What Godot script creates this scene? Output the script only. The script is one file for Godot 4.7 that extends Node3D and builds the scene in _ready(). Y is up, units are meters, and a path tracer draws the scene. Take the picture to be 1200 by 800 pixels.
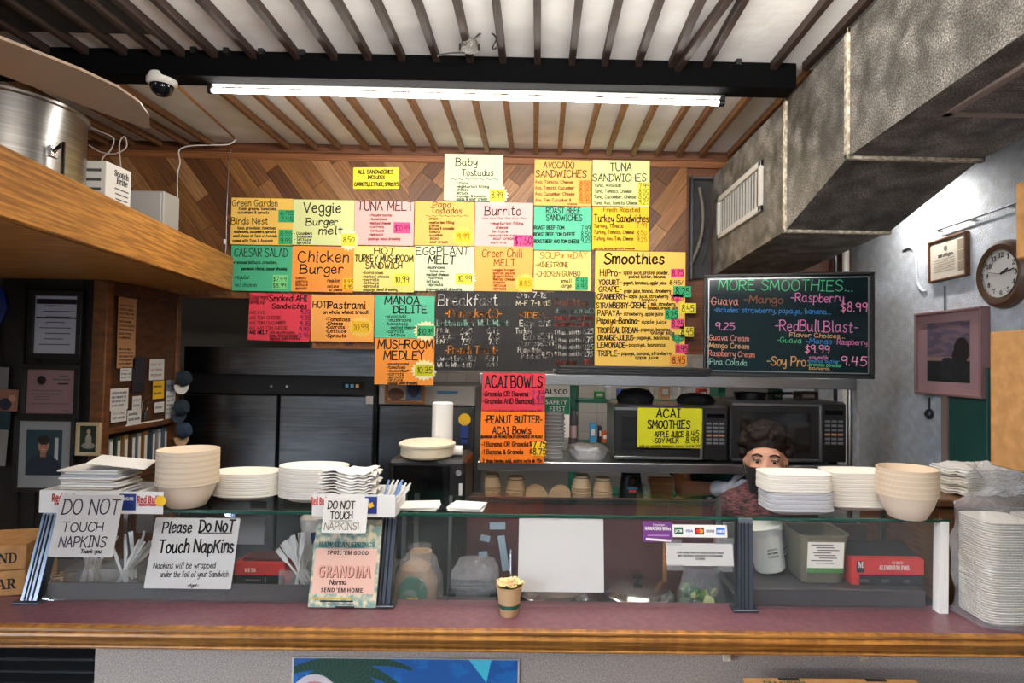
extends Node3D
# A small lunch counter: hand-lettered menu cards on a parquet header, a glass display case, a kitchen behind.
const F := 720.0          # focal length in pixels of the 1200 x 800 frame
const CX := 640.0         # where the lens axis meets the frame
const CY := 400.0
const EYE := Vector3(0, 1.67, 0)
const ROLL := 0.016
const DUCT_X := 1.048
const WALL_X := 1.92
const CAB_X := -2.18
const SIGN_Z := 3.7
const COUNTER_Y := 0.90
const GLASS_Y := 1.172
var view := Basis()
var rng := RandomNumberGenerator.new()
var taken := {}
var M := {}
var gid := 1

# ---------------------------------------------------------------- helpers: places
func ray(px: float, py: float) -> Vector3:
	return view * Vector3((px - CX) / F, -(py - CY) / F, -1.0)
func at(px: float, py: float, z: float) -> Vector3:      # on the plane z metres in front of the camera
	var r := ray(px, py)
	return EYE + r * (z / -r.z)
func aty(px: float, py: float, y: float) -> Vector3:     # on a level plane
	var r := ray(px, py)
	return EYE + r * ((y - EYE.y) / r.y)
func atx(px: float, py: float, x: float) -> Vector3:     # on a side wall
	var r := ray(px, py)
	return EYE + r * (x / r.x)

# ---------------------------------------------------------------- helpers: objects
func numbered(called: String) -> String:
	if not taken.has(called):
		taken[called] = 0
		return called
	taken[called] += 1
	return "%s_%03d" % [called, taken[called]]
func tag(o: Node, label: String, category: String, group := "", kind := "") -> Node:
	o.set_meta("label", label)
	o.set_meta("category", category)
	if group != "":
		o.set_meta("group", group)
	if kind != "":
		o.set_meta("kind", kind)
	return o
func thing(called: String, label: String, category: String, where := Vector3.ZERO, group := "", turn := Basis()) -> Node3D:
	var o := Node3D.new()
	o.name = numbered(called)
	o.transform = Transform3D(turn, where)
	tag(o, label, category, group)
	add_child(o)
	return o
func struct(called: String, label: String, category: String, where := Vector3.ZERO) -> Node3D:
	var o := thing(called, label, category, where)
	o.set_meta("kind", "structure")
	return o
func mesh_node(called: String, mesh: Mesh, m: Material, parent: Node) -> MeshInstance3D:
	var o := MeshInstance3D.new()
	o.name = numbered(called) if parent == self else called
	o.mesh = mesh
	o.material_override = m
	parent.add_child(o, true)
	return o
func obj(called: String, st: SurfaceTool, m: Material, parent: Node) -> MeshInstance3D:
	return mesh_node(called, done(st), m, parent)
func done(st: SurfaceTool) -> ArrayMesh:
	st.generate_normals()
	return st.commit()
func copy(o: Node3D, where: Vector3, label := "", group := "") -> Node3D:
	var c: Node3D = o.duplicate()
	var called := str(o.name)
	if called.length() > 4 and called.right(3).is_valid_int() and called[-4] == "_":
		called = called.left(-4)
	c.name = numbered(called)
	add_child(c)
	c.position = where
	if label != "":
		c.set_meta("label", label)
	if group != "":
		c.set_meta("group", group)
	return c

# ---------------------------------------------------------------- helpers: shapes
func S(smooth := false) -> SurfaceTool:
	var st := SurfaceTool.new()
	st.begin(Mesh.PRIMITIVE_TRIANGLES)
	st.set_smooth_group(0 if smooth else -1)
	return st
func tri(st: SurfaceTool, a: Vector3, b: Vector3, c: Vector3, mid: Vector3) -> void:   # turned away from mid
	if (b - a).cross(c - a).dot((a + b + c) / 3.0 - mid) > 0.0:
		st.add_vertex(a); st.add_vertex(c); st.add_vertex(b)
	else:
		st.add_vertex(a); st.add_vertex(b); st.add_vertex(c)
func quad(st: SurfaceTool, a: Vector3, b: Vector3, c: Vector3, d: Vector3, mid: Vector3) -> void:
	tri(st, a, b, c, mid)
	tri(st, a, c, d, mid)
func front(st: SurfaceTool, a: Vector3, b: Vector3, c: Vector3, d: Vector3, u0 := Vector2(0, 1), u1 := Vector2(1, 0)) -> void:
	# a lower left, b lower right, c upper right, d upper left, seen from the front
	for v in [[a, u0], [c, u1], [b, Vector2(u1.x, u0.y)], [a, u0], [d, Vector2(u0.x, u1.y)], [c, u1]]:
		st.set_uv(v[1]); st.add_vertex(v[0])
func box(st: SurfaceTool, c: Vector3, s: Vector3, bev := 0.0, b := Basis()) -> void:
	var h := s / 2.0
	st.set_smooth_group(-1)
	var p := func(x: int, y: int, z: int, axis: int) -> Vector3:
		var v := Vector3(x, y, z) * (h - Vector3.ONE * bev)
		v[axis] = Vector3(x, y, z)[axis] * h[axis]
		return c + b * v
	var sg := [-1, 1]
	for s1 in sg:
		quad(st, p.call(s1, -1, -1, 0), p.call(s1, 1, -1, 0), p.call(s1, 1, 1, 0), p.call(s1, -1, 1, 0), c)
		quad(st, p.call(-1, s1, -1, 1), p.call(1, s1, -1, 1), p.call(1, s1, 1, 1), p.call(-1, s1, 1, 1), c)
		quad(st, p.call(-1, -1, s1, 2), p.call(1, -1, s1, 2), p.call(1, 1, s1, 2), p.call(-1, 1, s1, 2), c)
	if bev <= 0.0:
		return
	for s1 in sg:
		for s2 in sg:
			quad(st, p.call(-1, s1, s2, 1), p.call(1, s1, s2, 1), p.call(1, s1, s2, 2), p.call(-1, s1, s2, 2), c)
			quad(st, p.call(s1, -1, s2, 0), p.call(s1, 1, s2, 0), p.call(s1, 1, s2, 2), p.call(s1, -1, s2, 2), c)
			quad(st, p.call(s1, s2, -1, 0), p.call(s1, s2, 1, 0), p.call(s1, s2, 1, 1), p.call(s1, s2, -1, 1), c)
			for s3 in sg:
				tri(st, p.call(s1, s2, s3, 0), p.call(s1, s2, s3, 1), p.call(s1, s2, s3, 2), c)
func span(st: SurfaceTool, lo: Vector3, hi: Vector3, bev := 0.0) -> void:
	box(st, (lo + hi) / 2.0, (hi - lo).abs(), bev)
func boxed(called: String, c: Vector3, s: Vector3, m: Material, parent: Node, bev := 0.0, b := Basis()) -> MeshInstance3D:
	var st := S()
	box(st, c, s, bev, b)
	return obj(called, st, m, parent)
func hull8(st: SurfaceTool, p: Array) -> void:   # p: four corners of one end, then the four of the other
	var mid := Vector3.ZERO
	for v in p:
		mid += v / 8.0
	st.set_smooth_group(-1)
	quad(st, p[0], p[1], p[2], p[3], mid)
	quad(st, p[4], p[5], p[6], p[7], mid)
	for k in 4:
		quad(st, p[k], p[(k + 1) % 4], p[4 + (k + 1) % 4], p[4 + k], mid)
func lathe(st: SurfaceTool, prof: Array, seg := 32, o := Vector3.ZERO, n := 2.0, b := Basis(), wob := 0.0) -> void:
	# prof: Vector2(radius, height) from one end to the other; n > 2 squares the circle
	var ring := []
	for k in seg:
		var a := TAU * k / seg
		var f := 1.0 / pow(pow(absf(cos(a)), n) + pow(absf(sin(a)), n), 1.0 / n)
		ring.append(Vector3(cos(a), 0, sin(a)) * f * (1.0 + wob * (rng.randf() - 0.5)))
	gid += 1
	for i in prof.size() - 1:
		var p: Vector2 = prof[i]
		var q: Vector2 = prof[i + 1]
		if i > 0 and absf((p - prof[i - 1]).angle_to(q - p)) > 0.6:
			gid += 1
		st.set_smooth_group(gid)
		for k in seg:
			var r0: Vector3 = ring[k]
			var r1: Vector3 = ring[(k + 1) % seg]
			var a0 := o + b * (r0 * p.x + Vector3(0, p.y, 0))
			var a1 := o + b * (r1 * p.x + Vector3(0, p.y, 0))
			var b0 := o + b * (r0 * q.x + Vector3(0, q.y, 0))
			var b1 := o + b * (r1 * q.x + Vector3(0, q.y, 0))
			if p.x > 1e-6:
				st.add_vertex(a0); st.add_vertex(b0); st.add_vertex(a1)
			if q.x > 1e-6:
				st.add_vertex(a1); st.add_vertex(b0); st.add_vertex(b1)
func turned(called: String, prof: Array, m: Material, parent: Node, seg := 32, o := Vector3.ZERO, n := 2.0, b := Basis()) -> MeshInstance3D:
	var st := S(true)
	lathe(st, prof, seg, o, n, b)
	return obj(called, st, m, parent)
func tube(st: SurfaceTool, pts: Array, r: float, sides := 8, r_end := -1.0) -> void:
	if r_end < 0.0:
		r_end = r
	gid += 1
	st.set_smooth_group(gid)
	var rings := []
	var up := Vector3.UP
	for i in pts.size():
		var d: Vector3 = (pts[mini(i + 1, pts.size() - 1)] - pts[maxi(i - 1, 0)]).normalized()
		if absf(d.dot(up)) > 0.95:
			up = Vector3.RIGHT
		var s := d.cross(up).normalized()
		var t := s.cross(d)
		up = t
		var rr := lerpf(r, r_end, float(i) / (pts.size() - 1))
		var ring := []
		for k in sides:
			var a := TAU * k / sides
			ring.append(pts[i] + (s * cos(a) + t * sin(a)) * rr)
		rings.append(ring)
	for i in pts.size() - 1:
		var mid: Vector3 = (pts[i] + pts[i + 1]) / 2.0
		for k in sides:
			quad(st, rings[i][k], rings[i][(k + 1) % sides], rings[i + 1][(k + 1) % sides], rings[i + 1][k], mid)
	st.set_smooth_group(-1)
	for e in [[0, 1], [pts.size() - 1, pts.size() - 2]]:
		for k in range(1, sides - 1):
			tri(st, rings[e[0]][0], rings[e[0]][k], rings[e[0]][k + 1], pts[e[1]])
func rod(called: String, pts: Array, r: float, m: Material, parent: Node, sides := 8, r_end := -1.0) -> MeshInstance3D:
	var st := S(true)
	tube(st, pts, r, sides, r_end)
	return obj(called, st, m, parent)
func smooth_path(pts: Array, steps := 6) -> Array:
	var out := []
	for i in pts.size() - 1:
		var a: Vector3 = pts[maxi(i - 1, 0)]
		var d: Vector3 = pts[mini(i + 2, pts.size() - 1)]
		for k in steps:
			out.append((pts[i] as Vector3).cubic_interpolate(pts[i + 1], a, d, float(k) / steps))
	out.append(pts[-1])
	return out
func slab(st: SurfaceTool, poly: PackedVector2Array, z0: float, z1: float) -> void:   # polygon in x, y with thickness
	var ids := Geometry2D.triangulate_polygon(poly)
	st.set_smooth_group(-1)
	for k in range(0, ids.size(), 3):
		var a := poly[ids[k]]; var b := poly[ids[k + 1]]; var c := poly[ids[k + 2]]
		var m := Vector3((a.x + b.x + c.x) / 3, (a.y + b.y + c.y) / 3, (z0 + z1) / 2)
		for z in [z0, z1]:
			tri(st, Vector3(a.x, a.y, z), Vector3(b.x, b.y, z), Vector3(c.x, c.y, z), m)
	var turn := 0.0
	for k in poly.size():
		turn += poly[k].cross(poly[(k + 1) % poly.size()])
	for k in poly.size():
		var a := poly[k]
		var b := poly[(k + 1) % poly.size()]
		var nrm := (b - a).orthogonal() * signf(turn)
		var m2 := (a + b) / 2 + nrm
		quad(st, Vector3(a.x, a.y, z0), Vector3(b.x, b.y, z0), Vector3(b.x, b.y, z1), Vector3(a.x, a.y, z1), Vector3(m2.x, m2.y, (z0 + z1) / 2))
func round_rect(w: float, h: float, r: float, steps := 4) -> PackedVector2Array:
	var p := PackedVector2Array()
	for k in 4:
		var c := Vector2((w / 2 - r) * [1, -1, -1, 1][k], (h / 2 - r) * [1, 1, -1, -1][k])
		for i in steps + 1:
			p.append(c + Vector2.from_angle(PI / 2 * (k + float(i) / steps)) * r)
	return p

# ---------------------------------------------------------------- helpers: materials
func mat(c: Color, rough := 0.6, metal := 0.0, spec := 0.5) -> StandardMaterial3D:
	var m := StandardMaterial3D.new()
	m.albedo_color = c
	m.roughness = rough
	m.metallic = metal
	m.metallic_specular = spec
	return m
func c8(r: int, g: int, b: int) -> Color:
	return Color8(r, g, b)
func noise_image(size: int, freq: float, stretch: Vector2, c0: Color, c1: Color, seed_: int, bite := 1.0, octaves := 4) -> Image:
	var n := FastNoiseLite.new()
	n.seed = seed_
	n.frequency = freq
	n.fractal_octaves = octaves
	n.noise_type = FastNoiseLite.TYPE_SIMPLEX_SMOOTH
	var im := Image.create(size, size, false, Image.FORMAT_RGB8)
	for y in size:
		for x in size:
			# the picture repeats: blend over the far quarter
			var fx := maxf(0.0, (float(x) / size - 0.75) * 4.0)
			var fy := maxf(0.0, (float(y) / size - 0.75) * 4.0)
			var v := n.get_noise_2d(x * stretch.x, y * stretch.y)
			if fx > 0.0:
				v = lerpf(v, n.get_noise_2d((x - size) * stretch.x, y * stretch.y), fx)
			if fy > 0.0:
				v = lerpf(v, n.get_noise_2d(x * stretch.x, (y - size) * stretch.y), fy)
			v = clampf(v * bite + 0.5, 0.0, 1.0)
			im.set_pixel(x, y, c0.lerp(c1, v))
	return im
func speckle(im: Image, freq: float, amount: float, seed_: int) -> Image:      # fine spangle over a coarse pattern
	var n := FastNoiseLite.new()
	n.seed = seed_
	n.frequency = freq
	n.fractal_octaves = 2
	for y in im.get_height():
		for x in im.get_width():
			var c := im.get_pixel(x, y)
			im.set_pixel(x, y, c * (1.0 + amount * n.get_noise_2d(x, y)))
	return im
func tex(im: Image) -> ImageTexture:
	return ImageTexture.create_from_image(im)
func grained(im: Texture2D, tint: Color, scale: Vector3, rough := 0.55, world := false) -> StandardMaterial3D:
	var m := mat(tint, rough)
	m.albedo_texture = im
	m.uv1_triplanar = true
	m.uv1_world_triplanar = world
	m.uv1_scale = scale
	return m
func bumpy(m: StandardMaterial3D, freq: float, strength: float, scale: Vector3, seed_: int, world := true) -> StandardMaterial3D:
	var im := noise_image(256, freq, Vector2.ONE, Color.BLACK, Color.WHITE, seed_)
	im.bump_map_to_normal_map(strength)
	m.normal_enabled = true
	m.normal_texture = tex(im)
	m.uv1_triplanar = true
	m.uv1_world_triplanar = world
	m.uv1_scale = scale
	return m
func glass(c: Color, alpha: float, rough := 0.02) -> StandardMaterial3D:
	var m := mat(Color(c.r, c.g, c.b, alpha), rough)
	m.transparency = BaseMaterial3D.TRANSPARENCY_ALPHA
	return m

# ---------------------------------------------------------------- lettering: a single-stroke hand, drawn as ribbons of ink
# letters stand on a grid: cap height 6, small letters 4, tails to -2
const GLYPHS := {
	"A": [[0, 0, 2, 6, 4, 0], [0.8, 2, 3.2, 2]],
	"B": [[0, 0, 0, 6], [-0.4, 6, 2.2, 6, 3.4, 5, 2.8, 3.6, 0.4, 3.2], [0.4, 3.2, 3, 2.9, 4, 1.6, 3, 0.2, -0.3, 0]],
	"C": [[3.8, 5, 2.6, 6, 1, 5.5, 0, 3.4, 0.4, 1, 1.8, 0, 3.2, 0.2, 4, 1.2]],
	"D": [[0.2, 0, 0.2, 6], [-0.4, 6, 2.4, 5.7, 4, 3.6, 3.6, 1.4, 2, 0.2, -0.2, 0]],
	"E": [[3.4, 6, 0, 6, 0, 0, 3.6, 0], [0, 3.2, 2.8, 3.2]],
	"F": [[3.5, 6, 0, 6, 0, 0], [0, 3.2, 2.6, 3.2]],
	"G": [[3.8, 5, 2.6, 6, 1, 5.5, 0, 3.4, 0.4, 1, 1.8, 0, 3.3, 0.6, 3.8, 2.6], [2.2, 2.6, 4.2, 2.6]],
	"H": [[0, 0, 0, 6], [3.8, 0, 3.8, 6], [0, 3.1, 3.8, 3.1]],
	"I": [[1, 0, 1, 6], [0, 6, 2, 6], [0, 0, 2, 0]],
	"J": [[3, 6, 3, 1.2, 1.8, 0, 0.4, 0.6, 0, 1.6]],
	"K": [[0, 0, 0, 6], [3.6, 6, 0.1, 2.8], [1.2, 3.6, 3.8, 0]],
	"L": [[0, 6, 0, 0, 3.4, 0]],
	"M": [[0, 0, 0.5, 6, 2.5, 1.6, 4.5, 6, 5, 0]],
	"N": [[0, 0, 0, 6, 3.8, 0, 3.8, 6]],
	"O": [[2.2, 6, 0.7, 5.3, 0, 3, 0.7, 0.7, 2.1, 0, 3.6, 0.7, 4.3, 3, 3.6, 5.3, 2.1, 6]],
	"P": [[0, 0, 0, 6], [-0.4, 5.8, 2.4, 6, 3.7, 4.8, 3.1, 3.2, 1.6, 2.7, 0, 2.8]],
	"Q": [[2.2, 6, 0.7, 5.3, 0, 3, 0.7, 0.7, 2.1, 0, 3.6, 0.7, 4.3, 3, 3.6, 5.3, 2.1, 6], [2.6, 1.6, 4.4, -0.4]],
	"R": [[0, 0, 0, 6], [-0.4, 5.8, 2.4, 6, 3.6, 4.8, 3, 3.4, 1.4, 3, 0.1, 3], [1.4, 3, 3.9, 0]],
	"S": [[3.6, 5.2, 2.4, 6, 0.8, 5.7, 0.2, 4.5, 1, 3.5, 2.8, 2.7, 3.6, 1.5, 2.8, 0.3, 1.2, 0, 0, 0.9]],
	"T": [[0, 6, 4, 6], [2, 6, 2, 0]],
	"U": [[0, 6, 0.1, 1.8, 0.9, 0.3, 2, 0, 3.1, 0.3, 3.8, 1.8, 3.8, 6]],
	"V": [[0, 6, 2, 0, 4, 6]],
	"W": [[0, 6, 1.2, 0, 2.7, 4.4, 4.1, 0, 5.4, 6]],
	"X": [[0, 6, 3.8, 0], [3.8, 6, 0, 0]],
	"Y": [[0, 6, 1.9, 3.1, 3.8, 6], [1.9, 3.1, 1.8, 0]],
	"Z": [[0, 6, 3.6, 6, 0, 0, 3.8, 0]],
	"a": [[2.7, 3.4, 1.7, 4, 0.5, 3.3, 0, 1.8, 0.5, 0.4, 1.5, 0.1, 2.5, 1.2, 2.8, 3.4], [2.8, 4, 2.8, 1, 3.5, 0]],
	"b": [[0, 6.2, 0, 0.2], [0, 2.6, 1.2, 4, 2.5, 3.4, 2.8, 1.8, 2.1, 0.3, 1, 0, 0, 1]],
	"c": [[2.7, 3.2, 1.7, 4, 0.5, 3.3, 0, 1.8, 0.6, 0.3, 1.7, 0, 2.8, 0.8]],
	"d": [[2.7, 2.8, 1.7, 4, 0.5, 3.3, 0, 1.8, 0.5, 0.3, 1.5, 0, 2.5, 1, 2.7, 2.8], [2.8, 6.2, 2.8, 0]],
	"e": [[0.1, 2, 2.6, 2.3, 2.3, 3.6, 1.4, 4, 0.4, 3.2, 0, 1.8, 0.6, 0.3, 1.6, 0, 2.8, 0.8]],
	"f": [[2.6, 5.6, 1.8, 6.2, 1, 5.4, 0.9, 0], [0, 3.6, 2.2, 3.6]],
	"g": [[2.7, 3.2, 1.6, 4, 0.5, 3.3, 0, 1.9, 0.6, 0.6, 1.6, 0.4, 2.5, 1.4, 2.7, 3.2], [2.8, 4, 2.8, -0.9, 2, -2, 0.8, -1.8, 0.2, -1.1]],
	"h": [[0, 6.2, 0, 0], [0, 2.4, 1.2, 4, 2.3, 3.6, 2.6, 2.4, 2.6, 0]],
	"i": [[0.4, 4, 0.4, 0.4, 0.9, 0], [0.4, 5.3, 0.5, 5.6]],
	"j": [[1, 4, 1, -1, 0.4, -2, -0.4, -1.6], [1, 5.3, 1.1, 5.6]],
	"k": [[0, 6.2, 0, 0], [2.4, 3.9, 0.1, 1.7], [0.9, 2.3, 2.7, 0]],
	"l": [[0.4, 6.2, 0.4, 0.5, 1, 0]],
	"m": [[0, 4, 0, 0], [0, 2.6, 0.9, 4, 1.9, 3.4, 2, 0], [2, 2.6, 3, 4, 3.9, 3.4, 4, 0]],
	"n": [[0, 4, 0, 0], [0, 2.6, 1.1, 4, 2.3, 3.5, 2.5, 2.2, 2.6, 0]],
	"o": [[1.5, 4, 0.4, 3.3, 0, 1.9, 0.5, 0.5, 1.5, 0, 2.5, 0.6, 3, 2, 2.5, 3.4, 1.4, 4]],
	"p": [[0, 4, 0, -2], [0, 2.6, 1.2, 4, 2.5, 3.4, 2.8, 1.9, 2.1, 0.4, 1, 0.1, 0, 1]],
	"q": [[2.7, 3, 1.6, 4, 0.5, 3.3, 0, 1.9, 0.6, 0.5, 1.6, 0.3, 2.7, 1.6], [2.8, 4, 2.8, -2, 3.6, -1.2]],
	"r": [[0, 4, 0, 0], [0, 2.4, 1, 3.9, 2, 3.9, 2.3, 3.4]],
	"s": [[2.3, 3.4, 1.3, 4, 0.3, 3.4, 0.5, 2.4, 1.9, 1.7, 2.4, 0.8, 1.5, 0, 0.5, 0.1, 0, 0.7]],
	"t": [[0.9, 5.6, 0.9, 0.8, 1.5, 0, 2.4, 0.4], [0, 3.9, 2.1, 3.9]],
	"u": [[0, 4, 0.1, 1, 0.9, 0, 1.9, 0.5, 2.6, 2], [2.7, 4, 2.7, 0.8, 3.2, 0]],
	"v": [[0, 4, 1.4, 0, 2.8, 4]],
	"w": [[0, 4, 1, 0, 2, 3, 3.1, 0, 4.1, 4]],
	"x": [[0, 4, 2.6, 0], [2.6, 4, 0, 0]],
	"y": [[0, 4, 0.2, 1.6, 1.1, 0.8, 2.1, 1.4, 2.7, 3], [2.8, 4, 2.7, -0.8, 1.9, -2, 0.6, -1.7]],
	"z": [[0, 4, 2.6, 4, 0, 0, 2.8, 0]],
	"0": [[1.8, 6, 0.5, 5, 0, 3, 0.5, 1, 1.8, 0, 3, 1, 3.5, 3, 3, 5, 1.7, 6]],
	"1": [[0.2, 4.8, 1.2, 6, 1.2, 0]],
	"2": [[0.1, 4.8, 1, 6, 2.5, 5.8, 3.1, 4.5, 2, 2.4, 0, 0, 3.4, 0]],
	"3": [[0.2, 5.4, 1.6, 6, 2.9, 5.2, 2.6, 3.8, 1.2, 3.2], [1.2, 3.2, 2.9, 2.6, 3.2, 1.2, 2, 0, 0, 0.6]],
	"4": [[0.6, 6, 0, 2.8, 3.4, 2.8], [2.6, 6, 2.5, 0]],
	"5": [[3.2, 6, 0.6, 6, 0.2, 3.4, 1.8, 3.8, 3.2, 2.8, 3.1, 1, 1.8, 0, 0, 0.5]],
	"6": [[2.8, 6, 1, 4.6, 0.1, 2.2, 0.6, 0.5, 1.8, 0, 3.1, 0.8, 3.2, 2.2, 2, 3.1, 0.4, 2.4]],
	"7": [[0, 6, 3.4, 6, 1.4, 0]],
	"8": [[3, 5.1, 1.7, 6, 0.5, 5.2, 0.8, 4, 2.5, 2.6, 3.2, 1.3, 2.3, 0.1, 0.8, 0.2, 0.1, 1.4, 0.9, 2.8, 2.7, 4.1, 3, 5.1]],
	"9": [[3, 4.2, 1.8, 3, 0.5, 3.4, 0.1, 4.8, 1.1, 6, 2.5, 5.7, 3.1, 4.2], [3.1, 5.6, 3, 0]],
	".": [[0.2, 0, 0.5, 0.3]], ",": [[0.6, 0.6, 0.1, -1]], "'": [[0.5, 6.2, 0.2, 4.8]], "!": [[0.5, 6, 0.5, 1.8], [0.5, 0.2, 0.6, 0.5]],
	"-": [[0, 2.6, 2, 2.6]], "(": [[1.2, 6.4, 0.1, 4, 0.1, 1.6, 1.2, -0.6]], ")": [[0, 6.4, 1.1, 4, 1.1, 1.6, 0, -0.6]], ":": [[0.3, 3.6, 0.5, 3.8], [0.3, 0.4, 0.5, 0.6]],
	"&": [[3.4, 0, 0.6, 4.6, 1, 6, 2.1, 5.6, 2, 4.2, 0.2, 1.8, 0.6, 0.3, 1.9, 0, 3.4, 2.4]], "/": [[0, -0.4, 2.4, 6.4]], "~": [[0, 2.4, 0.9, 3.2, 1.8, 2.4, 2.7, 1.8, 3.6, 2.6]],
	"$": [[3.2, 5, 2, 5.6, 0.6, 5, 0.6, 3.6, 2.6, 2.5, 3.1, 1.4, 2, 0.4, 0, 0.9], [1.7, 6.8, 1.7, -0.8]], "*": [[0.2, 2.4, 0.9, 2.4, 0.9, 3, 0.3, 3]], "\"": [[0.3, 6.2, 0.2, 4.8], [1.2, 6.2, 1.1, 4.8]],
	"=": [[0, 3.4, 2.4, 3.4], [0, 1.8, 2.4, 1.8]], "#": [[0.8, 0, 1.4, 6], [2.4, 0, 3, 6], [0, 2, 3.6, 2], [0.2, 4, 3.8, 4]], "^": [[0, 4.4, 1, 6, 2, 4.4]], "|": [[0.3, -1, 0.3, 7]],
	"_": [[0, -1, 4, -1]], "+": [[0, 3, 3, 3], [1.5, 1.5, 1.5, 4.5]], "c/": [[0, 0, 1, 1]],
}
var glyph_cache := {}
func glyph(ch: String) -> Array:   # [width, smoothed strokes]
	if glyph_cache.has(ch):
		return glyph_cache[ch]
	var strokes := []
	var wide := 0.0
	for raw in GLYPHS.get(ch, []):
		var pts: Array[Vector2] = []
		for k in range(0, raw.size(), 2):
			pts.append(Vector2(raw[k], raw[k + 1]))
			wide = maxf(wide, raw[k])
		var fine: Array[Vector2] = []
		for k in pts.size() - 1:
			var sharp0 := k == 0 or absf((pts[k] - pts[k - 1]).angle_to(pts[k + 1] - pts[k])) > 1.25
			var sharp1 := k + 2 >= pts.size() or absf((pts[k + 1] - pts[k]).angle_to(pts[k + 2] - pts[k + 1])) > 1.25
			if sharp0 and sharp1:
				fine.append(pts[k])
				continue
			var a := pts[k] * 2.0 - pts[k + 1] if sharp0 else pts[k - 1]
			var d := pts[k + 1] * 2.0 - pts[k] if sharp1 else pts[k + 2]
			for s in 3:
				fine.append(pts[k].cubic_interpolate(pts[k + 1], a, d, s / 3.0))
		fine.append(pts[-1])
		strokes.append(fine)
	glyph_cache[ch] = [wide, strokes]
	return glyph_cache[ch]
func ribbon(st: SurfaceTool, pts: Array, pen: float, z: float) -> void:
	for k in pts.size() - 1:
		var a: Vector2 = pts[k]
		var b: Vector2 = pts[k + 1]
		var d := (b - a)
		if d.length() < 1e-7:
			continue
		d = d.normalized() * pen * 0.5
		var n := d.orthogonal()
		a -= d * 0.7
		b += d * 0.7
		var q := [a + n, b + n, b - n, a - n]
		if n.cross(d) > 0.0:
			q.reverse()
		for i in [0, 1, 2, 0, 2, 3]:
			st.add_vertex(Vector3(q[i].x, q[i].y, z))
# lines: [words, left, baseline, right, cap height, ink, pen] in the units and axes that place() turns into card metres
func letter(parent: Node, lines: Array, place: Callable, z: float, called := "lettering", hand := 0.35) -> void:
	var by_ink := {}
	for l in lines:
		var ink: String = l[5] if l.size() > 5 else "black"
		var h: float = l[4]
		var pen: float = l[6] if l.size() > 6 else maxf(0.55, h * 0.11)
		if not by_ink.has(ink):
			by_ink[ink] = S()
		var st: SurfaceTool = by_ink[ink]
		var total := 0.0
		for ch in l[0]:
			total += (2.6 if ch == " " else glyph(ch)[0] + 1.15)
		var sx: float = (l[3] - l[1]) / maxf(total - 1.15, 0.5)
		var x: float = l[1]
		for ch in l[0]:
			if ch == " ":
				x += 2.6 * sx
				continue
			var g := glyph(ch)
			var up := rng.randf_range(-hand, hand)
			var lean := rng.randf_range(-0.04, 0.1)
			var grow := rng.randf_range(0.94, 1.06)
			for s in g[1]:
				var out := []
				for p in s:
					var q: Vector2 = place.call(x + (p.x + p.y * lean) * sx, l[2] - (p.y * grow + up * 0.5) * h / 6.0)
					out.append(q)
				var unit: float = (place.call(1.0, 0.0) - place.call(0.0, 0.0)).length()
				ribbon(st, out, pen * unit, z)
			x += (g[0] + 1.15) * sx
	for ink in by_ink:
		obj(called, by_ink[ink], M["ink_" + ink], parent)
func scribble(lines: Array, x0: float, x1: float, y: float, h: float, ink: String, seed_: int) -> void:   # a line of writing too small to read in the photograph
	var r := RandomNumberGenerator.new()
	r.seed = seed_
	var words := ""
	while words.length() < int((x1 - x0) / h * 1.7):
		for k in r.randi_range(3, 7):
			words += "nuarcoevms"[r.randi() % 10]
		words += " "
	lines.append([words.strip_edges(), x0, y, x1, h, ink])
# a flat card that faces the room: x0..y1 in pixels of the photograph, on the plane z
func card(called: String, label: String, category: String, r: Array, z: float, m: Material, lines: Array, tags := [], group := "", thick := 0.002, tilt := 0.0, corner := 0.004) -> Node3D:
	var c := Vector2((r[0] + r[2]) / 2.0, (r[1] + r[3]) / 2.0)
	var u := z / F
	var t := thing(called, label, category, at(c.x, c.y, z) + Vector3(0, 0, thick / 2), group, Basis(Vector3.BACK, tilt))
	var st := S()
	slab(st, round_rect((r[2] - r[0]) * u, (r[3] - r[1]) * u, corner), -thick / 2, thick / 2)
	obj("sheet", st, m, t)
	var place := func(x: float, y: float) -> Vector2:
		return Vector2(x - c.x, -(y - c.y)).rotated(ROLL - tilt) * u
	if lines.size():
		letter(t, lines, place, thick / 2 + 0.0012)
	for g in tags:   # [x0, y0, x1, y1, material, lines, burst?]
		var gc := Vector2((g[0] + g[2]) / 2.0, (g[1] + g[3]) / 2.0)
		var gp: Vector2 = place.call(gc.x, gc.y)
		var base := thick / 2 + 0.002
		var holder: Node3D
		var s2 := S()
		var w: float = (g[2] - g[0]) * u
		var h: float = (g[3] - g[1]) * u
		var poly := round_rect(w, h, 0.002)
		if g.size() > 7 and g[7] == "tri":
			poly = PackedVector2Array([Vector2(-w / 2, h / 2), Vector2(w / 2, h / 2), Vector2(0, -h / 2)])
		slab(s2, poly, -0.0005, 0.0005)
		holder = obj("price_tag", s2, M[g[4]], t)
		holder.position = Vector3(gp.x, gp.y, base + 0.001)
		if g.size() > 6 and g[6] != "":
			var s3 := S()
			var star := PackedVector2Array()
			for k in 36:
				var a := TAU * k / 36.0
				var rad := 1.25 if k % 2 else 1.0
				star.append(Vector2(cos(a) * w * 0.6, sin(a) * h * 0.78) * rad)
			slab(s3, star, -0.0014, -0.0006)
			obj("price_burst", s3, M[g[6]], holder)
		var gplace := func(x: float, y: float) -> Vector2:
			return Vector2(x - gc.x, -(y - gc.y)).rotated(ROLL) * u
		letter(holder, g[5], gplace, 0.0012)
	return t
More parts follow.
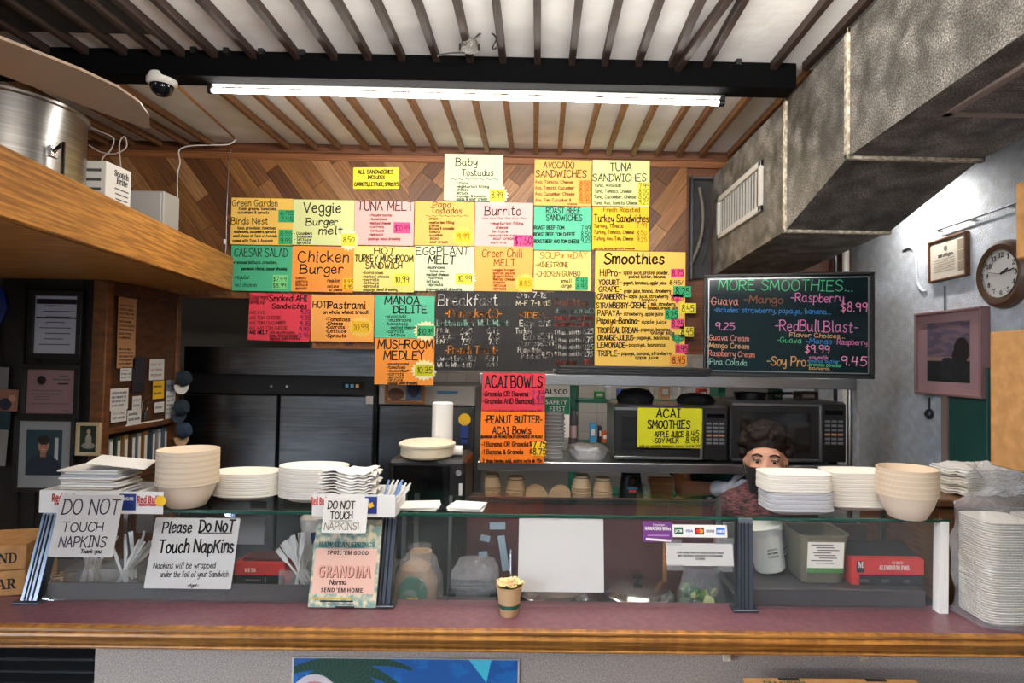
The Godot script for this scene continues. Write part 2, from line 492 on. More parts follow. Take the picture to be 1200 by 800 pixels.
func printed(words: String, height: float, m: Material, parent: Node, where: Vector3, serif := false, bold := true, called := "lettering", b := Basis(), fit := 0.0) -> void:
	var f := SystemFont.new()
	f.font_names = PackedStringArray(["Droid Serif" if serif else "Droid Sans"])
	f.font_weight = 700 if bold else 400
	var t := TextMesh.new()
	t.font = f
	t.text = words
	t.font_size = 32
	t.pixel_size = height / 23.0
	t.depth = 0.0008
	t.curve_step = 2.0
	var o := mesh_node(called, t, m, parent)
	var sc := 1.0
	if fit > 0.0:
		sc = fit / maxf(t.get_aabb().size.x, 0.001)
	o.transform = Transform3D(b * Basis.from_scale(Vector3(sc, 1, 1)), where)

# ================================================================ the scene
func _ready() -> void:
	rng.seed = 20240611
	# camera
	view = Basis.from_euler(Vector3(deg_to_rad(1.59), deg_to_rad(-0.7), ROLL))
	var cam := Camera3D.new()
	cam.name = "camera"
	cam.transform = Transform3D(view, EYE)
	cam.projection = Camera3D.PROJECTION_FRUSTUM
	cam.near = 0.05
	cam.far = 60.0
	cam.size = 0.05 * 800.0 / F
	cam.frustum_offset = Vector2((600.0 - CX) / F, -(400.0 - CY) / F) * 0.05
	add_child(cam)
	cam.current = true
	# sky seen through the shop window behind the camera
	var sky := ProceduralSkyMaterial.new()
	sky.sky_top_color = c8(150, 178, 214)
	sky.sky_horizon_color = c8(214, 222, 230)
	sky.ground_bottom_color = c8(96, 94, 92)
	sky.ground_horizon_color = c8(150, 148, 146)
	sky.sky_energy_multiplier = 5.5
	sky.ground_energy_multiplier = 1.6
	var env := Environment.new()
	env.background_mode = Environment.BG_SKY
	env.sky = Sky.new()
	env.sky.sky_material = sky
	env.tonemap_mode = Environment.TONE_MAPPER_LINEAR
	env.tonemap_exposure = 1.0
	env.sdfgi_enabled = true
	env.ssao_enabled = true
	env.ssil_enabled = true
	var we := WorldEnvironment.new()
	we.name = "environment"
	we.environment = env
	add_child(we)
	make_materials()
	# lamps
	tube_lamp("tube_lamp", "long glowing fluorescent tube under the black ceiling beam", at(250, 106, 2.53), at(843, 121, 2.53), 38.0, 1.8, Vector3(0, -1, -0.55), 0.0, 1.1, Vector3(0, 1.0, -1))
	tube_lamp("tube_lamp", "unseen fluorescent tube above the viewer, placed to light the front ceiling", Vector3(-0.75, 2.42, -0.8), Vector3(1.0, 2.42, -0.8), 8.0, 2.5, Vector3(0, -1, -0.2), 0.465, 12.0, Vector3(0, 1, -0.25))  # out of view, hung here to brighten the front ceiling and counter
	tube_lamp("tube_lamp", "short fluorescent tube between the metal duct and the right wall", Vector3(1.74, 2.5, -2.75), Vector3(1.74, 2.5, -3.15), 7.0, 0.55, Vector3(0.5, -1, 0), 0.45)
	tube_lamp("tube_lamp", "fluorescent tube on the kitchen ceiling behind the menu header", Vector3(-0.3, 2.84, -4.25), Vector3(1.0, 2.84, -4.25), 7.0, 1.2, Vector3(0, -1, 0), 0.11)
	build_room()
	build_ceiling()
	build_duct()
	build_soffit()
	build_left_side()
	build_kitchen()
	build_counter()
	build_case_left()
	build_case_middle()
	build_case_right()
	build_on_glass()
	build_rack()
	build_people()
	build_menu()
	build_right_wall()
	build_dining_side()

func tube_lamp(called: String, label: String, a: Vector3, b: Vector3, glow: float, energy: float, towards: Vector3, hang: float, up := 0.0, upwards := Vector3.UP) -> void:
	var mid := (a + b) / 2.0
	var t := thing(called, label, "lamp", mid)
	var d := (b - a).normalized()
	rod("glowing_tube", [a - mid, b - mid], 0.0095, lamp_mat(glow), t, 12)
	for s in [[a, -1.0], [b, 1.0]]:
		rod("end_cap", [s[0] - mid - d * 0.004, s[0] - mid + d * s[1] * 0.02], 0.014, M.black, t, 12)
		boxed("lamp_holder", s[0] - mid + Vector3(0, 0.015, 0) + d * s[1] * 0.012, Vector3(0.02, 0.03, 0.02), M.black, t, 0.002)
	boxed("fixture", Vector3(0, 0.026, 0), Vector3(absf(a.x - b.x) + 0.04 if absf(d.x) > 0.5 else 0.016, 0.012, absf(a.z - b.z) + 0.04 if absf(d.z) > 0.5 else 0.016), M.white_paint, t, 0.003, Basis(Vector3.BACK, asin(d.y) if absf(d.x) > 0.5 else 0.0))
	if hang > 0.0:
		for s in [0.15, 0.85]:
			rod("hanger", [a.lerp(b, s) - mid + Vector3(0, 0.03, 0), a.lerp(b, s) - mid + Vector3(0, hang + 0.005, 0)], 0.004, M.white_paint, t)
	tube_light(t, a, b, energy, towards)
	if up > 0.0:
		tube_light(t, a, b, up, upwards)
func tube_light(t: Node3D, a: Vector3, b: Vector3, energy: float, towards: Vector3) -> void:
	var d := (b - a).normalized()
	var l := AreaLight3D.new()
	l.name = "tube_light"
	l.area_size = Vector2((b - a).length(), 0.025)
	l.light_color = c8(255, 249, 240)
	l.light_energy = energy
	l.area_range = 12.0
	l.area_attenuation = 2.0
	l.shadow_enabled = true
	var f := towards.normalized()
	var zz := -f
	var xx := (d - d.dot(zz) * zz).normalized()
	l.transform = Transform3D(Basis(xx, zz.cross(xx), zz), f * 0.02)
	if towards.y > 0.9 and towards.z > -0.9:
		l.position.y = 0.045
	elif towards.z < -0.9 and towards.y > 0.0:
		l.position = f * 0.035
	t.add_child(l, true)
func lamp_mat(glow: float) -> StandardMaterial3D:
	var m := mat(Color.WHITE, 0.4)
	m.emission_enabled = true
	m.emission = c8(255, 250, 243)
	m.emission_energy_multiplier = glow
	return m

func make_materials() -> void:
	M.black = mat(c8(16, 16, 18), 0.45)
	M.matte_black = mat(c8(14, 14, 15), 0.8)
	M.white_paint = mat(c8(228, 226, 220), 0.5)
	M.chrome = mat(c8(205, 205, 205), 0.18, 1.0)
	M.steel = bumpy(mat(c8(176, 178, 180), 0.32, 1.0), 0.05, 0.35, Vector3(1, 14, 1), 3)
	M.dark_steel = mat(c8(92, 96, 102), 0.32, 1.0)
	M.aluminium = mat(c8(150, 154, 160), 0.3, 1.0)
	M.fridge_steel = grained(tex(noise_image(256, 0.02, Vector2(0.4, 12), c8(118, 122, 126), c8(142, 146, 150), 41)), Color.WHITE, Vector3(1.2, 1.2, 1.2), 0.25, true)
	M.fridge_steel.metallic = 1.0
	# paints and plaster
	M.ceiling = bumpy(mat(c8(240, 238, 236), 0.9), 0.04, 0.2, Vector3(1.6, 1.6, 1.6), 5)
	M.ceiling.albedo_texture = tex(noise_image(256, 0.012, Vector2(1, 1), c8(244, 243, 241), c8(255, 255, 255), 6))
	M.stucco = bumpy(mat(c8(196, 203, 214), 0.7), 0.07, 2.6, Vector3(5.5, 5.5, 5.5), 7)
	M.stucco.albedo_texture = tex(noise_image(256, 0.01, Vector2(1, 1), c8(232, 230, 226), c8(255, 255, 255), 8))
	M.front_panel = grained(tex(noise_image(256, 0.25, Vector2(1, 1), c8(142, 128, 118), c8(184, 168, 156), 9, 1.2)), Color.WHITE, Vector3(2.5, 2.5, 2.5), 0.7, true)
	M.duct = grained(tex(speckle(noise_image(512, 0.008, Vector2(1, 1), c8(74, 71, 66), c8(136, 132, 126), 10, 1.3, 6), 0.22, 0.75, 70)), Color.WHITE, Vector3(1.3, 1.3, 1.3), 0.55, true)
	M.duct.metallic = 0.3
	M.duct_seam = grained(tex(noise_image(128, 0.06, Vector2(1, 1), c8(150, 138, 118), c8(214, 204, 184), 11, 1.5)), Color.WHITE, Vector3(4, 4, 4), 0.7, true)
	M.duct_dark = grained(tex(noise_image(256, 0.03, Vector2(1, 1), c8(26, 27, 29), c8(42, 43, 44), 12, 1.2)), Color.WHITE, Vector3(1.4, 1.4, 1.4), 0.6, true)
	M.tile = mat(c8(222, 216, 206), 0.25)
	M.grout = mat(c8(150, 146, 140), 0.8)
	M.floor_tile = grained(tex(noise_image(128, 0.03, Vector2(1, 1), c8(104, 92, 82), c8(126, 112, 100), 13)), Color.WHITE, Vector3(1, 1, 1), 0.5, true)
	M.cream_wall = mat(c8(222, 216, 206), 0.8)
	# woods: the grain runs along each piece's own x
	var grain := tex(noise_image(256, 0.03, Vector2(0.28, 4.0), c8(186, 186, 186), c8(255, 255, 255), 14, 1.2, 5))
	var planks := [c8(140, 92, 50), c8(118, 72, 38), c8(158, 106, 62), c8(102, 62, 33), c8(148, 100, 52), c8(172, 124, 80), c8(126, 82, 48)]
	for k in planks.size():
		M["plank_%d" % k] = grained(grain, planks[k], Vector3(1.1, 2.6, 2.6), 0.45)
	M.trim_dark = grained(grain, c8(112, 66, 38), Vector3(0.7, 3, 3), 0.5)
	M.trim_light = grained(grain, c8(150, 94, 54), Vector3(0.7, 3, 3), 0.5)
	M.joist = grained(grain, c8(124, 82, 50), Vector3(3, 3, 0.7), 0.6)
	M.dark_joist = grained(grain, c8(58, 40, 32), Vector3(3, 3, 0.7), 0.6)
	M.beam = mat(c8(5, 5, 6), 0.85, 0.0, 0.2)
	M.oak = grained(tex(noise_image(512, 0.03, Vector2(0.22, 3.4), c8(148, 92, 36), c8(206, 142, 66), 15, 1.3, 5)), Color.WHITE, Vector3(0.9, 1.6, 1.6), 0.4)
	M.brown_wood = grained(grain, c8(98, 62, 36), Vector3(3, 0.7, 3), 0.5)
	M.cabinet_edge = grained(grain, c8(128, 78, 40), Vector3(3, 0.7, 3), 0.45)
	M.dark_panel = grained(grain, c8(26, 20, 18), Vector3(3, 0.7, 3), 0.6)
	M.moulding = grained(tex(noise_image(256, 0.03, Vector2(0.3, 4), c8(112, 70, 28), c8(178, 122, 52), 16, 1.3, 5)), Color.WHITE, Vector3(0.9, 3, 3), 0.35)
	M.counter = grained(tex(noise_image(256, 0.06, Vector2(1, 1), c8(104, 67, 75), c8(120, 81, 88), 17, 1.2)), Color.WHITE, Vector3(2, 2, 2), 0.32, true)
	M.shelf_wood = grained(grain, c8(176, 122, 66), Vector3(0.8, 3, 3), 0.5)
	# paper and card
	M.cardboard = grained(tex(noise_image(128, 0.05, Vector2(1, 1), c8(158, 114, 66), c8(178, 132, 80), 18)), Color.WHITE, Vector3(3, 3, 3), 0.8)
	M.kraft = mat(c8(190, 156, 114), 0.75)
	M.pulp = mat(c8(236, 216, 190), 0.85)
	M.pulp2 = mat(c8(226, 204, 176), 0.85)
	M.white_pulp = mat(c8(250, 244, 232), 0.85)
	M.white_pulp2 = mat(c8(244, 236, 222), 0.85)
	M.white_paper = mat(c8(236, 234, 228), 0.8)
	M.napkin = mat(c8(240, 238, 232), 0.95)
	M.napkin2 = mat(c8(226, 222, 214), 0.95)
	M.old_paper = mat(c8(206, 196, 186), 0.85)
	for k in [["yellow", 250, 204, 96], ["paleyellow", 246, 222, 128], ["palegreen", 226, 230, 160], ["mint", 222, 232, 190], ["peach", 252, 190, 100], ["orange", 252, 158, 64], ["hotorange", 255, 128, 20], ["pink", 250, 188, 180], ["coral", 236, 66, 84], ["red", 214, 52, 66], ["green", 76, 186, 138], ["aqua", 96, 200, 158], ["lemon", 248, 230, 70], ["acid", 206, 204, 20], ["gold", 250, 198, 40], ["hotpink", 250, 84, 138], ["tag_green", 60, 178, 118], ["tag_mint", 130, 220, 140], ["lightorange", 255, 176, 88], ["cream", 250, 240, 190]]:
		M[k[0]] = mat(c8(k[1], k[2], k[3]), 0.75)
	M.chalkboard = mat(c8(38, 36, 36), 0.7)
	M.smooth_board = mat(c8(13, 32, 36), 0.12, 0.0, 0.4)  # greener base colour carries a teal reflection on the glossy black board
	for k in [["black", 22, 18, 20], ["blue", 52, 36, 100], ["grey", 90, 90, 92], ["faint", 140, 128, 110], ["red", 200, 60, 40], ["brown", 130, 80, 30], ["dullred", 150, 50, 50], ["white", 236, 232, 224], ["chalkorange", 226, 140, 40], ["chalkmint", 150, 196, 180], ["chalkred", 196, 70, 56], ["chalkpink", 222, 130, 180], ["chalkhot", 240, 150, 190], ["chalkgreen", 80, 190, 130], ["chalkblue", 50, 130, 200], ["chalksalmon", 226, 140, 120], ["chalkpeach", 226, 170, 110], ["pinkpen", 226, 90, 100], ["purple", 150, 30, 120], ["darkgreen", 20, 70, 50], ["amber", 196, 128, 30], ["cream", 226, 214, 170], ["chalkbrown", 150, 84, 50], ["dullblack", 70, 20, 30]]:
		M["ink_" + k[0]] = mat(c8(k[1], k[2], k[3]), 0.8)
	# glass and plastic
	M.glass = glass(c8(150, 170, 164), 0.02)
	M.glass_top = glass(c8(40, 84, 70), 0.04)
	M.glass_top.metallic_specular = 0.15
	M.glass_edge = mat(c8(18, 66, 54), 0.15)
	M.clear_plastic = glass(c8(226, 230, 232), 0.1, 0.1)
	M.bag = bumpy(glass(c8(236, 238, 242), 0.15, 0.08), 0.05, 6.0, Vector3(6, 6, 6), 71)
	M.cutlery = mat(c8(222, 224, 222), 0.35)
	M.red_box = mat(c8(196, 40, 36), 0.5)
	M.navy = mat(c8(30, 52, 120), 0.5)
	M.maroon = mat(c8(74, 40, 44), 0.4)
	M.teal_wall = mat(c8(14, 62, 56), 0.6)
	M.skin = mat(c8(190, 138, 112), 0.55)
	M.fan_blade = mat(c8(156, 136, 116), 0.4)
	M.pot_steel = grained(tex(noise_image(256, 0.02, Vector2(0.4, 12), c8(150, 148, 144), c8(184, 182, 178), 42)), Color.WHITE, Vector3(1.5, 1.5, 1.5), 0.28)
	M.pot_steel.metallic = 1.0
	M.print_white = mat(c8(190, 192, 204), 0.35)
	M.tan_paper = mat(c8(196, 146, 102), 0.85)
	M.moulding_x = grained(tex(noise_image(256, 0.03, Vector2(0.3, 4), c8(112, 70, 28), c8(178, 122, 52), 16, 1.3, 5)), Color.WHITE, Vector3(3, 3, 0.9), 0.35)
	M.case_metal = mat(c8(100, 107, 118), 0.36, 1.0)
	M.bay_steel = mat(c8(88, 84, 84), 0.5, 0.6)
	M.magazine = grained(tex(noise_image(128, 0.03, Vector2(1, 1), c8(120, 150, 140), c8(216, 200, 166), 51, 1.6)), Color.WHITE, Vector3(9, 9, 9), 0.5)
	M.old_white = mat(c8(188, 184, 180), 0.85)
	M.blossom = mat(c8(246, 224, 158), 0.7)
	M.blossom_pink = mat(c8(246, 200, 160), 0.7)
	M.tub_white = mat(c8(214, 220, 214), 0.35)
	M.grey_pulp = mat(c8(206, 206, 208), 0.8)
	M.grey_pulp2 = mat(c8(188, 188, 192), 0.8)
	M.straw_blue = mat(c8(120, 150, 200), 0.7)
	M.ink_grey2 = mat(c8(62, 60, 70), 0.8)
	M.oven_grey = mat(c8(110, 110, 112), 0.35, 0.8)
	M.oven_glass = mat(c8(12, 13, 15), 0.08)
	M.button_grey = mat(c8(104, 108, 114), 0.5)
	M.button_tan = mat(c8(176, 130, 100), 0.5)
	M.lid_grey = mat(c8(172, 172, 174), 0.3)
	M.lid_grey2 = mat(c8(140, 138, 138), 0.3)
	M.kraft_pale = mat(c8(196, 170, 138), 0.8)
	M.kraft_pale2 = mat(c8(178, 152, 120), 0.8)
	M.green_paint = mat(c8(28, 104, 82), 0.5)
	M.hose = mat(c8(96, 88, 78), 0.6)
	M.pane_paper = mat(c8(190, 189, 186), 0.85)
	M.register = mat(c8(190, 186, 178), 0.6)
	M.louvre = mat(c8(176, 174, 170), 0.6)
	M.hair = bumpy(mat(c8(24, 16, 14), 0.6, 0.0, 0.3), 0.09, 4.0, Vector3(9, 9, 9), 61)
	M.skin_dark = mat(c8(150, 96, 70), 0.5)
	M.blouse = grained(tex(noise_image(256, 0.035, Vector2(0.5, 2.2), c8(6, 6, 8), c8(128, 70, 76), 62, 1.5, 2)), Color.WHITE, Vector3(6, 6, 6), 0.85)
	M.teal_cloth = mat(c8(16, 74, 78), 0.85)
	M.glove = mat(c8(196, 196, 204), 0.4)
	M.mauve = mat(c8(150, 118, 122), 0.6)
	M.mauve_frame = mat(c8(128, 96, 96), 0.45)
	M.clock_wood = mat(c8(82, 56, 40), 0.4)
	M.brown_x = grained(grain, c8(120, 80, 48), Vector3(0.8, 3, 3), 0.5)
	M.foil = bumpy(mat(c8(206, 206, 206), 0.2, 1.0), 0.09, 9.0, Vector3(7, 7, 7), 21)

# ---------------------------------------------------------------- the shell
func build_room() -> void:
	var f := struct("floor", "worn brown tiled floor of the shop and kitchen", "floor")
	boxed("slab", Vector3(-0.6, -0.05, -0.4), Vector3(5.6, 0.1, 9.4), M.floor_tile, f)
	var c := struct("ceiling", "white boarded ceiling above dark wooden slats", "ceiling")
	boxed("boards", Vector3(-0.6, 2.995, -3.71), Vector3(5.6, 0.1, 2.4), M.ceiling, c)
	boxed("boards", Vector3(-0.6, 2.938, 0.9), Vector3(5.6, 0.1, 6.82), M.ceiling, c)
	var x0 := -3.0
	# slats in front of the beam: places read along the beam's upper edge
	var fz := [2.47, -0.6]
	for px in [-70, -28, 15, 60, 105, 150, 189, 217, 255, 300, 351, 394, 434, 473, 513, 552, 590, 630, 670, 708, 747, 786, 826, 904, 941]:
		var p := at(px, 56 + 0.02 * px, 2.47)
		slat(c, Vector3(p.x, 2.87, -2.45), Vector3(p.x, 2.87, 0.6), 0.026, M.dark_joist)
	var q := at(793, 72, 2.47)
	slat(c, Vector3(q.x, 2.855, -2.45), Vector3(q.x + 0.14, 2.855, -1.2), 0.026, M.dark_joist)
	for px in [95, 125, 155, 188, 220, 249, 337, 369, 397, 430, 455, 485, 511, 542, 571, 600, 628, 656, 686, 713, 742, 771, 795, 822, 854]:
		var p := at(px, 160 + 0.02 * px, 3.66)
		var wob := rng.randf_range(-0.012, 0.012)
		slat(c, Vector3(p.x, 2.915, -3.66), Vector3(p.x + wob, 2.905, -2.5), 0.027, M.joist)
	# walls
	var w := struct("wall_right", "rough pale stucco wall with pictures and a clock", "wall")
	boxed("plaster", Vector3(WALL_X + 0.05, 1.5, -0.4), Vector3(0.1, 3.0, 9.4), M.stucco, w)
	w = struct("wall_left", "plain cream wall at the far left of the shop with a wide window", "wall")
	boxed("plaster", Vector3(x0 - 0.05, 1.5, -2.85), Vector3(0.1, 3.0, 4.5), M.cream_wall, w)
	boxed("plaster", Vector3(x0 - 0.05, 2.1, -0.2), Vector3(0.1, 1.8, 0.8), M.cream_wall, w)
	boxed("plaster", Vector3(x0 - 0.05, 0.1, -0.2), Vector3(0.1, 0.2, 0.8), M.cream_wall, w)
	boxed("plaster", Vector3(x0 - 0.05, 1.5, 3.3), Vector3(0.1, 3.0, 1.9), M.cream_wall, w)
	boxed("sill_wall", Vector3(x0 - 0.05, 1.7, 1.275), Vector3(0.1, 1.0, 2.15), M.cream_wall, w)
	boxed("sill_wall", Vector3(x0 - 0.05, 0.1, 1.275), Vector3(0.1, 0.2, 2.15), M.cream_wall, w)
	boxed("lintel_wall", Vector3(x0 - 0.05, 2.92, 1.275), Vector3(0.1, 0.08, 2.15), M.cream_wall, w)
	w = struct("window_1", "wide high shop window left of the viewer, with added low panes", "window")
	for k in 4:
		boxed("mullion", Vector3(x0 - 0.05, 2.54, 0.23 + k * 0.697), Vector3(0.05, 0.68, 0.05), M.aluminium, w)
	for k in 3:
		boxed("added_low_pane", Vector3(x0 - 0.05, 0.7, -0.1 + k * 0.98), Vector3(0.006, 1.0, 0.95), M.glass, w)  # low opening added so the refrigerator doors have daylight to reflect
		boxed("pane", Vector3(x0 - 0.05, 2.54, 0.578 + k * 0.697), Vector3(0.006, 0.68, 0.647), M.glass, w)
	w = struct("wall_kitchen", "cream tiled kitchen wall behind the refrigerators", "wall")
	boxed("backing", Vector3(-0.6, 1.5, -4.95), Vector3(5.6, 3.0, 0.1), M.grout, w)
	var ts := S()
	box(ts, Vector3.ZERO, Vector3(0.148, 0.148, 0.008), 0.002)
	var tm := done(ts)
	for i in 16:      # the tiles that show between the racks
		for j in 6:
			var o := mesh_node("tile", tm, M.tile if (i * 7 + j * 3) % 5 else M.old_paper, w)
			o.position = Vector3(-0.95 + i * 0.15, 1.02 + j * 0.15, -4.9)
	w = struct("wall_front", "cream wall of the shop behind the viewer", "wall")
	boxed("plaster", Vector3(-0.6, 1.5, 4.25), Vector3(5.6, 3.0, 0.1), M.cream_wall, w)
	# header that carries the menu: parquet laid in slanting courses
	var hb := 1.725
	w = struct("wall_back", "wooden header of slanted parquet boards behind the menu cards", "wall")
	var dx := at(366, 370, SIGN_Z).x      # left of this the header ends higher
	var hl := 2.02
	boxed("backing", Vector3((dx + 1.91) / 2, (hb + 2.95) / 2, -SIGN_Z - 0.072), Vector3(1.91 - dx, 2.95 - hb, 0.08), M.trim_dark, w)
	boxed("backing", Vector3((dx - 2.99) / 2, (hl + 2.95) / 2, -SIGN_Z - 0.072), Vector3(dx + 2.99, 2.95 - hl, 0.08), M.trim_dark, w)
	var split := at(478, 250, SIGN_Z).x
	var niche := at(805, 250, SIGN_Z).x
	var top := 2.865
	for side in 2:
		var lo := -2.98 if side == 0 else split
		var hi := split if side == 0 else niche
		var ang := deg_to_rad(-53.0 if side == 0 else 53.0)
		var region := PackedVector2Array([Vector2(lo, hb), Vector2(hi, hb), Vector2(hi, top), Vector2(lo, top)])
		if side == 0:
			region = PackedVector2Array([Vector2(lo, hl), Vector2(dx, hl), Vector2(dx, hb), Vector2(hi, hb), Vector2(hi, top), Vector2(lo, top)])
		var local := PackedVector2Array()
		for p in region:
			local.append(p.rotated(-ang))
		var bb := Rect2(local[0], Vector2.ZERO)
		for p in local:
			bb = bb.expand(p)
		var wd := 0.088
		var row := 0
		var y := bb.position.y
		while y < bb.end.y:
			var x := bb.position.x - rng.randf_range(0.0, 0.4)
			while x < bb.end.x:
				var ln: float = [0.34, 0.44, 0.54][rng.randi() % 3]
				var r := PackedVector2Array([Vector2(x + 0.001, y + 0.001), Vector2(x + ln - 0.001, y + 0.001), Vector2(x + ln - 0.001, y + wd - 0.001), Vector2(x + 0.001, y + wd - 0.001)])
				for piece in Geometry2D.intersect_polygons(r, local):
					if piece.size() < 3:
						continue
					var st := S()
					slab(st, piece, 0.0, 0.016 + rng.randf_range(0, 0.003))
					var o := obj("plank", st, M["plank_%d" % (rng.randi() % 7)], w)
					o.transform = Transform3D(Basis(Vector3.BACK, ang), Vector3(0, 0, -SIGN_Z - 0.032))
				x += ln
			y += wd
			row += 1
	boxed("lower_edge", Vector3((dx + 1.91) / 2, hb - 0.008, -SIGN_Z - 0.05), Vector3(1.91 - dx, 0.016, 0.1), M.trim_light, w)
	boxed("lower_edge", Vector3((dx - 2.99) / 2, hl - 0.008, -SIGN_Z - 0.06), Vector3(dx + 2.99, 0.016, 0.08), M.trim_light, w)
	w = struct("trim_1", "dark brown board along the top of the parquet header", "trim")
	boxed("board", Vector3(-0.54, 2.92, -3.726), Vector3(4.9, 0.06, 0.044), M.trim_dark, w, 0.004)
	w = struct("trim_2", "lighter brown strip under the top board of the header", "trim")
	boxed("strip", Vector3(-0.54, 2.869, -3.72), Vector3(4.9, 0.042, 0.028), M.trim_light, w, 0.004)
	# niche beside the duct with a flexible hose
	w = thing("service_niche", "narrow dark metal niche with a ribbed hose beside the duct", "niche", at(822, 268, SIGN_Z))
	var u := SIGN_Z / F
	boxed("back_plate", Vector3(-0.005, 0, -0.015), Vector3(24 * u, 118 * u, 0.01), M.duct_dark, w)
	boxed("frame", Vector3(-13 * u, 0, 0.01), Vector3(3 * u, 122 * u, 0.05), M.dark_steel, w, 0.002)
	boxed("frame", Vector3(-0.005, 59 * u, 0.01), Vector3(24 * u, 3 * u, 0.05), M.aluminium, w, 0.002)
	var hose := []
	for k in 25:
		var a := k / 24.0
		hose.append(Vector3((-4 + 9 * sin(a * 2.4) - 16 * a * a) * u, (48 - 92 * a) * u, 0.02))
	for k in 24:
		var st := S(true)
		tube(st, [hose[k], hose[k].lerp(hose[k + 1], 0.72)], 0.012, 10)
		tube(st, [hose[k].lerp(hose[k + 1], 0.7), hose[k + 1]], 0.0095, 10)
		obj("hose_ring", st, M.hose, w)
	rod("thin_cable", smooth_path([Vector3(4 * u, 46 * u, 0.01), Vector3(9 * u, 10 * u, 0.01), Vector3(6 * u, -24 * u, 0.01), Vector3(0, -44 * u, 0.01)]), 0.003, M.black, w)

func slat(parent: Node, a: Vector3, b: Vector3, wide: float, m: Material) -> void:
	var mid := (a + b) / 2
	var d := b - a
	var o := boxed("slat", Vector3.ZERO, Vector3(wide, 0.034, d.length()), m, parent, 0.002)
	o.transform = Transform3D(Basis.looking_at(d.normalized()), mid)

func build_ceiling() -> void:
	var b := struct("trim_3", "heavy black beam across the ceiling above the lamp", "beam")
	boxed("timber", Vector3(-0.985, 2.834, -2.5), Vector3(4.03, 0.104, 0.1), M.beam, b, 0.004)
	for px in [233, 271, 311, 358, 862]:
		var p := at(px, 54 + px * 0.02, 2.47)
		boxed("block", Vector3(p.x, 2.874, -2.44), Vector3(0.02, 0.024, 0.03), M.black, b)
	# gray box at the upper left, built as a thin plate among the slats
	var cl := get_node("ceiling")
	boxed("gray_box_panel", Vector3(-1.95, 2.878, -2.2), Vector3(0.95, 0.018, 0.22), M.duct_dark, cl, 0.003)
	boxed("gray_box_edge", Vector3(-1.47, 2.876, -2.2), Vector3(0.02, 0.022, 0.23), M.duct, cl, 0.002)
	# dome camera under the beam
	var d := thing("dome_camera", "white security dome camera under the black beam", "camera", at(190, 92, 2.5))
	turned("housing", [Vector2(0, 0.012), Vector2(0.052, 0.012), Vector2(0.056, 0.002), Vector2(0.056, -0.022), Vector2(0.046, -0.03), Vector2(0.0, -0.03)], M.white_paint, d)
	turned("smoked_dome", [Vector2(0.043, -0.03), Vector2(0.042, -0.042), Vector2(0.034, -0.06), Vector2(0.018, -0.071), Vector2(0, -0.074)], mat(c8(10, 12, 18), 0.08), d)
	# copper pipe and the white cable that follows it down
	var p0 := at(207, 100, 2.53)
	var p1 := at(277, 163, 3.6)
	var pipe := thing("copper_pipe", "thin copper pipe running along the ceiling from the dome camera", "pipe", p0)
	rod("pipe", [Vector3.ZERO, p1 - p0 + Vector3(0, 0, 0.03)], 0.0065, mat(c8(176, 116, 66), 0.35, 0.8), pipe, 10)
	var cable := thing("white_cable", "white cable hanging down from the copper pipe to the soffit", "cable", p1)
	var pts := []
	for k in [[277, 163], [268, 169], [245, 170], [222, 171], [210, 176], [211, 190], [208, 205], [208, 230], [207, 255], [207, 272]]:
		pts.append(at(k[0], k[1], 3.62) - p1)
	rod("wire", smooth_path(pts), 0.0035, M.white_paint, cable, 6)
	# junction box and loose wires on the ceiling, in front of the beam
	var j := thing("junction_box", "grey round junction box with loose black wires on the ceiling", "box", at(550, 57, 2.3))
	turned("box", [Vector2(0, 0.03), Vector2(0.03, 0.03), Vector2(0.034, 0.02), Vector2(0.034, -0.006), Vector2(0.0, -0.008)], M.duct, j, 8)
	boxed("clip", Vector3(0.036, 0.004, 0), Vector3(0.006, 0.024, 0.012), M.black, j)
	boxed("clip", Vector3(-0.036, 0.004, 0), Vector3(0.006, 0.024, 0.012), M.black, j)
	for w in [[[556, 45], [568, 36], [580, 42], [583, 54], [577, 57], [584, 42]], [[545, 62], [530, 62], [512, 65]], [[583, 34], [570, 26], [550, 20], [536, 10], [530, -4]]]:
		var q := []
		for k in w:
			q.append(at(k[0], k[1], 2.28) - j.position)
		rod("wire", smooth_path(q), 0.003, M.black, j, 6)
	# ceiling fan: only one blade reaches into the picture
	var hub := Vector3(-1.5, 2.34, -0.93)
	var fan := thing("ceiling_fan", "beige ceiling fan whose blade reaches in above the steel pot", "fan", hub)
	rod("downrod", [Vector3(0, 0.08, 0), Vector3(0, 0.61, 0)], 0.012, M.black, fan)
	turned("motor", [Vector2(0, 0.1), Vector2(0.09, 0.08), Vector2(0.11, 0.02), Vector2(0.08, -0.05), Vector2(0, -0.06)], M.brown_wood, fan)
	var prof := PackedVector2Array([Vector2(0.2, -0.045), Vector2(0.5, -0.068), Vector2(0.7, -0.076), Vector2(0.8, -0.068), Vector2(0.88, -0.04), Vector2(0.94, 0.005), Vector2(0.985, 0.062), Vector2(0.98, 0.072), Vector2(0.92, 0.078), Vector2(0.5, 0.074), Vector2(0.2, 0.05)])
	var bs := S()
	slab(bs, prof, -0.004, 0.004)
	var bm := done(bs)
	var tip := at(166, 138, 1.84) - hub
	var yaw := atan2(-tip.z, tip.x)
	for k in 4:
		var bl := mesh_node("blade", bm, M.fan_blade if M.has("fan_blade") else mat(c8(176, 152, 124), 0.35), fan)
		bl.transform = Transform3D(Basis(Vector3.UP, yaw - 0.06 + TAU / 4 * k) * Basis(Vector3.RIGHT, -PI / 2 - 0.2), Vector3(0, 0.03, 0))
		rod("blade_iron", [Vector3(0, 0.0, 0), Basis(Vector3.UP, yaw + TAU / 4 * k) * Vector3(0.26, 0.03, 0)], 0.012, M.black, fan)

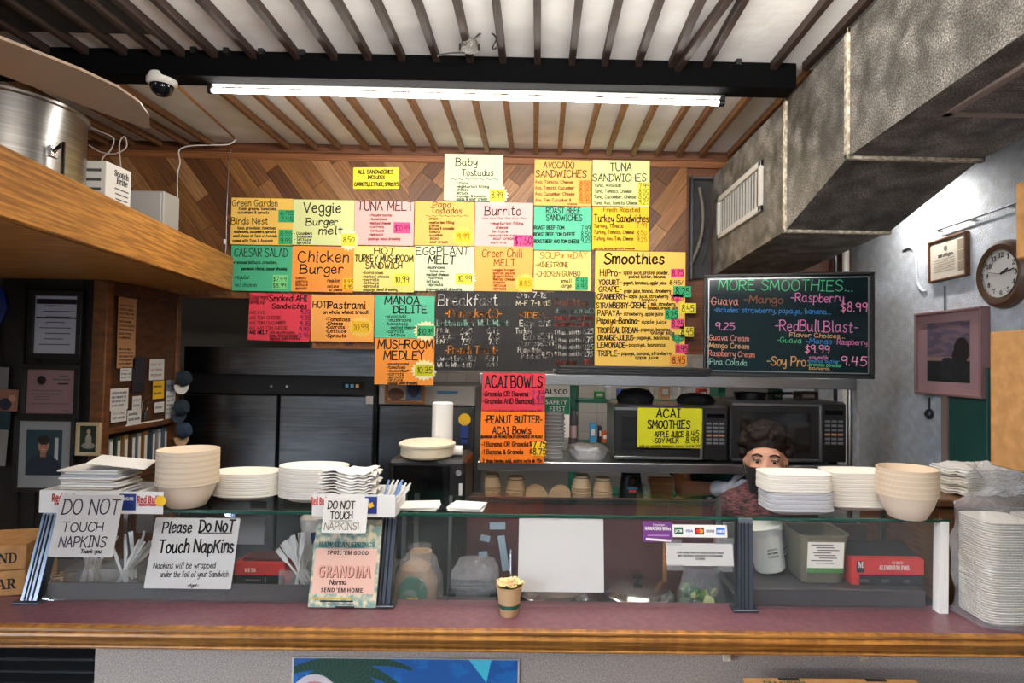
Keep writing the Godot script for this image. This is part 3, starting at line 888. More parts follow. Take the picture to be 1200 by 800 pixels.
func build_duct() -> void:
	var d := thing("air_duct", "large dusty sheet metal air duct under the ceiling at right", "duct", Vector3(DUCT_X, 2.3, -2.6))
	var o := d.position
	var st := [[3.74, 1.048, 1.5, 0.512, 1.125], [2.60, 1.048, 1.49, 0.563, 1.125], [2.07, 1.048, 1.505, 0.706, 1.14], [0.4, 1.048, 1.51, 0.75, 1.14]]
	for k in 3:
		var ends := []
		for e in [st[k], st[k + 1]]:
			ends.append([Vector3(e[1], EYE.y + e[3], -e[0]) - o, Vector3(e[2], EYE.y + e[3], -e[0]) - o, Vector3(e[2], EYE.y + e[4], -e[0]) - o, Vector3(e[1], EYE.y + e[4], -e[0]) - o])
		var s := S()
		hull8(s, ends[0] + ends[1])
		var sec := obj("duct_section", s, M.duct, d)
		var e0: Array = ends[0]
		if k > 0:
			var e = st[k]
			var fl := S()
			for side in 4:
				var c0: Vector3 = e0[side]
				var c1: Vector3 = e0[(side + 1) % 4]
				var sz: Vector3 = (c1 - c0).abs() + Vector3(0.02, 0.02, 0.024)
				box(fl, (c0 + c1) / 2.0, sz, 0.003)
			obj("seam_flange", fl, M.duct_seam, d)
	# raised cross-break on the near sheet
	var cb := S()
	var n0 := atx(1003, 165, DUCT_X) - o
	var n1 := atx(1200, 14, DUCT_X) - o
	var n2 := atx(1200, -60, DUCT_X) - o
	var n3 := atx(1066, 40, DUCT_X) - o
	var lift := Vector3(-0.012, 0, 0)
	cb.set_smooth_group(-1)
	var inn := n0 + Vector3(1, 0.2, 1)
	tri(cb, n0, n1, n3 + lift, inn)
	tri(cb, n1, n2, n3 + lift, inn)
	tri(cb, n0, n3 + lift, n2, inn)
	obj("cross_break", cb, M.duct, d)
	# register on the far section
	var g: Array[Vector3] = [atx(843, 234, DUCT_X), atx(844, 281, DUCT_X), atx(895, 246, DUCT_X), atx(895, 185, DUCT_X)]
	var ya := (g[1].y + g[2].y) / 2.0
	var yb := (g[0].y + g[3].y) / 2.0
	var za := g[0].z
	var zb := g[3].z
	var rf := S()
	var t := 0.03
	for e in [[ya, ya + t, za, zb], [yb - t, yb, za, zb], [ya, yb, za, za + t], [ya, yb, zb - t, zb]]:
		span(rf, Vector3(DUCT_X - 0.016, e[0], e[2]) - o, Vector3(DUCT_X, e[1], e[3]) - o, 0.002)
	var reg := obj("register_frame", rf, M.register, d)
	for k in 15:
		var z := lerpf(za + t, zb - t, (k + 0.5) / 15.0)
		boxed("louvre", Vector3(DUCT_X - 0.003, (ya + yb) / 2, z) - o, Vector3(0.003, yb - ya - 2 * t, 0.02), M.louvre, reg, 0.0, Basis())
	# grille in the bottom of the near section
	var by: float = EYE.y + 0.735
	var p0 := aty(1101, 128, by)
	var gx := [p0.x, p0.x + 0.3]
	var gz := [p0.z, p0.z + 0.5]
	var gf := S()
	for e in [[gx[0], gx[1], gz[0], gz[0] + 0.03], [gx[0], gx[1], gz[1] - 0.03, gz[1]], [gx[0], gx[0] + 0.03, gz[0], gz[1]], [gx[1] - 0.03, gx[1], gz[0], gz[1]]]:
		span(gf, Vector3(e[0], by - 0.022, e[2]) - o, Vector3(e[1], by - 0.004, e[3]) - o, 0.002)
	var gr := obj("grille_frame", gf, mat(c8(150, 136, 128), 0.6), d)
	for k in 12:
		boxed("grille_slat", Vector3((gx[0] + gx[1]) / 2, by - 0.012, gz[0] + 0.04 + k * 0.036) - o, Vector3(gx[1] - gx[0] - 0.04, 0.003, 0.026), mat(c8(120, 110, 106), 0.6), gr, 0.0, Basis(Vector3.RIGHT, 0.5))

# ---------------------------------------------------------------- soffit at the left and what stands on it
func build_soffit() -> void:
	var far := at(271, 309, 3.55)
	var near := at(0, 180, 1.67)
	far.y = 2.222
	near.y = 2.222
	near += (near - far) * 0.4
	var d := (far - near).normalized()
	var n := d.cross(Vector3.UP).normalized()      # towards the room
	var b := Basis(d, Vector3.UP, n if n.x > 0 else -n)
	if b.determinant() < 0:
		b = Basis(-d, Vector3.UP, b.z)
	var s := thing("wooden_soffit", "long oak faced soffit hanging along the upper left", "soffit", (near + far) / 2.0)
	var ln := near.distance_to(far)
	boxed("fascia", Vector3(0, -0.096, 0) - b.z * 0.012, Vector3(ln, 0.192, 0.024), M.oak, s, 0.003, Basis()).transform.basis = b
	for y in [[2.03, 2.05, "underside"], [2.09, 2.105, "deck"]]:
		var st := S()
		hull8(st, [Vector3(near.x - 0.02, y[0], near.z), Vector3(far.x - 0.02, y[0], far.z), Vector3(-2.99, y[0], far.z), Vector3(-2.99, y[0], near.z), Vector3(near.x - 0.02, y[1], near.z), Vector3(far.x - 0.02, y[1], far.z), Vector3(-2.99, y[1], far.z), Vector3(-2.99, y[1], near.z)])
		for k in 1:
			obj(y[2], st, M.oak, s).position = -s.position
	var deck := 2.106
	# stock pot
	var pot := thing("stock_pot", "large brushed steel stock pot standing on the wooden soffit", "pot", Vector3(-2.06, deck, -2.35))
	turned("pot_body", [Vector2(0, 0), Vector2(0.25, 0), Vector2(0.26, 0.012), Vector2(0.26, 0.475), Vector2(0.268, 0.48), Vector2(0.268, 0.49), Vector2(0.25, 0.49), Vector2(0.25, 0.03), Vector2(0, 0.03)], M.pot_steel, pot, 64)
	var hp := Basis(Vector3.UP, -0.28)
	for y in [0.2, 0.3]:
		var bs := boxed("handle_bracket", Vector3(0.262, y, 0), Vector3(0.012, 0.045, 0.03), M.chrome, pot, 0.003)
		bs.transform = Transform3D(hp, Vector3.ZERO)
	rod("handle", [hp * Vector3(0.265, 0.2, 0), hp * Vector3(0.31, 0.17, 0.0), hp * Vector3(0.31, 0.33, 0), hp * Vector3(0.265, 0.3, 0)], 0.007, M.chrome, pot)
	# scouring pad carton
	var k := thing("scouring_pad_carton", "white carton of scouring pads beside the steel pot", "box", Vector3(-1.9, deck, -2.68))
	boxed("carton", Vector3(0, 0.185, 0), Vector3(0.12, 0.37, 0.16), M.white_paper, k, 0.002)
	var side := Basis(Vector3.UP, PI / 2)
	printed("Scotch", 0.026, M.ink_black, k, Vector3(0.0612, 0.335, -0.015), true, true, "lettering", side, 0.09)
	printed("Brite", 0.026, M.ink_black, k, Vector3(0.0612, 0.305, -0.02), true, true, "lettering", side, 0.07)
	for i in 7:
		boxed("print_line", Vector3(0.0608, 0.27 - i * 0.022, -0.02), Vector3(0.0006, 0.005, 0.09 - 0.008 * (i % 3)), M.ink_grey, k)
		boxed("print_line", Vector3(0.0, 0.33 - i * 0.04, 0.0806), Vector3(0.08, 0.012, 0.0006), M.ink_grey, k)
	# small grey metal box with a key
	k = thing("metal_box", "small pale grey metal box with a key on the soffit", "box", Vector3(-1.93, deck, -3.06))
	boxed("casing", Vector3(0, 0.175, 0), Vector3(0.19, 0.35, 0.13), mat(c8(170, 168, 164), 0.5), k, 0.004)
	boxed("door", Vector3(-0.004, 0.175, 0.067), Vector3(0.175, 0.335, 0.006), mat(c8(178, 176, 172), 0.5), k, 0.002)
	rod("key", [Vector3(0.06, 0.2, 0.068), Vector3(0.06, 0.2, 0.09)], 0.008, M.black, k)
	boxed("key_bow", Vector3(0.06, 0.195, 0.092), Vector3(0.03, 0.012, 0.004), M.black, k)
	# low black device and green glass strip
	k = thing("black_adapter", "low black adapter box on the soffit under a knot of cables", "box", at(222, 292, 3.28) * Vector3(1, 0, 1) + Vector3(0, deck, 0))
	boxed("casing", Vector3(0, 0.075, 0), Vector3(0.1, 0.15, 0.08), M.black, k, 0.003)
	k = thing("green_glass_strip", "dark green glass strip lying at the far end of the soffit", "glass", (at(248, 300, 3.4) - Vector3(0.05, 0, 0)) * Vector3(1, 0, 1) + Vector3(0, deck, 0))
	boxed("strip", Vector3(0, 0.065, 0), Vector3(0.15, 0.13, 0.02), M.glass_edge, k, 0.002)
	# tangle of white cables
	k = thing("cable_tangle", "tangle of thin white cables lying beside the grey metal box", "cable", at(208, 278, 3.2))
	for i in 5:
		var pts := []
		for j in 6:
			pts.append(Vector3(rng.randf_range(-0.055, 0.06), rng.randf_range(-0.045, 0.03) - j * 0.003, rng.randf_range(-0.03, 0.03)))
		rod("wire", smooth_path(pts, 5), 0.0025, M.white_paint, k, 5)
	rod("wire", [Vector3(0, -0.1, 0), Vector3(-0.01, -0.03, 0)], 0.0025, M.white_paint, k, 5)
	# cables behind the pot
	k = thing("wall_cables", "loose white cables hanging behind the scouring pad carton", "cable", at(130, 180, 3.3))
	for w in [[[106, 150], [120, 155], [133, 162], [130, 175], [120, 186], [118, 205], [119, 220]], [[104, 170], [118, 178], [135, 180], [148, 172], [146, 160], [140, 168], [141, 190], [144, 215]]]:
		var q := []
		for p in w:
			q.append(at(p[0], p[1], 3.3) - k.position)
		rod("wire", smooth_path(q), 0.0035, M.old_paper, k, 6)
	# thin wire with a clip on the header
	k = thing("hanging_wire", "thin grey wire with a white clip hanging beside the menu", "wire", at(269, 176, 3.66))
	var q2 := []
	for p in [[271, 176], [269, 182], [268, 200], [266, 240], [265, 280], [264, 300]]:
		q2.append(at(p[0], p[1], 3.66) - k.position)
	rod("wire", smooth_path(q2), 0.0025, M.aluminium, k, 5)
	boxed("clip", at(263, 283, 3.655) - k.position, Vector3(0.012, 0.03, 0.01), M.white_paint, k, 0.003)

# ---------------------------------------------------------------- dark wall with frames, cabinet with pinned notes
func framed(called: String, label: String, category: String, r: Array, z: float, rim: float, frame: Material, mount: Material) -> Node3D:
	var u := z / F
	var c := at((r[0] + r[2]) / 2.0, (r[1] + r[3]) / 2.0, z)
	var t := thing(called, label, category, c)
	var w: float = (r[2] - r[0]) * u
	var h: float = (r[3] - r[1]) * u
	var st := S()
	for e in [[0, 1], [0, -1], [1, 0], [-1, 0]]:
		box(st, Vector3(e[0] * (w - rim) / 2, e[1] * (h - rim) / 2, 0.006), Vector3(rim if e[0] else w, rim if e[1] else h - 2 * rim, 0.02), 0.002)
	obj("frame", st, frame, t)
	boxed("mount", Vector3(0, 0, 0.002), Vector3(w - rim, h - rim, 0.006), mount, t)
	return t
func picture(called: String, w: float, h: float, im: Image, parent: Node, where: Vector3, rough := 0.5) -> MeshInstance3D:
	var st := S()
	front(st, Vector3(-w / 2, -h / 2, 0), Vector3(w / 2, -h / 2, 0), Vector3(w / 2, h / 2, 0), Vector3(-w / 2, h / 2, 0))
	var m := mat(Color.WHITE, rough)
	m.albedo_texture = tex(im)
	var o := obj(called, st, m, parent)
	o.position = where
	return o
func ellipse(im: Image, c: Vector2, r: Vector2, col: Color) -> void:
	for y in range(maxi(0, int(c.y - r.y)), mini(im.get_height(), int(c.y + r.y) + 1)):
		for x in range(maxi(0, int(c.x - r.x)), mini(im.get_width(), int(c.x + r.x) + 1)):
			if pow((x - c.x) / r.x, 2) + pow((y - c.y) / r.y, 2) <= 1.0:
				im.set_pixel(x, y, col)
func plain_image(w: int, h: int, col: Color) -> Image:
	var im := Image.create(w, h, false, Image.FORMAT_RGB8)
	im.fill(col)
	return im
func pinned(label: String, r: Array, m: Material, rows := 0, ink := "grey", group := "notes pinned on the brown cabinet") -> void:   # on the cabinet's side, facing the room
	var a := atx(r[0], (r[1] + r[3]) / 2.0, CAB_X + 0.012)
	var b := atx(r[2], (r[1] + r[3]) / 2.0, CAB_X + 0.012)
	var c := (a + b) / 2.0
	var w := absf(a.z - b.z)
	var h: float = (r[3] - r[1]) * absf(c.z) / F
	var t := thing("pinned_note", label, "note", c, group, Basis(Vector3.UP, PI / 2))
	var st := S()
	slab(st, round_rect(w, h, 0.002), 0, 0.0012)
	obj("sheet", st, m, t)
	if rows:
		var lines := []
		for k in rows:
			scribble(lines, -w * 0.42, w * rng.randf_range(0.2, 0.42), -h * 0.36 + h * 0.76 * (k + 0.6) / rows, minf(h / rows * 0.5, 0.016), ink, int(r[0]) * 31 + k)
		for l in lines:
			l.append(0.0016)
		letter(t, lines, func(x: float, y: float) -> Vector2: return Vector2(x, -y), 0.002)
func build_left_side() -> void:
	var w := struct("wall_left_panel", "dark brown panelled wall with framed certificates at the far left", "wall")
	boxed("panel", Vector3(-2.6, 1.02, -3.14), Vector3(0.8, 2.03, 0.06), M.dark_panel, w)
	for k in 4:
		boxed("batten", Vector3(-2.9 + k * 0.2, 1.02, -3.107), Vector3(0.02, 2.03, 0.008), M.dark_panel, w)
	var z := 3.09
	# two certificates, a portrait, a small snapshot
	var cert := framed("framed_certificate", "white certificate in a black frame, uppermost on the dark wall", "certificate", [36, 341, 97, 420], z, 0.026, M.black, M.print_white)
	var u := z / F
	boxed("heading", Vector3(0, 27 * u, 0.0056), Vector3(46 * u, 6 * u, 0.001), M.ink_black, cert)
	boxed("rule", Vector3(0, 8 * u, 0.0056), Vector3(46 * u, 2 * u, 0.001), M.ink_black, cert)
	for k in 8:
		boxed("print_line", Vector3(rng.randf_range(-3, 3) * u, (22 - k * 6.4) * u, 0.0056), Vector3((22 + 14 * ((k * 5) % 3) / 2.0) * u, 1.1 * u, 0.001), M.ink_grey, cert)
	cert = framed("framed_certificate", "dull pink certificate with a round seal in a black frame", "certificate", [27, 427, 94, 490], z, 0.026, M.black, mat(c8(146, 112, 116), 0.6))
	turned("seal", [Vector2(0, 0.002), Vector2(0.02, 0.002), Vector2(0.022, 0), Vector2(0.012, 0)], M.ink_black, cert, 20, Vector3(-11 * u, 13 * u, 0.006), 2.0, Basis(Vector3.RIGHT, PI / 2))
	for k in 9:
		var y: int = [18, 14, 9, 1, -3, -6, -9, -14, -22][k]
		boxed("print_line", Vector3([14, 12, 14, -4, -6, -10, -9, 0, 18][k] * u, y * u, 0.0056), Vector3([10, 20, 12, 36, 34, 18, 18, 44, 8][k] * u, (1.8 if k < 3 else 0.9) * u, 0.001), M.ink_grey if k != 2 else M.ink_black, cert)
	var pf := framed("framed_portrait", "framed colour portrait of a dark haired man with a pale mount", "picture", [19, 489, 88, 575], z, 0.02, M.black, mat(c8(158, 162, 166), 0.7))
	var im := plain_image(96, 120, c8(28, 62, 74))
	im.fill_rect(Rect2i(76, 20, 10, 60), c8(206, 204, 208))
	ellipse(im, Vector2(46, 108), Vector2(48, 44), c8(18, 34, 54))
	im.fill_rect(Rect2i(38, 50, 16, 22), c8(158, 106, 82))
	ellipse(im, Vector2(46, 40), Vector2(15, 20), c8(176, 122, 96))
	ellipse(im, Vector2(46, 26), Vector2(17, 12), c8(24, 18, 18))
	for e in [Vector2(40, 38), Vector2(52, 38)]:
		ellipse(im, e, Vector2(2.4, 1.2), c8(30, 22, 20))
	ellipse(im, Vector2(46, 51), Vector2(5, 1.4), c8(206, 170, 160))
	picture("photo_print", 41 * u, 52 * u, im, pf, Vector3(-1 * u, 2 * u, 0.006))
	var sn := framed("framed_snapshot", "small snapshot of a seated child in a pale wooden frame", "picture", [91, 495, 118, 533], z, 0.016, mat(c8(196, 176, 140), 0.6), M.matte_black)
	im = plain_image(40, 56, c8(18, 40, 26))
	ellipse(im, Vector2(20, 42), Vector2(16, 7), c8(150, 150, 142))
	ellipse(im, Vector2(20, 30), Vector2(8, 13), c8(168, 160, 150))
	ellipse(im, Vector2(20, 12), Vector2(5, 6), c8(190, 150, 130))
	picture("photo_print", 19 * u, 30 * u, im, sn, Vector3(0, 0, 0.006))
	# papers and snapshots pinned at the very edge
	var edge := [[0, 430, 10, 455, c8(120, 118, 116), "grey torn note at the left edge of the dark wall"], [0, 456, 21, 481, c8(150, 104, 84), "snapshot of people pinned at the left edge of the dark wall"], [0, 481, 12, 503, c8(26, 62, 70), "dark teal snapshot pinned below the people snapshot"], [0, 503, 8, 545, c8(150, 148, 144), "long white paper hanging at the left edge of the dark wall"]]
	for e in edge:
		var t := card("wall_paper_scrap", e[5], "paper", [e[0] - 12, e[1], e[2], e[3]], z, mat(e[4], 0.7), [], [], "", 0.0015, -0.04)
		if e[1] == 456:
			ellipse_part(t, Vector3(0.042, 0.01, 0.0016), 0.018, mat(c8(190, 140, 112), 0.7))
			ellipse_part(t, Vector3(0.01, -0.02, 0.0016), 0.03, mat(c8(30, 36, 60), 0.7))
	var tv := thing("blue_bag", "shiny dark blue bag hanging under the soffit at the left edge", "bag", at(-14, 352, 2.9))
	var bs := S(true)
	lathe(bs, [Vector2(0, -0.12), Vector2(0.05, -0.11), Vector2(0.075, -0.03), Vector2(0.06, 0.05), Vector2(0.02, 0.1), Vector2(0.03, 0.13)], 14, Vector3.ZERO, 2.0, Basis(), 0.25)
	obj("bag_skin", bs, mat(c8(20, 50, 140), 0.2), tv)
	# cabinet
	var cab := thing("notice_cabinet", "brown wooden cabinet end covered with pinned notes", "cabinet", Vector3(CAB_X, 0, -3.43))
	boxed("post", Vector3(-0.02, 1.015, 0.305), Vector3(0.07, 2.03, 0.05), M.cabinet_edge, cab, 0.004)
	boxed("post", Vector3(-0.02, 1.015, -0.305), Vector3(0.06, 2.03, 0.04), M.cabinet_edge, cab, 0.004)
	boxed("top_rail", Vector3(-0.02, 1.995, 0), Vector3(0.06, 0.07, 0.58), M.brown_wood, cab, 0.004)
	boxed("notice_panel", Vector3(-0.02, 1.61, 0), Vector3(0.04, 0.72, 0.58), M.brown_wood, cab)
	boxed("shelf_rail", Vector3(-0.005, 1.265, 0), Vector3(0.04, 0.03, 0.58), M.cabinet_edge, cab, 0.004)
	boxed("shelf", Vector3(-0.2, 1.0, 0), Vector3(0.42, 0.03, 0.58), M.brown_wood, cab)
	boxed("lower_panel", Vector3(-0.02, 0.49, 0), Vector3(0.04, 0.98, 0.58), M.brown_wood, cab)
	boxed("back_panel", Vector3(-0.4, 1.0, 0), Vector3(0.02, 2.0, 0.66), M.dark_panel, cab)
	# binders and papers in the cabinet opening
	var tones := [c8(92, 112, 124), c8(150, 150, 150), c8(70, 84, 96), c8(156, 104, 44), c8(120, 122, 124), c8(92, 66, 44), c8(158, 116, 60), c8(70, 82, 64), c8(128, 130, 134), c8(176, 176, 176)]
	var bl := ["dusty blue folder", "pale grey folder", "slate folder", "orange brown folder", "grey folder", "dark brown folder", "tan folder", "olive folder", "light grey folder", "white folder"]
	for k in 10:
		var fo := thing("folder", "%s standing in the opening below the pinned notes" % bl[k], "folder", Vector3(CAB_X - 0.13, 1.0158, -3.69 + k * 0.056), "folders in the cabinet opening", Basis(Vector3.UP, rng.randf_range(-0.1, 0.1)))
		boxed("cover", Vector3(0, 0.105, 0), Vector3(0.2, 0.21 - 0.01 * (k % 3), 0.03), mat(tones[k], 0.7), fo, 0.003)
		boxed("paper_edge", Vector3(0.101, 0.1, 0), Vector3(0.002, 0.17, 0.018), M.white_paper, fo)
	pinned("long tan paper with handwriting on the cabinet", [138, 349, 159, 404], M.tan_paper, 9, "black")
	pinned("second tan paper hanging below the long tan one", [137, 404, 158, 431], M.tan_paper, 5, "black")
	pinned("small white note below the tan papers", [141, 430, 154, 446], M.white_paper, 3)
	pinned("dark snapshot of a person pinned in the middle", [155, 419, 170, 459], mat(c8(52, 48, 54), 0.4), 0)
	pinned("white note with red writing", [175, 421, 192, 445], M.white_paper, 3, "red")
	pinned("yellow sticky note on the brown cabinet", [179, 446, 192, 467], M.gold, 2)
	pinned("small white note under the yellow one", [181, 471, 192, 483], M.white_paper, 1)
	pinned("little printed card at the right edge", [195, 445, 205, 458], mat(c8(150, 152, 160), 0.6), 1)
	pinned("tall white receipt at the right edge", [194, 458, 205, 490], M.white_paper, 5)
	pinned("white note with blue writing at the left edge", [129, 455, 150, 480], M.white_paper, 4, "blue")
	pinned("white note below the one with blue writing", [130, 480, 148, 494], M.white_paper, 2)
	pinned("narrow white note beside the key ring", [155, 464, 165, 480], M.white_paper, 2)
	pinned("white note below the narrow one", [149, 480, 165, 496], M.white_paper, 2)
	pinned("long white strip along the bottom of the panel", [147, 494, 191, 501], M.white_paper, 1)
	var kr := thing("key_ring", "silver key ring hanging among the pinned notes", "keys", atx(171, 475, CAB_X + 0.02))
	rod("ring", smooth_path([Vector3(0, 0.03, 0), Vector3(0, 0.03, 0.025), Vector3(0, -0.01, 0.03), Vector3(0, -0.03, 0.0), Vector3(0, 0, -0.02), Vector3(0, 0.03, 0)]), 0.003, M.chrome, kr, 6)
	boxed("key", Vector3(0, -0.055, 0.0), Vector3(0.004, 0.05, 0.02), M.chrome, kr, 0.001)
	# caps on the far edge of the cabinet
	var caps := [[222, 444, c8(28, 44, 58), "navy baseball cap with a white panel, uppermost on the cabinet edge"], [219, 478, c8(36, 50, 64), "dark blue baseball cap hanging between two others"], [222, 505, c8(40, 60, 84), "blue baseball cap with a tan brim, lowest on the cabinet edge"]]
	for k in 3:
		var cp := thing("baseball_cap", caps[k][3], "cap", at(caps[k][0] - 5, caps[k][1], 3.67), "caps on the cabinet edge", Basis.from_scale(Vector3.ONE * 0.56))
		var b := Basis(Vector3.BACK, -1.25)
		turned("crown", [Vector2(0.085, 0), Vector2(0.084, 0.04), Vector2(0.066, 0.08), Vector2(0.03, 0.1), Vector2(0, 0.104)], mat(caps[k][2], 0.8), cp, 24, Vector3(-0.04, 0, 0), 2.0, b)
		var br := S()
		var pl := PackedVector2Array()
		for i in 13:
			var a := PI * i / 12.0
			pl.append(Vector2(cos(a) * 0.075, -sin(a) * 0.1))
		slab(br, pl, -0.003, 0.003)
		var bo := obj("brim", br, M.kraft if k == 2 else M.white_paint if k == 0 else mat(caps[k][2], 0.8), cp)
		bo.transform = Transform3D(Basis(Vector3.UP, 0.9), Vector3(-0.03, -0.06, 0.01))
func ellipse_part(parent: Node, where: Vector3, r: float, m: Material) -> void:
	turned("printed_figure", [Vector2(0, 0.0006), Vector2(r, 0.0006), Vector2(r, 0)], m, parent, 16, where, 2.0, Basis(Vector3.RIGHT, PI / 2))

# ---------------------------------------------------------------- refrigerators
func build_kitchen() -> void:
	var z := 4.0
	var u := z / F
	var x0 := at(214, 500, z).x
	var x1 := at(441, 500, z).x
	var top := at(380, 408, z).y
	var f := thing("refrigerator", "wide two door steel refrigerator behind the counter", "refrigerator", Vector3((x0 + x1) / 2, 0, -z))
	var w := x1 - x0
	boxed("cabinet", Vector3(0, top / 2 + 0.04, -0.38), Vector3(w, top - 0.08, 0.72), M.dark_steel, f, 0.004)
	boxed("upper_grille", Vector3(0, top - 16 * u, -0.005), Vector3(w, 32 * u, 0.03), M.fridge_steel, f, 0.003)
	boxed("control_band", Vector3(0, top - 43 * u, 0.0), Vector3(w, 22 * u, 0.04), M.black, f, 0.003)
	var dsp := boxed("display_panel", Vector3(w / 2 - 27 * u, top - 43 * u, 0.021), Vector3(26 * u, 8 * u, 0.002), M.matte_black, f)
	for k in 3:
		boxed("display_digit", Vector3(w / 2 - (34 - k * 6.0) * u, top - 43 * u, 0.023), Vector3(3.6 * u, 3.6 * u, 0.001), mat(c8(120, 190, 230), 0.5) if k < 2 else mat(c8(240, 190, 120), 0.5), dsp)
	for s in 2:
		var dw := w / 2 - 0.02
		var dh := top - 55 * u - 0.12
		var dx := (-1 if s == 0 else 1) * (w / 4 - 0.002)
		var door := boxed("door", Vector3(dx, 0.12 + dh / 2, 0.005), Vector3(dw, dh, 0.05), M.fridge_steel, f, 0.006)
		boxed("recessed_handle", Vector3(dx + (dw / 2 - 0.1) * (1 if s == 0 else -1), dh - 0.58, 0.028), Vector3(0.11, 0.05, 0.008), M.black, door, 0.004)
		boxed("hinge", Vector3((-1 if s == 0 else 1) * 0.05, top - 45 * u, 0.024), Vector3(0.015, 0.015, 0.006), M.chrome, f)
	boxed("sticker", Vector3(w / 2 - 7 * u, top - 59 * u, 0.033), Vector3(8 * u, 9 * u, 0.002), M.old_paper, f)
	for k in 4:
		boxed("foot", Vector3([-1, 1, -1, 1][k] * (w / 2 - 0.08), 0.03, [-0.08, -0.08, -0.66, -0.66][k]), Vector3(0.05, 0.06, 0.05), M.black, f)
	# narrow refrigerator
	x0 = at(444, 500, z).x
	x1 = at(556, 500, z).x
	top = at(500, 452, z).y
	w = x1 - x0
	f = thing("refrigerator", "narrow single door steel refrigerator with round stickers", "refrigerator", Vector3((x0 + x1) / 2, 0, -z))
	boxed("cabinet", Vector3(0, top / 2 + 0.04, -0.38), Vector3(w, top - 0.08, 0.72), M.dark_steel, f, 0.004)
	boxed("control_band", Vector3(0, top - 11 * u, 0.0), Vector3(w, 22 * u, 0.04), mat(c8(190, 184, 176), 0.4, 0.4), f, 0.003)
	var door2 := boxed("door", Vector3(0, 0.12 + (top - 23 * u - 0.12) / 2, 0.005), Vector3(w - 0.012, top - 23 * u - 0.12, 0.05), M.fridge_steel, f, 0.006)
	boxed("blue_strip", Vector3(24 * u, top - 7 * u, 0.022), Vector3(24 * u, 3 * u, 0.002), mat(c8(70, 130, 180), 0.4), f)
	turned("round_sticker", [Vector2(0, 0.002), Vector2(0.038, 0.002), Vector2(0.04, 0)], M.gold, f, 24, Vector3(w / 2 - 11 * u, top - 38 * u, 0.031), 2.0, Basis(Vector3.RIGHT, PI / 2))
	boxed("ribbon_sticker", Vector3(w / 2 - 11 * u, top - 52 * u, 0.031), Vector3(9 * u, 14 * u, 0.002), M.navy, f)
	boxed("ribbon_sticker", Vector3(w / 2 - 11 * u, top - 63 * u, 0.031), Vector3(8 * u, 5 * u, 0.002), M.navy, f)
	for k in 4:
		boxed("foot", Vector3([-1, 1, -1, 1][k] * (w / 2 - 0.08), 0.03, [-0.08, -0.08, -0.66, -0.66][k]), Vector3(0.05, 0.06, 0.05), M.black, f)
	# framed photo leaning below the menu, on the narrow refrigerator
	var fp := framed("framed_picture", "wood framed picture of a room behind the mushroom medley card", "picture", [452, 432, 498, 472], 3.93, 0.018, M.oak, M.white_paper)
	var im := plain_image(64, 56, c8(196, 176, 150))
	im.fill_rect(Rect2i(34, 0, 30, 56), c8(90, 120, 160))
	ellipse(im, Vector2(48, 30), Vector2(12, 20), c8(50, 60, 84))
	ellipse(im, Vector2(14, 44), Vector2(16, 12), c8(120, 84, 60))
	picture("photo_print", 39 * 3.93 / F, 33 * 3.93 / F, im, fp, Vector3(0, 0, 0.006))
	# work table behind the case, at the left, with a black oven on it
	var tb := thing("prep_table", "black prep table behind the display case under the black oven", "table", Vector3(at(500, 590, 2.6).x, 0, -2.62))
	boxed("table_top", Vector3(0, 1.04, 0), Vector3(0.46, 0.03, 0.42), M.black, tb, 0.003)
	boxed("cabinet_body", Vector3(0, 0.55, 0), Vector3(0.42, 0.95, 0.38), M.matte_black, tb)
	for k in 4:
		boxed("leg", Vector3([-1, 1, -1, 1][k] * 0.19, 0.5375, [-1, -1, 1, 1][k] * 0.17), Vector3(0.035, 1.0, 0.035), M.dark_steel, tb)
	var oz := 2.45
	var ou := oz / F
	var ov := thing("countertop_oven", "black countertop oven on the prep table behind the glass", "oven", Vector3(at(499, 590, oz).x, 1.055, -oz - 0.15))
	var oh := at(499, 539, oz).y - 1.055
	boxed("casing", Vector3(0, oh / 2, 0), Vector3(90 * ou, oh, 0.3), M.black, ov, 0.012)
	boxed("door_glass", Vector3(-0.02, oh / 2, 0.151), Vector3(66 * ou, oh * 0.8, 0.004), mat(c8(8, 8, 10), 0.06), ov, 0.002)
	boxed("label_plate", Vector3(40 * ou, oh * 0.45, 0.152), Vector3(4 * ou, 14 * ou, 0.002), M.white_paint, ov)
	rod("knob", [Vector3(38 * ou, oh * 0.78, 0.15), Vector3(38 * ou, oh * 0.78, 0.17)], 0.012, M.chrome, ov, 12)
	var oy := 1.055 + oh + 0.001
	var dish := thing("lidded_dish", "round cream lidded dish on top of the black oven", "dish", Vector3(at(496, 530, oz).x, oy, -oz - 0.088))
	turned("dish_body", [Vector2(0, 0), Vector2(0.098, 0), Vector2(0.106, 0.008), Vector2(0.108, 0.045), Vector2(0, 0.045)], mat(c8(222, 206, 176), 0.5), dish, 40)
	turned("dish_lid", [Vector2(0.1, 0.044), Vector2(0.114, 0.046), Vector2(0.115, 0.056), Vector2(0.1, 0.064), Vector2(0.05, 0.07), Vector2(0, 0.072)], mat(c8(228, 214, 186), 0.5), dish, 40)
	var roll := thing("paper_towel_roll", "white paper towel roll standing behind the cream dish", "paper roll", Vector3(at(518, 520, oz + 0.255).x, oy, -oz - 0.255))
	turned("roll", [Vector2(0.018, 0), Vector2(0.045, 0), Vector2(0.046, 0.004), Vector2(0.045, 0.205), Vector2(0.04, 0.21), Vector2(0.018, 0.21), Vector2(0.018, 0)], M.napkin, roll, 32)
	turned("core", [Vector2(0.018, 0.002), Vector2(0.018, 0.208), Vector2(0.016, 0.208), Vector2(0.016, 0.002)], M.kraft, roll, 24)
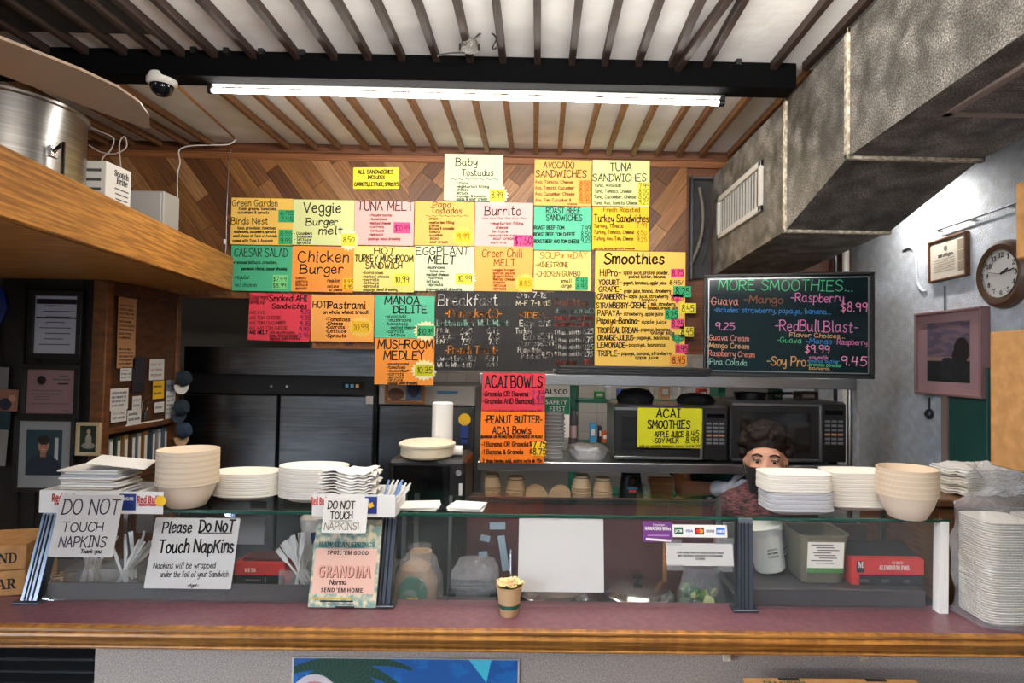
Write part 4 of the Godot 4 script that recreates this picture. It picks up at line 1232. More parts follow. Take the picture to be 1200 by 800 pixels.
	roll = thing("paper_towel_roll", "short white paper roll lying on its side on the oven", "paper roll", Vector3(at(535, 526, oz + 0.12).x, oy + 0.021, -oz - 0.12))
	turned("roll", [Vector2(0, -0.025), Vector2(0.021, -0.025), Vector2(0.021, 0.025), Vector2(0, 0.025)], M.napkin, roll, 24, Vector3.ZERO, 2.0, Basis(Vector3.BACK, PI / 2))

# ---------------------------------------------------------------- counter and display case
var posts := []      # [foot, head] of the case's uprights
func build_counter() -> void:
	var front_z := aty(600, 736, COUNTER_Y).z
	var c := thing("counter", "long mauve counter with a carved wooden front edge", "counter", Vector3(-0.2, 0, front_z))
	boxed("counter_top", Vector3(0, COUNTER_Y - 0.015, -0.1), Vector3(4.2, 0.03, 0.2), M.counter, c)
	# moulding, swept along the front
	var prof := PackedVector2Array([Vector2(0, 0), Vector2(0.016, 0.0), Vector2(0.02, -0.003), Vector2(0.02, -0.008), Vector2(0.014, -0.0105), Vector2(0.0145, -0.014), Vector2(0.022, -0.018), Vector2(0.024, -0.024), Vector2(0.021, -0.03), Vector2(0.01, -0.036), Vector2(0.003, -0.044), Vector2(0.0, -0.055), Vector2(0.008, -0.057), Vector2(0.0095, -0.06), Vector2(0.008, -0.064), Vector2(-0.02, -0.066), Vector2(-0.02, 0)])
	var st := S()
	slab(st, prof, -2.1, 2.1)
	var m := obj("edge_moulding", st, M.moulding_x, c)
	m.transform = Transform3D(Basis(Vector3(0, 0, 1), Vector3(0, 1, 0), Vector3(-1, 0, 0)), Vector3(0, COUNTER_Y - 0.0005, 0.0))
	# panelled front below
	var px := at(111, 780, 1.85).x
	boxed("front_panel", Vector3((px + 1.9) / 2 - c.position.x, 0.42, -1.85 - 0.02 - front_z), Vector3(1.9 - px, 0.84, 0.04), M.front_panel, c)
	for k in [[851, 768], [1011, 768]]:
		var p := at(k[0], k[1], 1.84)
		boxed("bracket", p - c.position, Vector3(0.024, 0.026, 0.02), M.duct_seam, c, 0.002)
	var lv := thing("vent_panel", "black louvred vent panel under the left end of the counter", "vent", Vector3(px - 0.36, 0, -1.87))
	boxed("backing", Vector3(0, 0.42, -0.02), Vector3(0.7, 0.82, 0.02), M.matte_black, lv)
	for k in 22:
		boxed("louvre", Vector3(0, 0.05 + k * 0.036, 0.0), Vector3(0.7, 0.006, 0.03), M.black, lv, 0.0, Basis(Vector3.RIGHT, 0.6))
	# poster on the front, mostly below the picture
	var pu := 1.84 / F
	var pt := thing("tropical_poster", "worn tropical poster with palm and blue sea under the counter", "poster", at(476, 771, 1.845) + Vector3(0, -0.17, 0))
	boxed("sheet", Vector3.ZERO, Vector3(262 * pu, 0.34, 0.002), M.old_paper, pt)
	var im := plain_image(320, 164, c8(16, 84, 150))
	var n := FastNoiseLite.new()
	n.seed = 5
	n.frequency = 0.02
	for y in 164:
		for x in 320:
			var v := n.get_noise_2d(x, y * 1.6)
			if v > 0.25:
				im.set_pixel(x, y, c8(14, 100, 168))
			if absf(x - 268 - (y - 8) * 0.3) < maxf(0.0, 16.0 - y * 0.5):
				im.set_pixel(x, y, c8(70, 190, 206))
	for k in 11:      # palm fronds
		var a0 := -0.6 + k * 0.38
		for i in 110:
			var f := i / 110.0
			var p := Vector2(70, 6) + Vector2(cos(a0), sin(a0)) * f * 100 + Vector2(0, f * f * 30)
			ellipse(im, p, Vector2(9 * (1 - f) + 2, 9 * (1 - f) + 2), c8(18, 52, 40) if (i / 3) % 2 else c8(28, 70, 52))
	ellipse(im, Vector2(30, 84), Vector2(44, 62), c8(206, 190, 188))
	ellipse(im, Vector2(30, 90), Vector2(38, 58), c8(196, 120, 116))
	picture("print", 258 * pu, 0.336, im, pt, Vector3(0, 0, 0.0016))
	# cartons standing in front of the counter
	for k in 2:
		var b := thing("carton", ["cardboard carton below the top one, on the floor before the counter", "cardboard carton with green print standing before the counter, topmost"][k], "box", Vector3((at(865, 790, 1.8).x + at(1070, 790, 1.8).x) / 2, [0.0, 0.384][k], -1.56))
		boxed("carton_body", Vector3(0, 0.191, 0), Vector3(0.5, 0.382, 0.44), M.cardboard, b, 0.003)
		if k == 1:
			boxed("flap_seam", Vector3(0, 0.3825, 0), Vector3(0.5, 0.0008, 0.004), M.kraft, b)
			boxed("hand_hole", Vector3(-0.12, 0.3826, -0.21), Vector3(0.06, 0.0008, 0.014), M.matte_black, b)
			boxed("hand_hole", Vector3(0.13, 0.3826, -0.21), Vector3(0.06, 0.0008, 0.014), M.matte_black, b)
			printed("USA #100605", 0.014, M.ink_darkgreen, b, Vector3(-0.14, 0.383, -0.19), true, true, "lettering", Basis(Vector3.RIGHT, -PI / 2), 0.12)
	# uprights
	for p in [[35, 706, 46, 602], [447, 712, 457, 602], [874, 717, 868, 604], [1095, 712, 1097, 607]]:
		var foot := aty(p[0], p[1], COUNTER_Y) + Vector3(0, 0.0006, 0)
		var head := aty(p[2], p[3], GLASS_Y - 0.006)
		posts.append([foot, head])
	var zf := 0.0
	var zh := 0.0
	for p in posts:
		zf += p[0].z / 4
		zh += p[1].z / 4
	for p in posts:
		p[0].z = zf
		p[1].z = zh
	var kc := thing("display_case", "low glass display case with aluminium posts along the counter", "display case", Vector3(0, COUNTER_Y, zf))
	var o := kc.position
	for k in 4:
		var p = posts[k]
		var s := S()
		var wv := 0.024 if k < 3 else 0.014
		hull8(s, [p[0] + Vector3(-wv, 0, 0.012) - o, p[0] + Vector3(wv, 0, 0.012) - o, p[0] + Vector3(wv, 0, -0.022) - o, p[0] + Vector3(-wv, 0, -0.022) - o, p[1] + Vector3(-wv, 0, 0.012) - o, p[1] + Vector3(wv, 0, 0.012) - o, p[1] + Vector3(wv, 0, -0.022) - o, p[1] + Vector3(-wv, 0, -0.022) - o])
		var po := obj("post", s, M.case_metal if k < 3 else M.white_paint, kc)
		if k == 3:
			continue
		for gx in [-0.013, -0.003, 0.01]:
			var g := S()
			hull8(g, [p[0] + Vector3(gx - 0.002, 0, 0.0135) - o, p[0] + Vector3(gx + 0.002, 0, 0.0135) - o, p[0] + Vector3(gx + 0.002, 0, 0.011) - o, p[0] + Vector3(gx - 0.002, 0, 0.011) - o, p[1] + Vector3(gx - 0.002, 0, 0.0135) - o, p[1] + Vector3(gx + 0.002, 0, 0.0135) - o, p[1] + Vector3(gx + 0.002, 0, 0.011) - o, p[1] + Vector3(gx - 0.002, 0, 0.011) - o])
			obj("groove", g, M.matte_black, po)
		boxed("post_foot", p[0] + Vector3(0, 0.004, -0.002) - o, Vector3(0.08, 0.008, 0.05), M.case_metal, kc, 0.002)
		boxed("post_cap", p[1] + Vector3(0, -0.006, 0.004) - o, Vector3(0.046, 0.02, 0.024), M.aluminium, kc, 0.003)
	for k in 3:
		var s := S()
		var a: Vector3 = posts[k][0] + Vector3(0.026, 0.004, 0.0) - o
		var b: Vector3 = posts[k + 1][0] + Vector3(-0.026, 0.004, 0.0) - o
		var c2: Vector3 = posts[k + 1][1] + Vector3(-0.026, -0.004, 0.0) - o
		var d: Vector3 = posts[k][1] + Vector3(0.026, -0.004, 0.0) - o
		var th := Vector3(0, 0, -0.005)
		hull8(s, [a, b, c2, d, a + th, b + th, c2 + th, d + th])
		obj("front_pane", s, M.glass, kc)
	var xl: float = posts[0][1].x - 0.03
	var xr: float = posts[3][1].x + 0.02
	var zb := zh - 0.33
	boxed("top_pane", Vector3((xl + xr) / 2, GLASS_Y - 0.005, (zh + zb) / 2 - 0.004) - o, Vector3(xr - xl, 0.009, 0.33), M.glass_top, kc)
	boxed("top_pane_edge", Vector3((xl + xr) / 2, GLASS_Y - 0.005, zh + 0.012 - 0.004) - o, Vector3(xr - xl, 0.010, 0.008), M.glass_edge, kc, 0.001)
	for k in 3:
		var lo_y := 0.7805 if k == 1 else (COUNTER_Y + 0.016 if k == 0 else COUNTER_Y + 0.0575)
		for s2 in [0, 1]:
			boxed("rear_post", Vector3(lerpf(posts[k][1].x, posts[k + 1][1].x, 0.02 + 0.96 * s2), (lo_y + GLASS_Y - 0.012) / 2, zb + 0.01) - o, Vector3(0.016, GLASS_Y - 0.012 - lo_y, 0.016), M.aluminium, kc)
	# steel floors of the two side bays, lower bench in the middle
	for k in [0, 2]:
		var xa: float = posts[k][0].x + 0.03
		var xb: float = posts[k + 1][0].x - 0.03
		var fz := zf - 0.03
		var th := 0.0145 if k == 0 else 0.056
		boxed("bay_floor", Vector3((xa + xb) / 2, COUNTER_Y + 0.0005 + th / 2, (fz + zb) / 2) - o, Vector3(xb - xa, th, absf(fz - zb)), M.bay_steel, kc, 0.003)
		if k == 0:
			boxed("front_lip", Vector3((xa + xb) / 2, COUNTER_Y + 0.0265, fz + 0.003) - o, Vector3(xb - xa, 0.052, 0.006), M.bay_steel, kc, 0.001)
	var bn := thing("service_bench", "steel service bench under the display case", "bench", Vector3(-0.2, 0, (front_z - 0.21 + zb) / 2))
	var bd := absf(front_z - 0.21 - zb)
	for e in [[-2.1, posts[1][0].x - 0.01 + 0.2, COUNTER_Y - 0.001], [posts[1][0].x - 0.01 + 0.2, posts[2][0].x + 0.01 + 0.2, 0.78], [posts[2][0].x + 0.01 + 0.2, posts[3][0].x + 0.24, COUNTER_Y - 0.001]]:
		boxed("bench_top", Vector3((e[0] + e[1]) / 2, e[2] - 0.015, 0), Vector3(e[1] - e[0], 0.03, bd), M.bay_steel, bn)
		boxed("bench_body", Vector3((e[0] + e[1]) / 2, (e[2] - 0.03) / 2, 0), Vector3(e[1] - e[0] - 0.01, e[2] - 0.03, bd - 0.02), M.dark_steel, bn)
func pane_z(y: float) -> float:      # front of the slanting glass, as a distance
	var f := clampf((y - COUNTER_Y) / (GLASS_Y - COUNTER_Y), -0.2, 1.2)
	return -lerpf(posts[0][0].z, posts[0][1].z, f)
func glass_card(called: String, label: String, category: String, r: Array, m: Material, lines: Array, tags := [], out := 0.006) -> Node3D:
	var cy: float = (r[1] + r[3]) / 2.0
	var z := pane_z(at((r[0] + r[2]) / 2.0, cy, 1.92).y) - out
	var t := card(called, label, category, r, z, m, lines, tags, "", 0.0012)
	var lean := atan2(posts[0][0].z - posts[0][1].z, GLASS_Y - COUNTER_Y)
	t.basis = Basis(Vector3.RIGHT, -lean) * t.basis
	return t
const BAY_Y := 0.9155
const BAY_R := 0.957

func cutlery(label: String, where: Vector3, group: String, lean: Vector3, length: float, fork: bool) -> void:
	var t := thing("plastic_fork" if fork else "plastic_knife", label, "fork" if fork else "knife", where, group)
	var d := lean.normalized()
	var side := d.cross(Vector3.BACK).normalized()
	var b := Basis(side, d, side.cross(d))
	var st := S()
	var p := PackedVector2Array([Vector2(-0.0035, 0), Vector2(0.0035, 0), Vector2(0.0025, length * 0.6), Vector2(0.008, length * 0.74), Vector2(0.008, length), Vector2(0.005, length), Vector2(0.0045, length * 0.84), Vector2(0.003, length * 0.84), Vector2(0.0025, length), Vector2(-0.0025, length), Vector2(-0.003, length * 0.84), Vector2(-0.0045, length * 0.84), Vector2(-0.005, length), Vector2(-0.008, length), Vector2(-0.008, length * 0.74), Vector2(-0.0025, length * 0.6)])
	if not fork:
		p = PackedVector2Array([Vector2(-0.004, 0), Vector2(0.004, 0), Vector2(0.003, length * 0.5), Vector2(0.006, length * 0.6), Vector2(0.003, length), Vector2(-0.003, length), Vector2(-0.005, length * 0.5)])
	slab(st, p, -0.0012, 0.0012)
	obj("handle", st, M.cutlery, t).basis = b
func build_case_left() -> void:
	# bundles of plastic cutlery in clear bins
	var groups := [["plastic forks fanned out in the left clear bin", 0.0, true, 106, 682, 14], ["plastic knives leaning in the second clear bin", 0.5, false, 150, 683, 14], ["plastic forks leaning in the clear bin beside the magazine", 0.4, true, 352, 684, 14]]
	for g in groups:
		var base := aty(g[3], g[4], BAY_Y)
		base.z = minf(base.z, -2.02)
		var bin := thing("clear_bin", "clear plastic bin holding %s" % g[0].split(" in the")[0].split(" leaning")[0].split(" fanned")[0] + (" at the far left" if g[3] < 120 else " in the middle of the left bay" if g[3] < 200 else " beside the magazine"), "bin", base)
		for e in [[Vector3(0, 0.03, 0.05), Vector3(0.1, 0.06, 0.003)], [Vector3(0, 0.03, -0.05), Vector3(0.1, 0.06, 0.003)], [Vector3(0.05, 0.03, 0), Vector3(0.003, 0.06, 0.1)], [Vector3(-0.05, 0.03, 0), Vector3(0.003, 0.06, 0.1)], [Vector3(0, 0.0015, 0), Vector3(0.1, 0.003, 0.1)]]:
			boxed("bin_wall", e[0], e[1], M.clear_plastic, bin)
		for k in int(g[5]):
			var f: float = k / float(g[5] - 1) - 0.5
			var lean := Vector3(rng.randf_range(-0.75, 0.75) + (0.2 if not g[2] else 0.0) - (0.3 if g[3] > 300 else 0.0), 1.0, -0.12)
			cutlery("clear white " + g[0], base + Vector3(clampf(-lean.x * 0.035, -0.03, 0.03), 0.008, -0.036 + 0.0055 * k), g[0], lean, 0.155 - 0.01 * absf(f), g[2])
	# brown raffia bits, small bottle, red carton
	var r := thing("twist_ties", "small heap of brown paper twist ties in the left bay", "ties", aty(68, 682, BAY_Y))
	for k in 26:
		var a := rng.randf() * TAU
		var p0 := Vector3(rng.randf_range(-0.035, 0.035), 0.004 + 0.0011 * k, rng.randf_range(-0.02, 0.02))
		rod("tie", [p0 - Vector3(cos(a), 0.1, sin(a)) * 0.02, p0 + Vector3(cos(a), 0.15, sin(a)) * 0.022], 0.0018, [M.kraft, M.tan_paper, M.brown_wood][k % 3], r, 4)
	var bt := thing("small_bottle", "small white and blue bottle behind the napkin notice", "bottle", aty(175, 684, BAY_Y) * Vector3(1, 1, 1) + Vector3(0, 0, -0.05))
	turned("bottle_body", [Vector2(0, 0), Vector2(0.018, 0), Vector2(0.02, 0.004), Vector2(0.02, 0.085), Vector2(0.013, 0.1), Vector2(0.0, 0.1)], M.white_paint, bt, 20)
	turned("label_band", [Vector2(0.0204, 0.02), Vector2(0.0206, 0.021), Vector2(0.0206, 0.072), Vector2(0.0204, 0.073)], M.navy, bt, 20)
	turned("cap", [Vector2(0.015, 0.098), Vector2(0.016, 0.1), Vector2(0.016, 0.118), Vector2(0, 0.12)], M.white_paint, bt, 20)
	var rb := thing("cutlery_carton", "red and black carton lying in the left bay", "box", aty(301, 686, BAY_Y) + Vector3(0.005, 0, -0.06))
	boxed("carton", Vector3(0, 0.036, 0), Vector3(0.165, 0.072, 0.11), M.red_box, rb, 0.002)
	boxed("black_band", Vector3(0, 0.016, 0.0553), Vector3(0.165, 0.032, 0.001), M.black, rb)
	printed("KETS", 0.012, M.white_paper, rb, Vector3(-0.03, 0.048, 0.0555), false, true, "lettering", Basis(), 0.035)
	boxed("print_mark", Vector3(-0.02, 0.016, 0.056), Vector3(0.05, 0.006, 0.0006), M.ink_grey, rb)
	boxed("white_rule", Vector3(0.02, 0.016, 0.056), Vector3(0.001, 0.02, 0.0006), M.white_paper, rb)
	boxed("inner_bag", Vector3(0, 0.076, 0), Vector3(0.13, 0.012, 0.08), M.maroon, rb, 0.004)
	# grey folded cloth bag and cup behind the cutlery at right
	var sg := thing("paper_sack", "crumpled white paper sack with a blue print behind the cutlery", "sack", aty(350, 686, BAY_Y) + Vector3(0.01, 0, -0.17))
	var ss := S(true)
	lathe(ss, [Vector2(0, 0), Vector2(0.055, 0), Vector2(0.06, 0.05), Vector2(0.058, 0.12), Vector2(0.066, 0.185), Vector2(0.05, 0.17), Vector2(0, 0.15)], 16, Vector3.ZERO, 4.0, Basis(), 0.12)
	obj("sack_skin", ss, M.napkin2, sg)
	boxed("blue_print", Vector3(0.012, 0.12, 0.064), Vector3(0.045, 0.05, 0.002), M.navy, sg, 0.0, Basis(Vector3.BACK, 0.15))
	# sheets taped on the rear glass and lying in front
	card("rear_sheet", "pale grey sheet taped at the back of the left bay", "paper", [241, 607, 309, 637], 2.27, mat(c8(150, 152, 158), 0.7), [], [], "", 0.001)
	card("rear_sheet", "small grey sheet taped beside the napkin notice", "paper", [160, 603, 180, 624], 2.27, mat(c8(120, 116, 116), 0.7), [], [], "", 0.001)
	var fl := thing("loose_sheet", "white sheet of paper pushed under the left pane", "paper", aty(88, 690, BAY_Y - 0.004) + Vector3(0, 0.004, -0.005))
	boxed("sheet", Vector3.ZERO, Vector3(0.19, 0.001, 0.03), M.white_paper, fl, 0.0, Basis(Vector3.BACK, -0.03))
	# notices on the glass
	glass_card("napkin_notice", "white notice reading please do not touch napkins, on the left pane", "sign", [177, 609, 275, 686], M.pane_paper, [["Please", 188, 625, 221, 12, "black", 1.7], ["Do NoT", 230, 624, 270, 12.5, "black", 2.0], ["________", 230, 625, 268, 4, "black", 1.0], ["Touch NapKins", 187, 647, 272, 14, "black", 2.0], ["Napkins will be wrapped", 184, 664, 254, 6, "grey", 0.8], ["under the foil of your Sandwich", 193, 673.5, 270, 6, "grey", 0.8], ["-Mgmt-", 225, 684, 238, 3.4, "black", 0.6]])
	glass_card("napkin_notice", "large curled notice reading do not touch napkins hanging at the left", "sign", [65, 581, 138, 650], M.old_white, [["DO NOT", 71, 603, 136, 16, "grey2", 1.6], ["TOUCH", 75, 622, 121, 10, "grey2", 1.3], ["NAPKINS", 75, 639, 127, 11.5, "grey2", 1.4], ["Thank you", 101, 645.6, 124, 4, "black", 0.9]], [], 0.1)
	glass_card("napkin_notice", "small notice reading do not touch napkins below the folded napkins", "sign", [379, 584, 430, 623], M.napkin2, [["DO NOT", 384, 596, 415, 8.5, "black", 1.2], ["TOUCH", 388, 607.5, 413, 8, "black", 1.2], ["______", 388, 609, 412, 4, "black", 0.7], ["NAPKINS!", 382, 619.5, 421, 8, "faint", 1.0]], [], 0.1)
	# magazine propped on the pane
	var mg := glass_card("propped_magazine", "worn pink and green magazine about grandma propped against the glass", "magazine", [367, 611, 444, 707], M.magazine, [["Norma", 389, 682.5, 408, 5.4, "black", 1.0]], [], 0.026)
	var u := 1.9 / F
	var pl := func(x: float, y: float) -> Vector3: return Vector3((x - 405.5) * u, -(y - 659) * u, 0.0011)
	boxed("pink_plate", pl.call(405, 668), Vector3(72 * u, 50 * u, 0.0012), mat(c8(222, 178, 160), 0.7), mg, 0.0)
	printed("HAWAIIAN SPRINGS", 0.014, mat(c8(30, 110, 110), 0.7), mg, pl.call(405, 639) + Vector3(0, 0, 0.001), true, true, "lettering", Basis(), 66 * u)
	printed("SPOIL 'EM GOOD", 0.012, M.ink_black, mg, pl.call(407, 648) + Vector3(0, 0, 0.001), false, true, "lettering", Basis(), 48 * u)
	printed("GRANDMA", 0.034, mat(c8(120, 70, 66), 0.7), mg, pl.call(405.6, 669.6) + Vector3(0, 0, 0.001), false, true, "lettering", Basis(), 61 * u)
	printed("GRANDMA", 0.034, mat(c8(214, 158, 138), 0.7), mg, pl.call(404.6, 668.6) + Vector3(0, 0, 0.0018), false, true, "lettering", Basis(), 61 * u)
	printed("SEND 'EM HOME", 0.012, M.ink_black, mg, pl.call(404, 689) + Vector3(0, 0, 0.001), false, true, "lettering", Basis(), 48 * u)
	for k in 4:
		boxed("print_line", pl.call(394 + k * 5, 698 + k * 3.0) + Vector3(0, 0, 0.001), Vector3((46 - k * 8) * u, 1.6 * u, 0.0006), [mat(c8(206, 170, 60), 0.7), M.ink_black, M.ink_grey, M.ink_black][k], mg)
	# sugar cartons at the far left of the counter
	for k in 2:
		var b := thing("sugar_carton", ["brown sugar carton at the left end of the counter, lower of two", "brown sugar carton at the left end of the counter, upper of two"][k], "box", Vector3(posts[0][0].x - 0.215, COUNTER_Y + [0.001, 0.081][k], posts[0][0].z - 0.12), "sugar cartons", Basis(Vector3.UP, 0.25))
		boxed("carton", Vector3(0, 0.039, 0), Vector3(0.26, 0.078, 0.2), M.cardboard, b, 0.002)
		printed(["SUGAR", "ISLAND"][k], 0.03, M.ink_black, b, Vector3(0.04, 0.036, 0.101), true, true, "lettering", Basis(), 0.13)

func film(st: SurfaceTool, prof: Array, o: Vector3, n: float, deep: float, seed_: int) -> void:      # crinkled clear wrap round a profile
	var nz := FastNoiseLite.new()
	nz.seed = seed_
	nz.frequency = 16.0
	var seg := 40
	var rings := []
	for i in (prof.size() - 1) * 4 + 1:
		var k := mini(i / 4, prof.size() - 2)
		var p: Vector2 = (prof[k] as Vector2).lerp(prof[k + 1], (i - 4 * k) / 4.0)
		var ring := []
		for j in seg:
			var a := TAU * j / seg
			var f := 1.0 / pow(pow(absf(cos(a)), n) + pow(absf(sin(a)), n), 1.0 / n)
			var v := Vector3(cos(a) * p.x * f, p.y, sin(a) * p.x * f * deep)
			ring.append(o + v + Vector3(cos(a), 0.3, sin(a)) * (0.012 * nz.get_noise_3dv(v) - 0.002))
		rings.append(ring)
	st.set_smooth_group(-1)
	for i in rings.size() - 1:
		for j in seg:
			quad(st, rings[i][j], rings[i][(j + 1) % seg], rings[i + 1][(j + 1) % seg], rings[i + 1][j], o + Vector3(0, rings[i][j].y - o.y, 0))
func pot(label: String, where: Vector3, r: float) -> void:
	var p := thing("soup_pot", label, "pot", where)
	turned("pot_body", [Vector2(0, 0), Vector2(r * 0.94, 0), Vector2(r * 0.97, 0.01), Vector2(r * 0.97, 0.085), Vector2(r * 1.04, 0.09), Vector2(r * 1.04, 0.096), Vector2(r * 0.95, 0.096), Vector2(r * 0.95, 0.02), Vector2(0, 0.02)], M.chrome, p, 48)
	turned("lid", [Vector2(r * 1.02, 0.097), Vector2(r * 1.02, 0.104), Vector2(r * 0.97, 0.108), Vector2(r * 0.9, 0.122), Vector2(r * 0.6, 0.13), Vector2(0, 0.136)], M.chrome, p, 48)
	turned("lid_knob", [Vector2(0.008, 0.134), Vector2(0.008, 0.145), Vector2(0.018, 0.15), Vector2(0.018, 0.16), Vector2(0, 0.164)], M.black, p, 16)
func build_case_middle() -> void:
	var x0 := at(547, 650, 2.28).x
	var x1: float = posts[2][1].x - 0.02
	var bp := thing("sliding_screen", "maroon sliding panel at the back of the middle bay", "panel", Vector3((x0 + x1) / 2, 0.781, -2.27))
	boxed("panel", Vector3(0, 0.19, 0), Vector3(x1 - x0, 0.38, 0.012), M.maroon, bp)
	boxed("panel_rail", Vector3(0, 0.37, 0.006), Vector3(x1 - x0, 0.014, 0.02), M.dark_steel, bp)
	for s in [[574, 612, 592, 620, 0.02], [563, 627, 574, 634, -0.2], [561, 646, 571, 653, 0.1], [586, 628, 594, 668, 0.16]]:
		var p := at((s[0] + s[2]) / 2.0, (s[1] + s[3]) / 2.0, 2.261) - bp.position
		boxed("torn_sticker", p, Vector3((s[2] - s[0]) * 2.29 / F, (s[3] - s[1]) * 2.29 / F, 0.001), mat(c8(150, 176, 190), 0.4), bp, 0.0, Basis(Vector3.BACK, s[4]))
	boxed("wooden_stile", at(779, 660, 2.255) - bp.position, Vector3(0.014, 0.26, 0.012), M.shelf_wood, bp)
	var ml := thing("rear_mullion", "thin aluminium mullion beside the maroon panel", "post", Vector3(at(527, 650, 2.27).x, 0.781, -2.27))
	boxed("bar", Vector3(0, 0.19, 0), Vector3(0.012, 0.38, 0.012), M.aluminium, ml)
	pot("steel soup pot behind the blank white sheet", Vector3(at(652, 700, 2.13).x, 0.7805, -2.112), 0.13)
	pot("steel soup pot with a bare lid right of the blank sheet", Vector3(at(746, 700, 2.13).x, 0.7805, -2.112), 0.12)
	glass_card("blank_sheet", "large blank white sheet taped on the middle pane", "paper", [608, 609, 707, 690], M.pane_paper, [])
	# ladle
	var ld := thing("ladle", "steel ladle leaning against the maroon panel", "ladle", Vector3(at(598, 690, 2.2).x, 0.782, -2.2))
	rod("ladle_handle", [Vector3(0, 0.02, 0.0), Vector3(0.0, 0.2, -0.035)], 0.005, M.chrome, ld)
	turned("ladle_bowl", [Vector2(0.004, 0.0), Vector2(0.02, 0.006), Vector2(0.028, 0.024), Vector2(0.025, 0.024), Vector2(0.016, 0.009), Vector2(0, 0.005)], M.chrome, ld, 20)
	# bread bag and black berry tray on the left of the middle bay
	var bg := thing("bread_bag", "brown paper bread bag with a round green seal in clear wrap", "bread bag", Vector3(at(487, 690, 2.1).x, 0.7815, -2.1))
	var st := S(true)
	lathe(st, [Vector2(0, 0), Vector2(0.066, 0.0), Vector2(0.072, 0.04), Vector2(0.068, 0.13), Vector2(0.05, 0.18), Vector2(0.02, 0.2), Vector2(0, 0.2)], 20, Vector3.ZERO, 3.0, Basis(), 0.14)
	obj("bag_paper", st, mat(c8(150, 118, 84), 0.7), bg)
	var sl := turned("round_seal", [Vector2(0, 0.004), Vector2(0.045, 0.004), Vector2(0.047, 0)], mat(c8(70, 112, 98), 0.5), bg, 28, Vector3(0.005, 0.125, 0.072), 2.0, Basis(Vector3.RIGHT, PI / 2 - 0.1))
	printed("2013", 0.012, M.gold, bg, Vector3(0.005, 0.1, 0.079), true, true, "lettering", Basis(), 0.035)
	var wr := S(true)
	film(wr, [Vector2(0.076, 0.008), Vector2(0.082, 0.05), Vector2(0.08, 0.14), Vector2(0.06, 0.205), Vector2(0.03, 0.235), Vector2(0.04, 0.25)], Vector3(0.01, 0, 0), 2.6, 1.0, 21)
	obj("clear_wrap", wr, M.bag, bg)
	var tr := thing("berry_tray", "clear wrapped tray of dark grapes in the middle bay", "tray", Vector3(at(556, 700, 2.11).x, 0.7815, -2.11))
	boxed("tray", Vector3(0, 0.049, 0), Vector3(0.17, 0.098, 0.13), M.black, tr, 0.008)
	var gm := S(true)
	lathe(gm, [Vector2(0, -0.01), Vector2(0.0085, -0.005), Vector2(0.0085, 0.005), Vector2(0, 0.01)], 8)
	var gmesh := done(gm)
	var gmat := mat(c8(22, 20, 30), 0.2)
	for k in 84:
		var g := mesh_node("grape", gmesh, gmat, tr)
		g.position = Vector3(-0.077 + (k % 12) * 0.014 + rng.randf_range(-0.002, 0.002), 0.104 + 0.01 * ((k / 12) % 2), -0.052 + (k / 12) * 0.0172)
	var bw := S(true)
	film(bw, [Vector2(0.076, 0.098), Vector2(0.084, 0.12), Vector2(0.08, 0.165), Vector2(0.06, 0.2), Vector2(0.015, 0.21), Vector2(0.002, 0.2)], Vector3.ZERO, 3.5, 0.85, 22)
	obj("clear_wrap", bw, M.bag, tr)
	var kc := thing("kraft_cup", "small brown paper cup beside the left post inside the case", "cup", Vector3(at(492, 690, 2.23).x, 0.7815, -2.232))
	turned("cup_wall", [Vector2(0, 0), Vector2(0.028, 0), Vector2(0.038, 0.19), Vector2(0.04, 0.192), Vector2(0.034, 0.19), Vector2(0.0, 0.185)], M.kraft, kc, 24)
	# lettuce bag at right
	var lt := thing("salad_bag", "clear bag of green salad in the middle bay near the right post", "salad bag", Vector3(at(824, 700, 2.08).x, 0.7815, -2.1))
	for k in 34:
		var s := S(true)
		var rr := rng.randf_range(0.012, 0.024)
		lathe(s, [Vector2(0, 0), Vector2(rr, rr * 0.3), Vector2(rr * 1.1, rr * 0.7), Vector2(rr * 0.5, rr), Vector2(0, rr)], 7, Vector3(rng.randf_range(-0.05, 0.05), rng.randf_range(0.03, 0.12), rng.randf_range(-0.04, 0.05)), 2.0, Basis.from_euler(Vector3(rng.randf() * 2, rng.randf() * 6, rng.randf() * 2)), 0.5)
		obj("leaf", s, mat([c8(70, 120, 48), c8(110, 150, 70), c8(48, 92, 42), c8(170, 180, 120)][k % 4], 0.6), lt)
	var lw := S(true)
	film(lw, [Vector2(0.078, 0.006), Vector2(0.084, 0.05), Vector2(0.08, 0.12), Vector2(0.06, 0.16), Vector2(0.05, 0.19)], Vector3.ZERO, 3.0, 0.62, 23)
	obj("clear_wrap", lw, M.bag, lt)
	# stickers on the pane
	var hk := glass_card("rewards_sticker", "purple rewards sticker on the middle pane", "sticker", [753, 611, 788, 634], mat(c8(96, 40, 110), 0.5), [])
	var u := 1.92 / F
	printed("Employer", 0.006, M.white_paper, hk, Vector3(0.005, 7.6 * u, 0.0012), false, false, "lettering", Basis(), 14 * u)
	printed("HAWAIIAN Miles", 0.011, M.white_paper, hk, Vector3(0.001, 3.4 * u, 0.0012), false, true, "lettering", Basis(), 31 * u)
	boxed("white_curve", Vector3(0.002, -9.5 * u, 0.0008), Vector3(30 * u, 2.4 * u, 0.0008), M.white_paper, hk, 0.0, Basis(Vector3.BACK, -0.06))
	boxed("print_line", Vector3(0.002, -4.5 * u, 0.0008), Vector3(26 * u, 1.4 * u, 0.0008), mat(c8(160, 120, 180), 0.6), hk)
	var cc := glass_card("card_sticker", "strip of payment card logos on the middle pane", "sticker", [787, 615, 852, 629], M.white_paper, [])
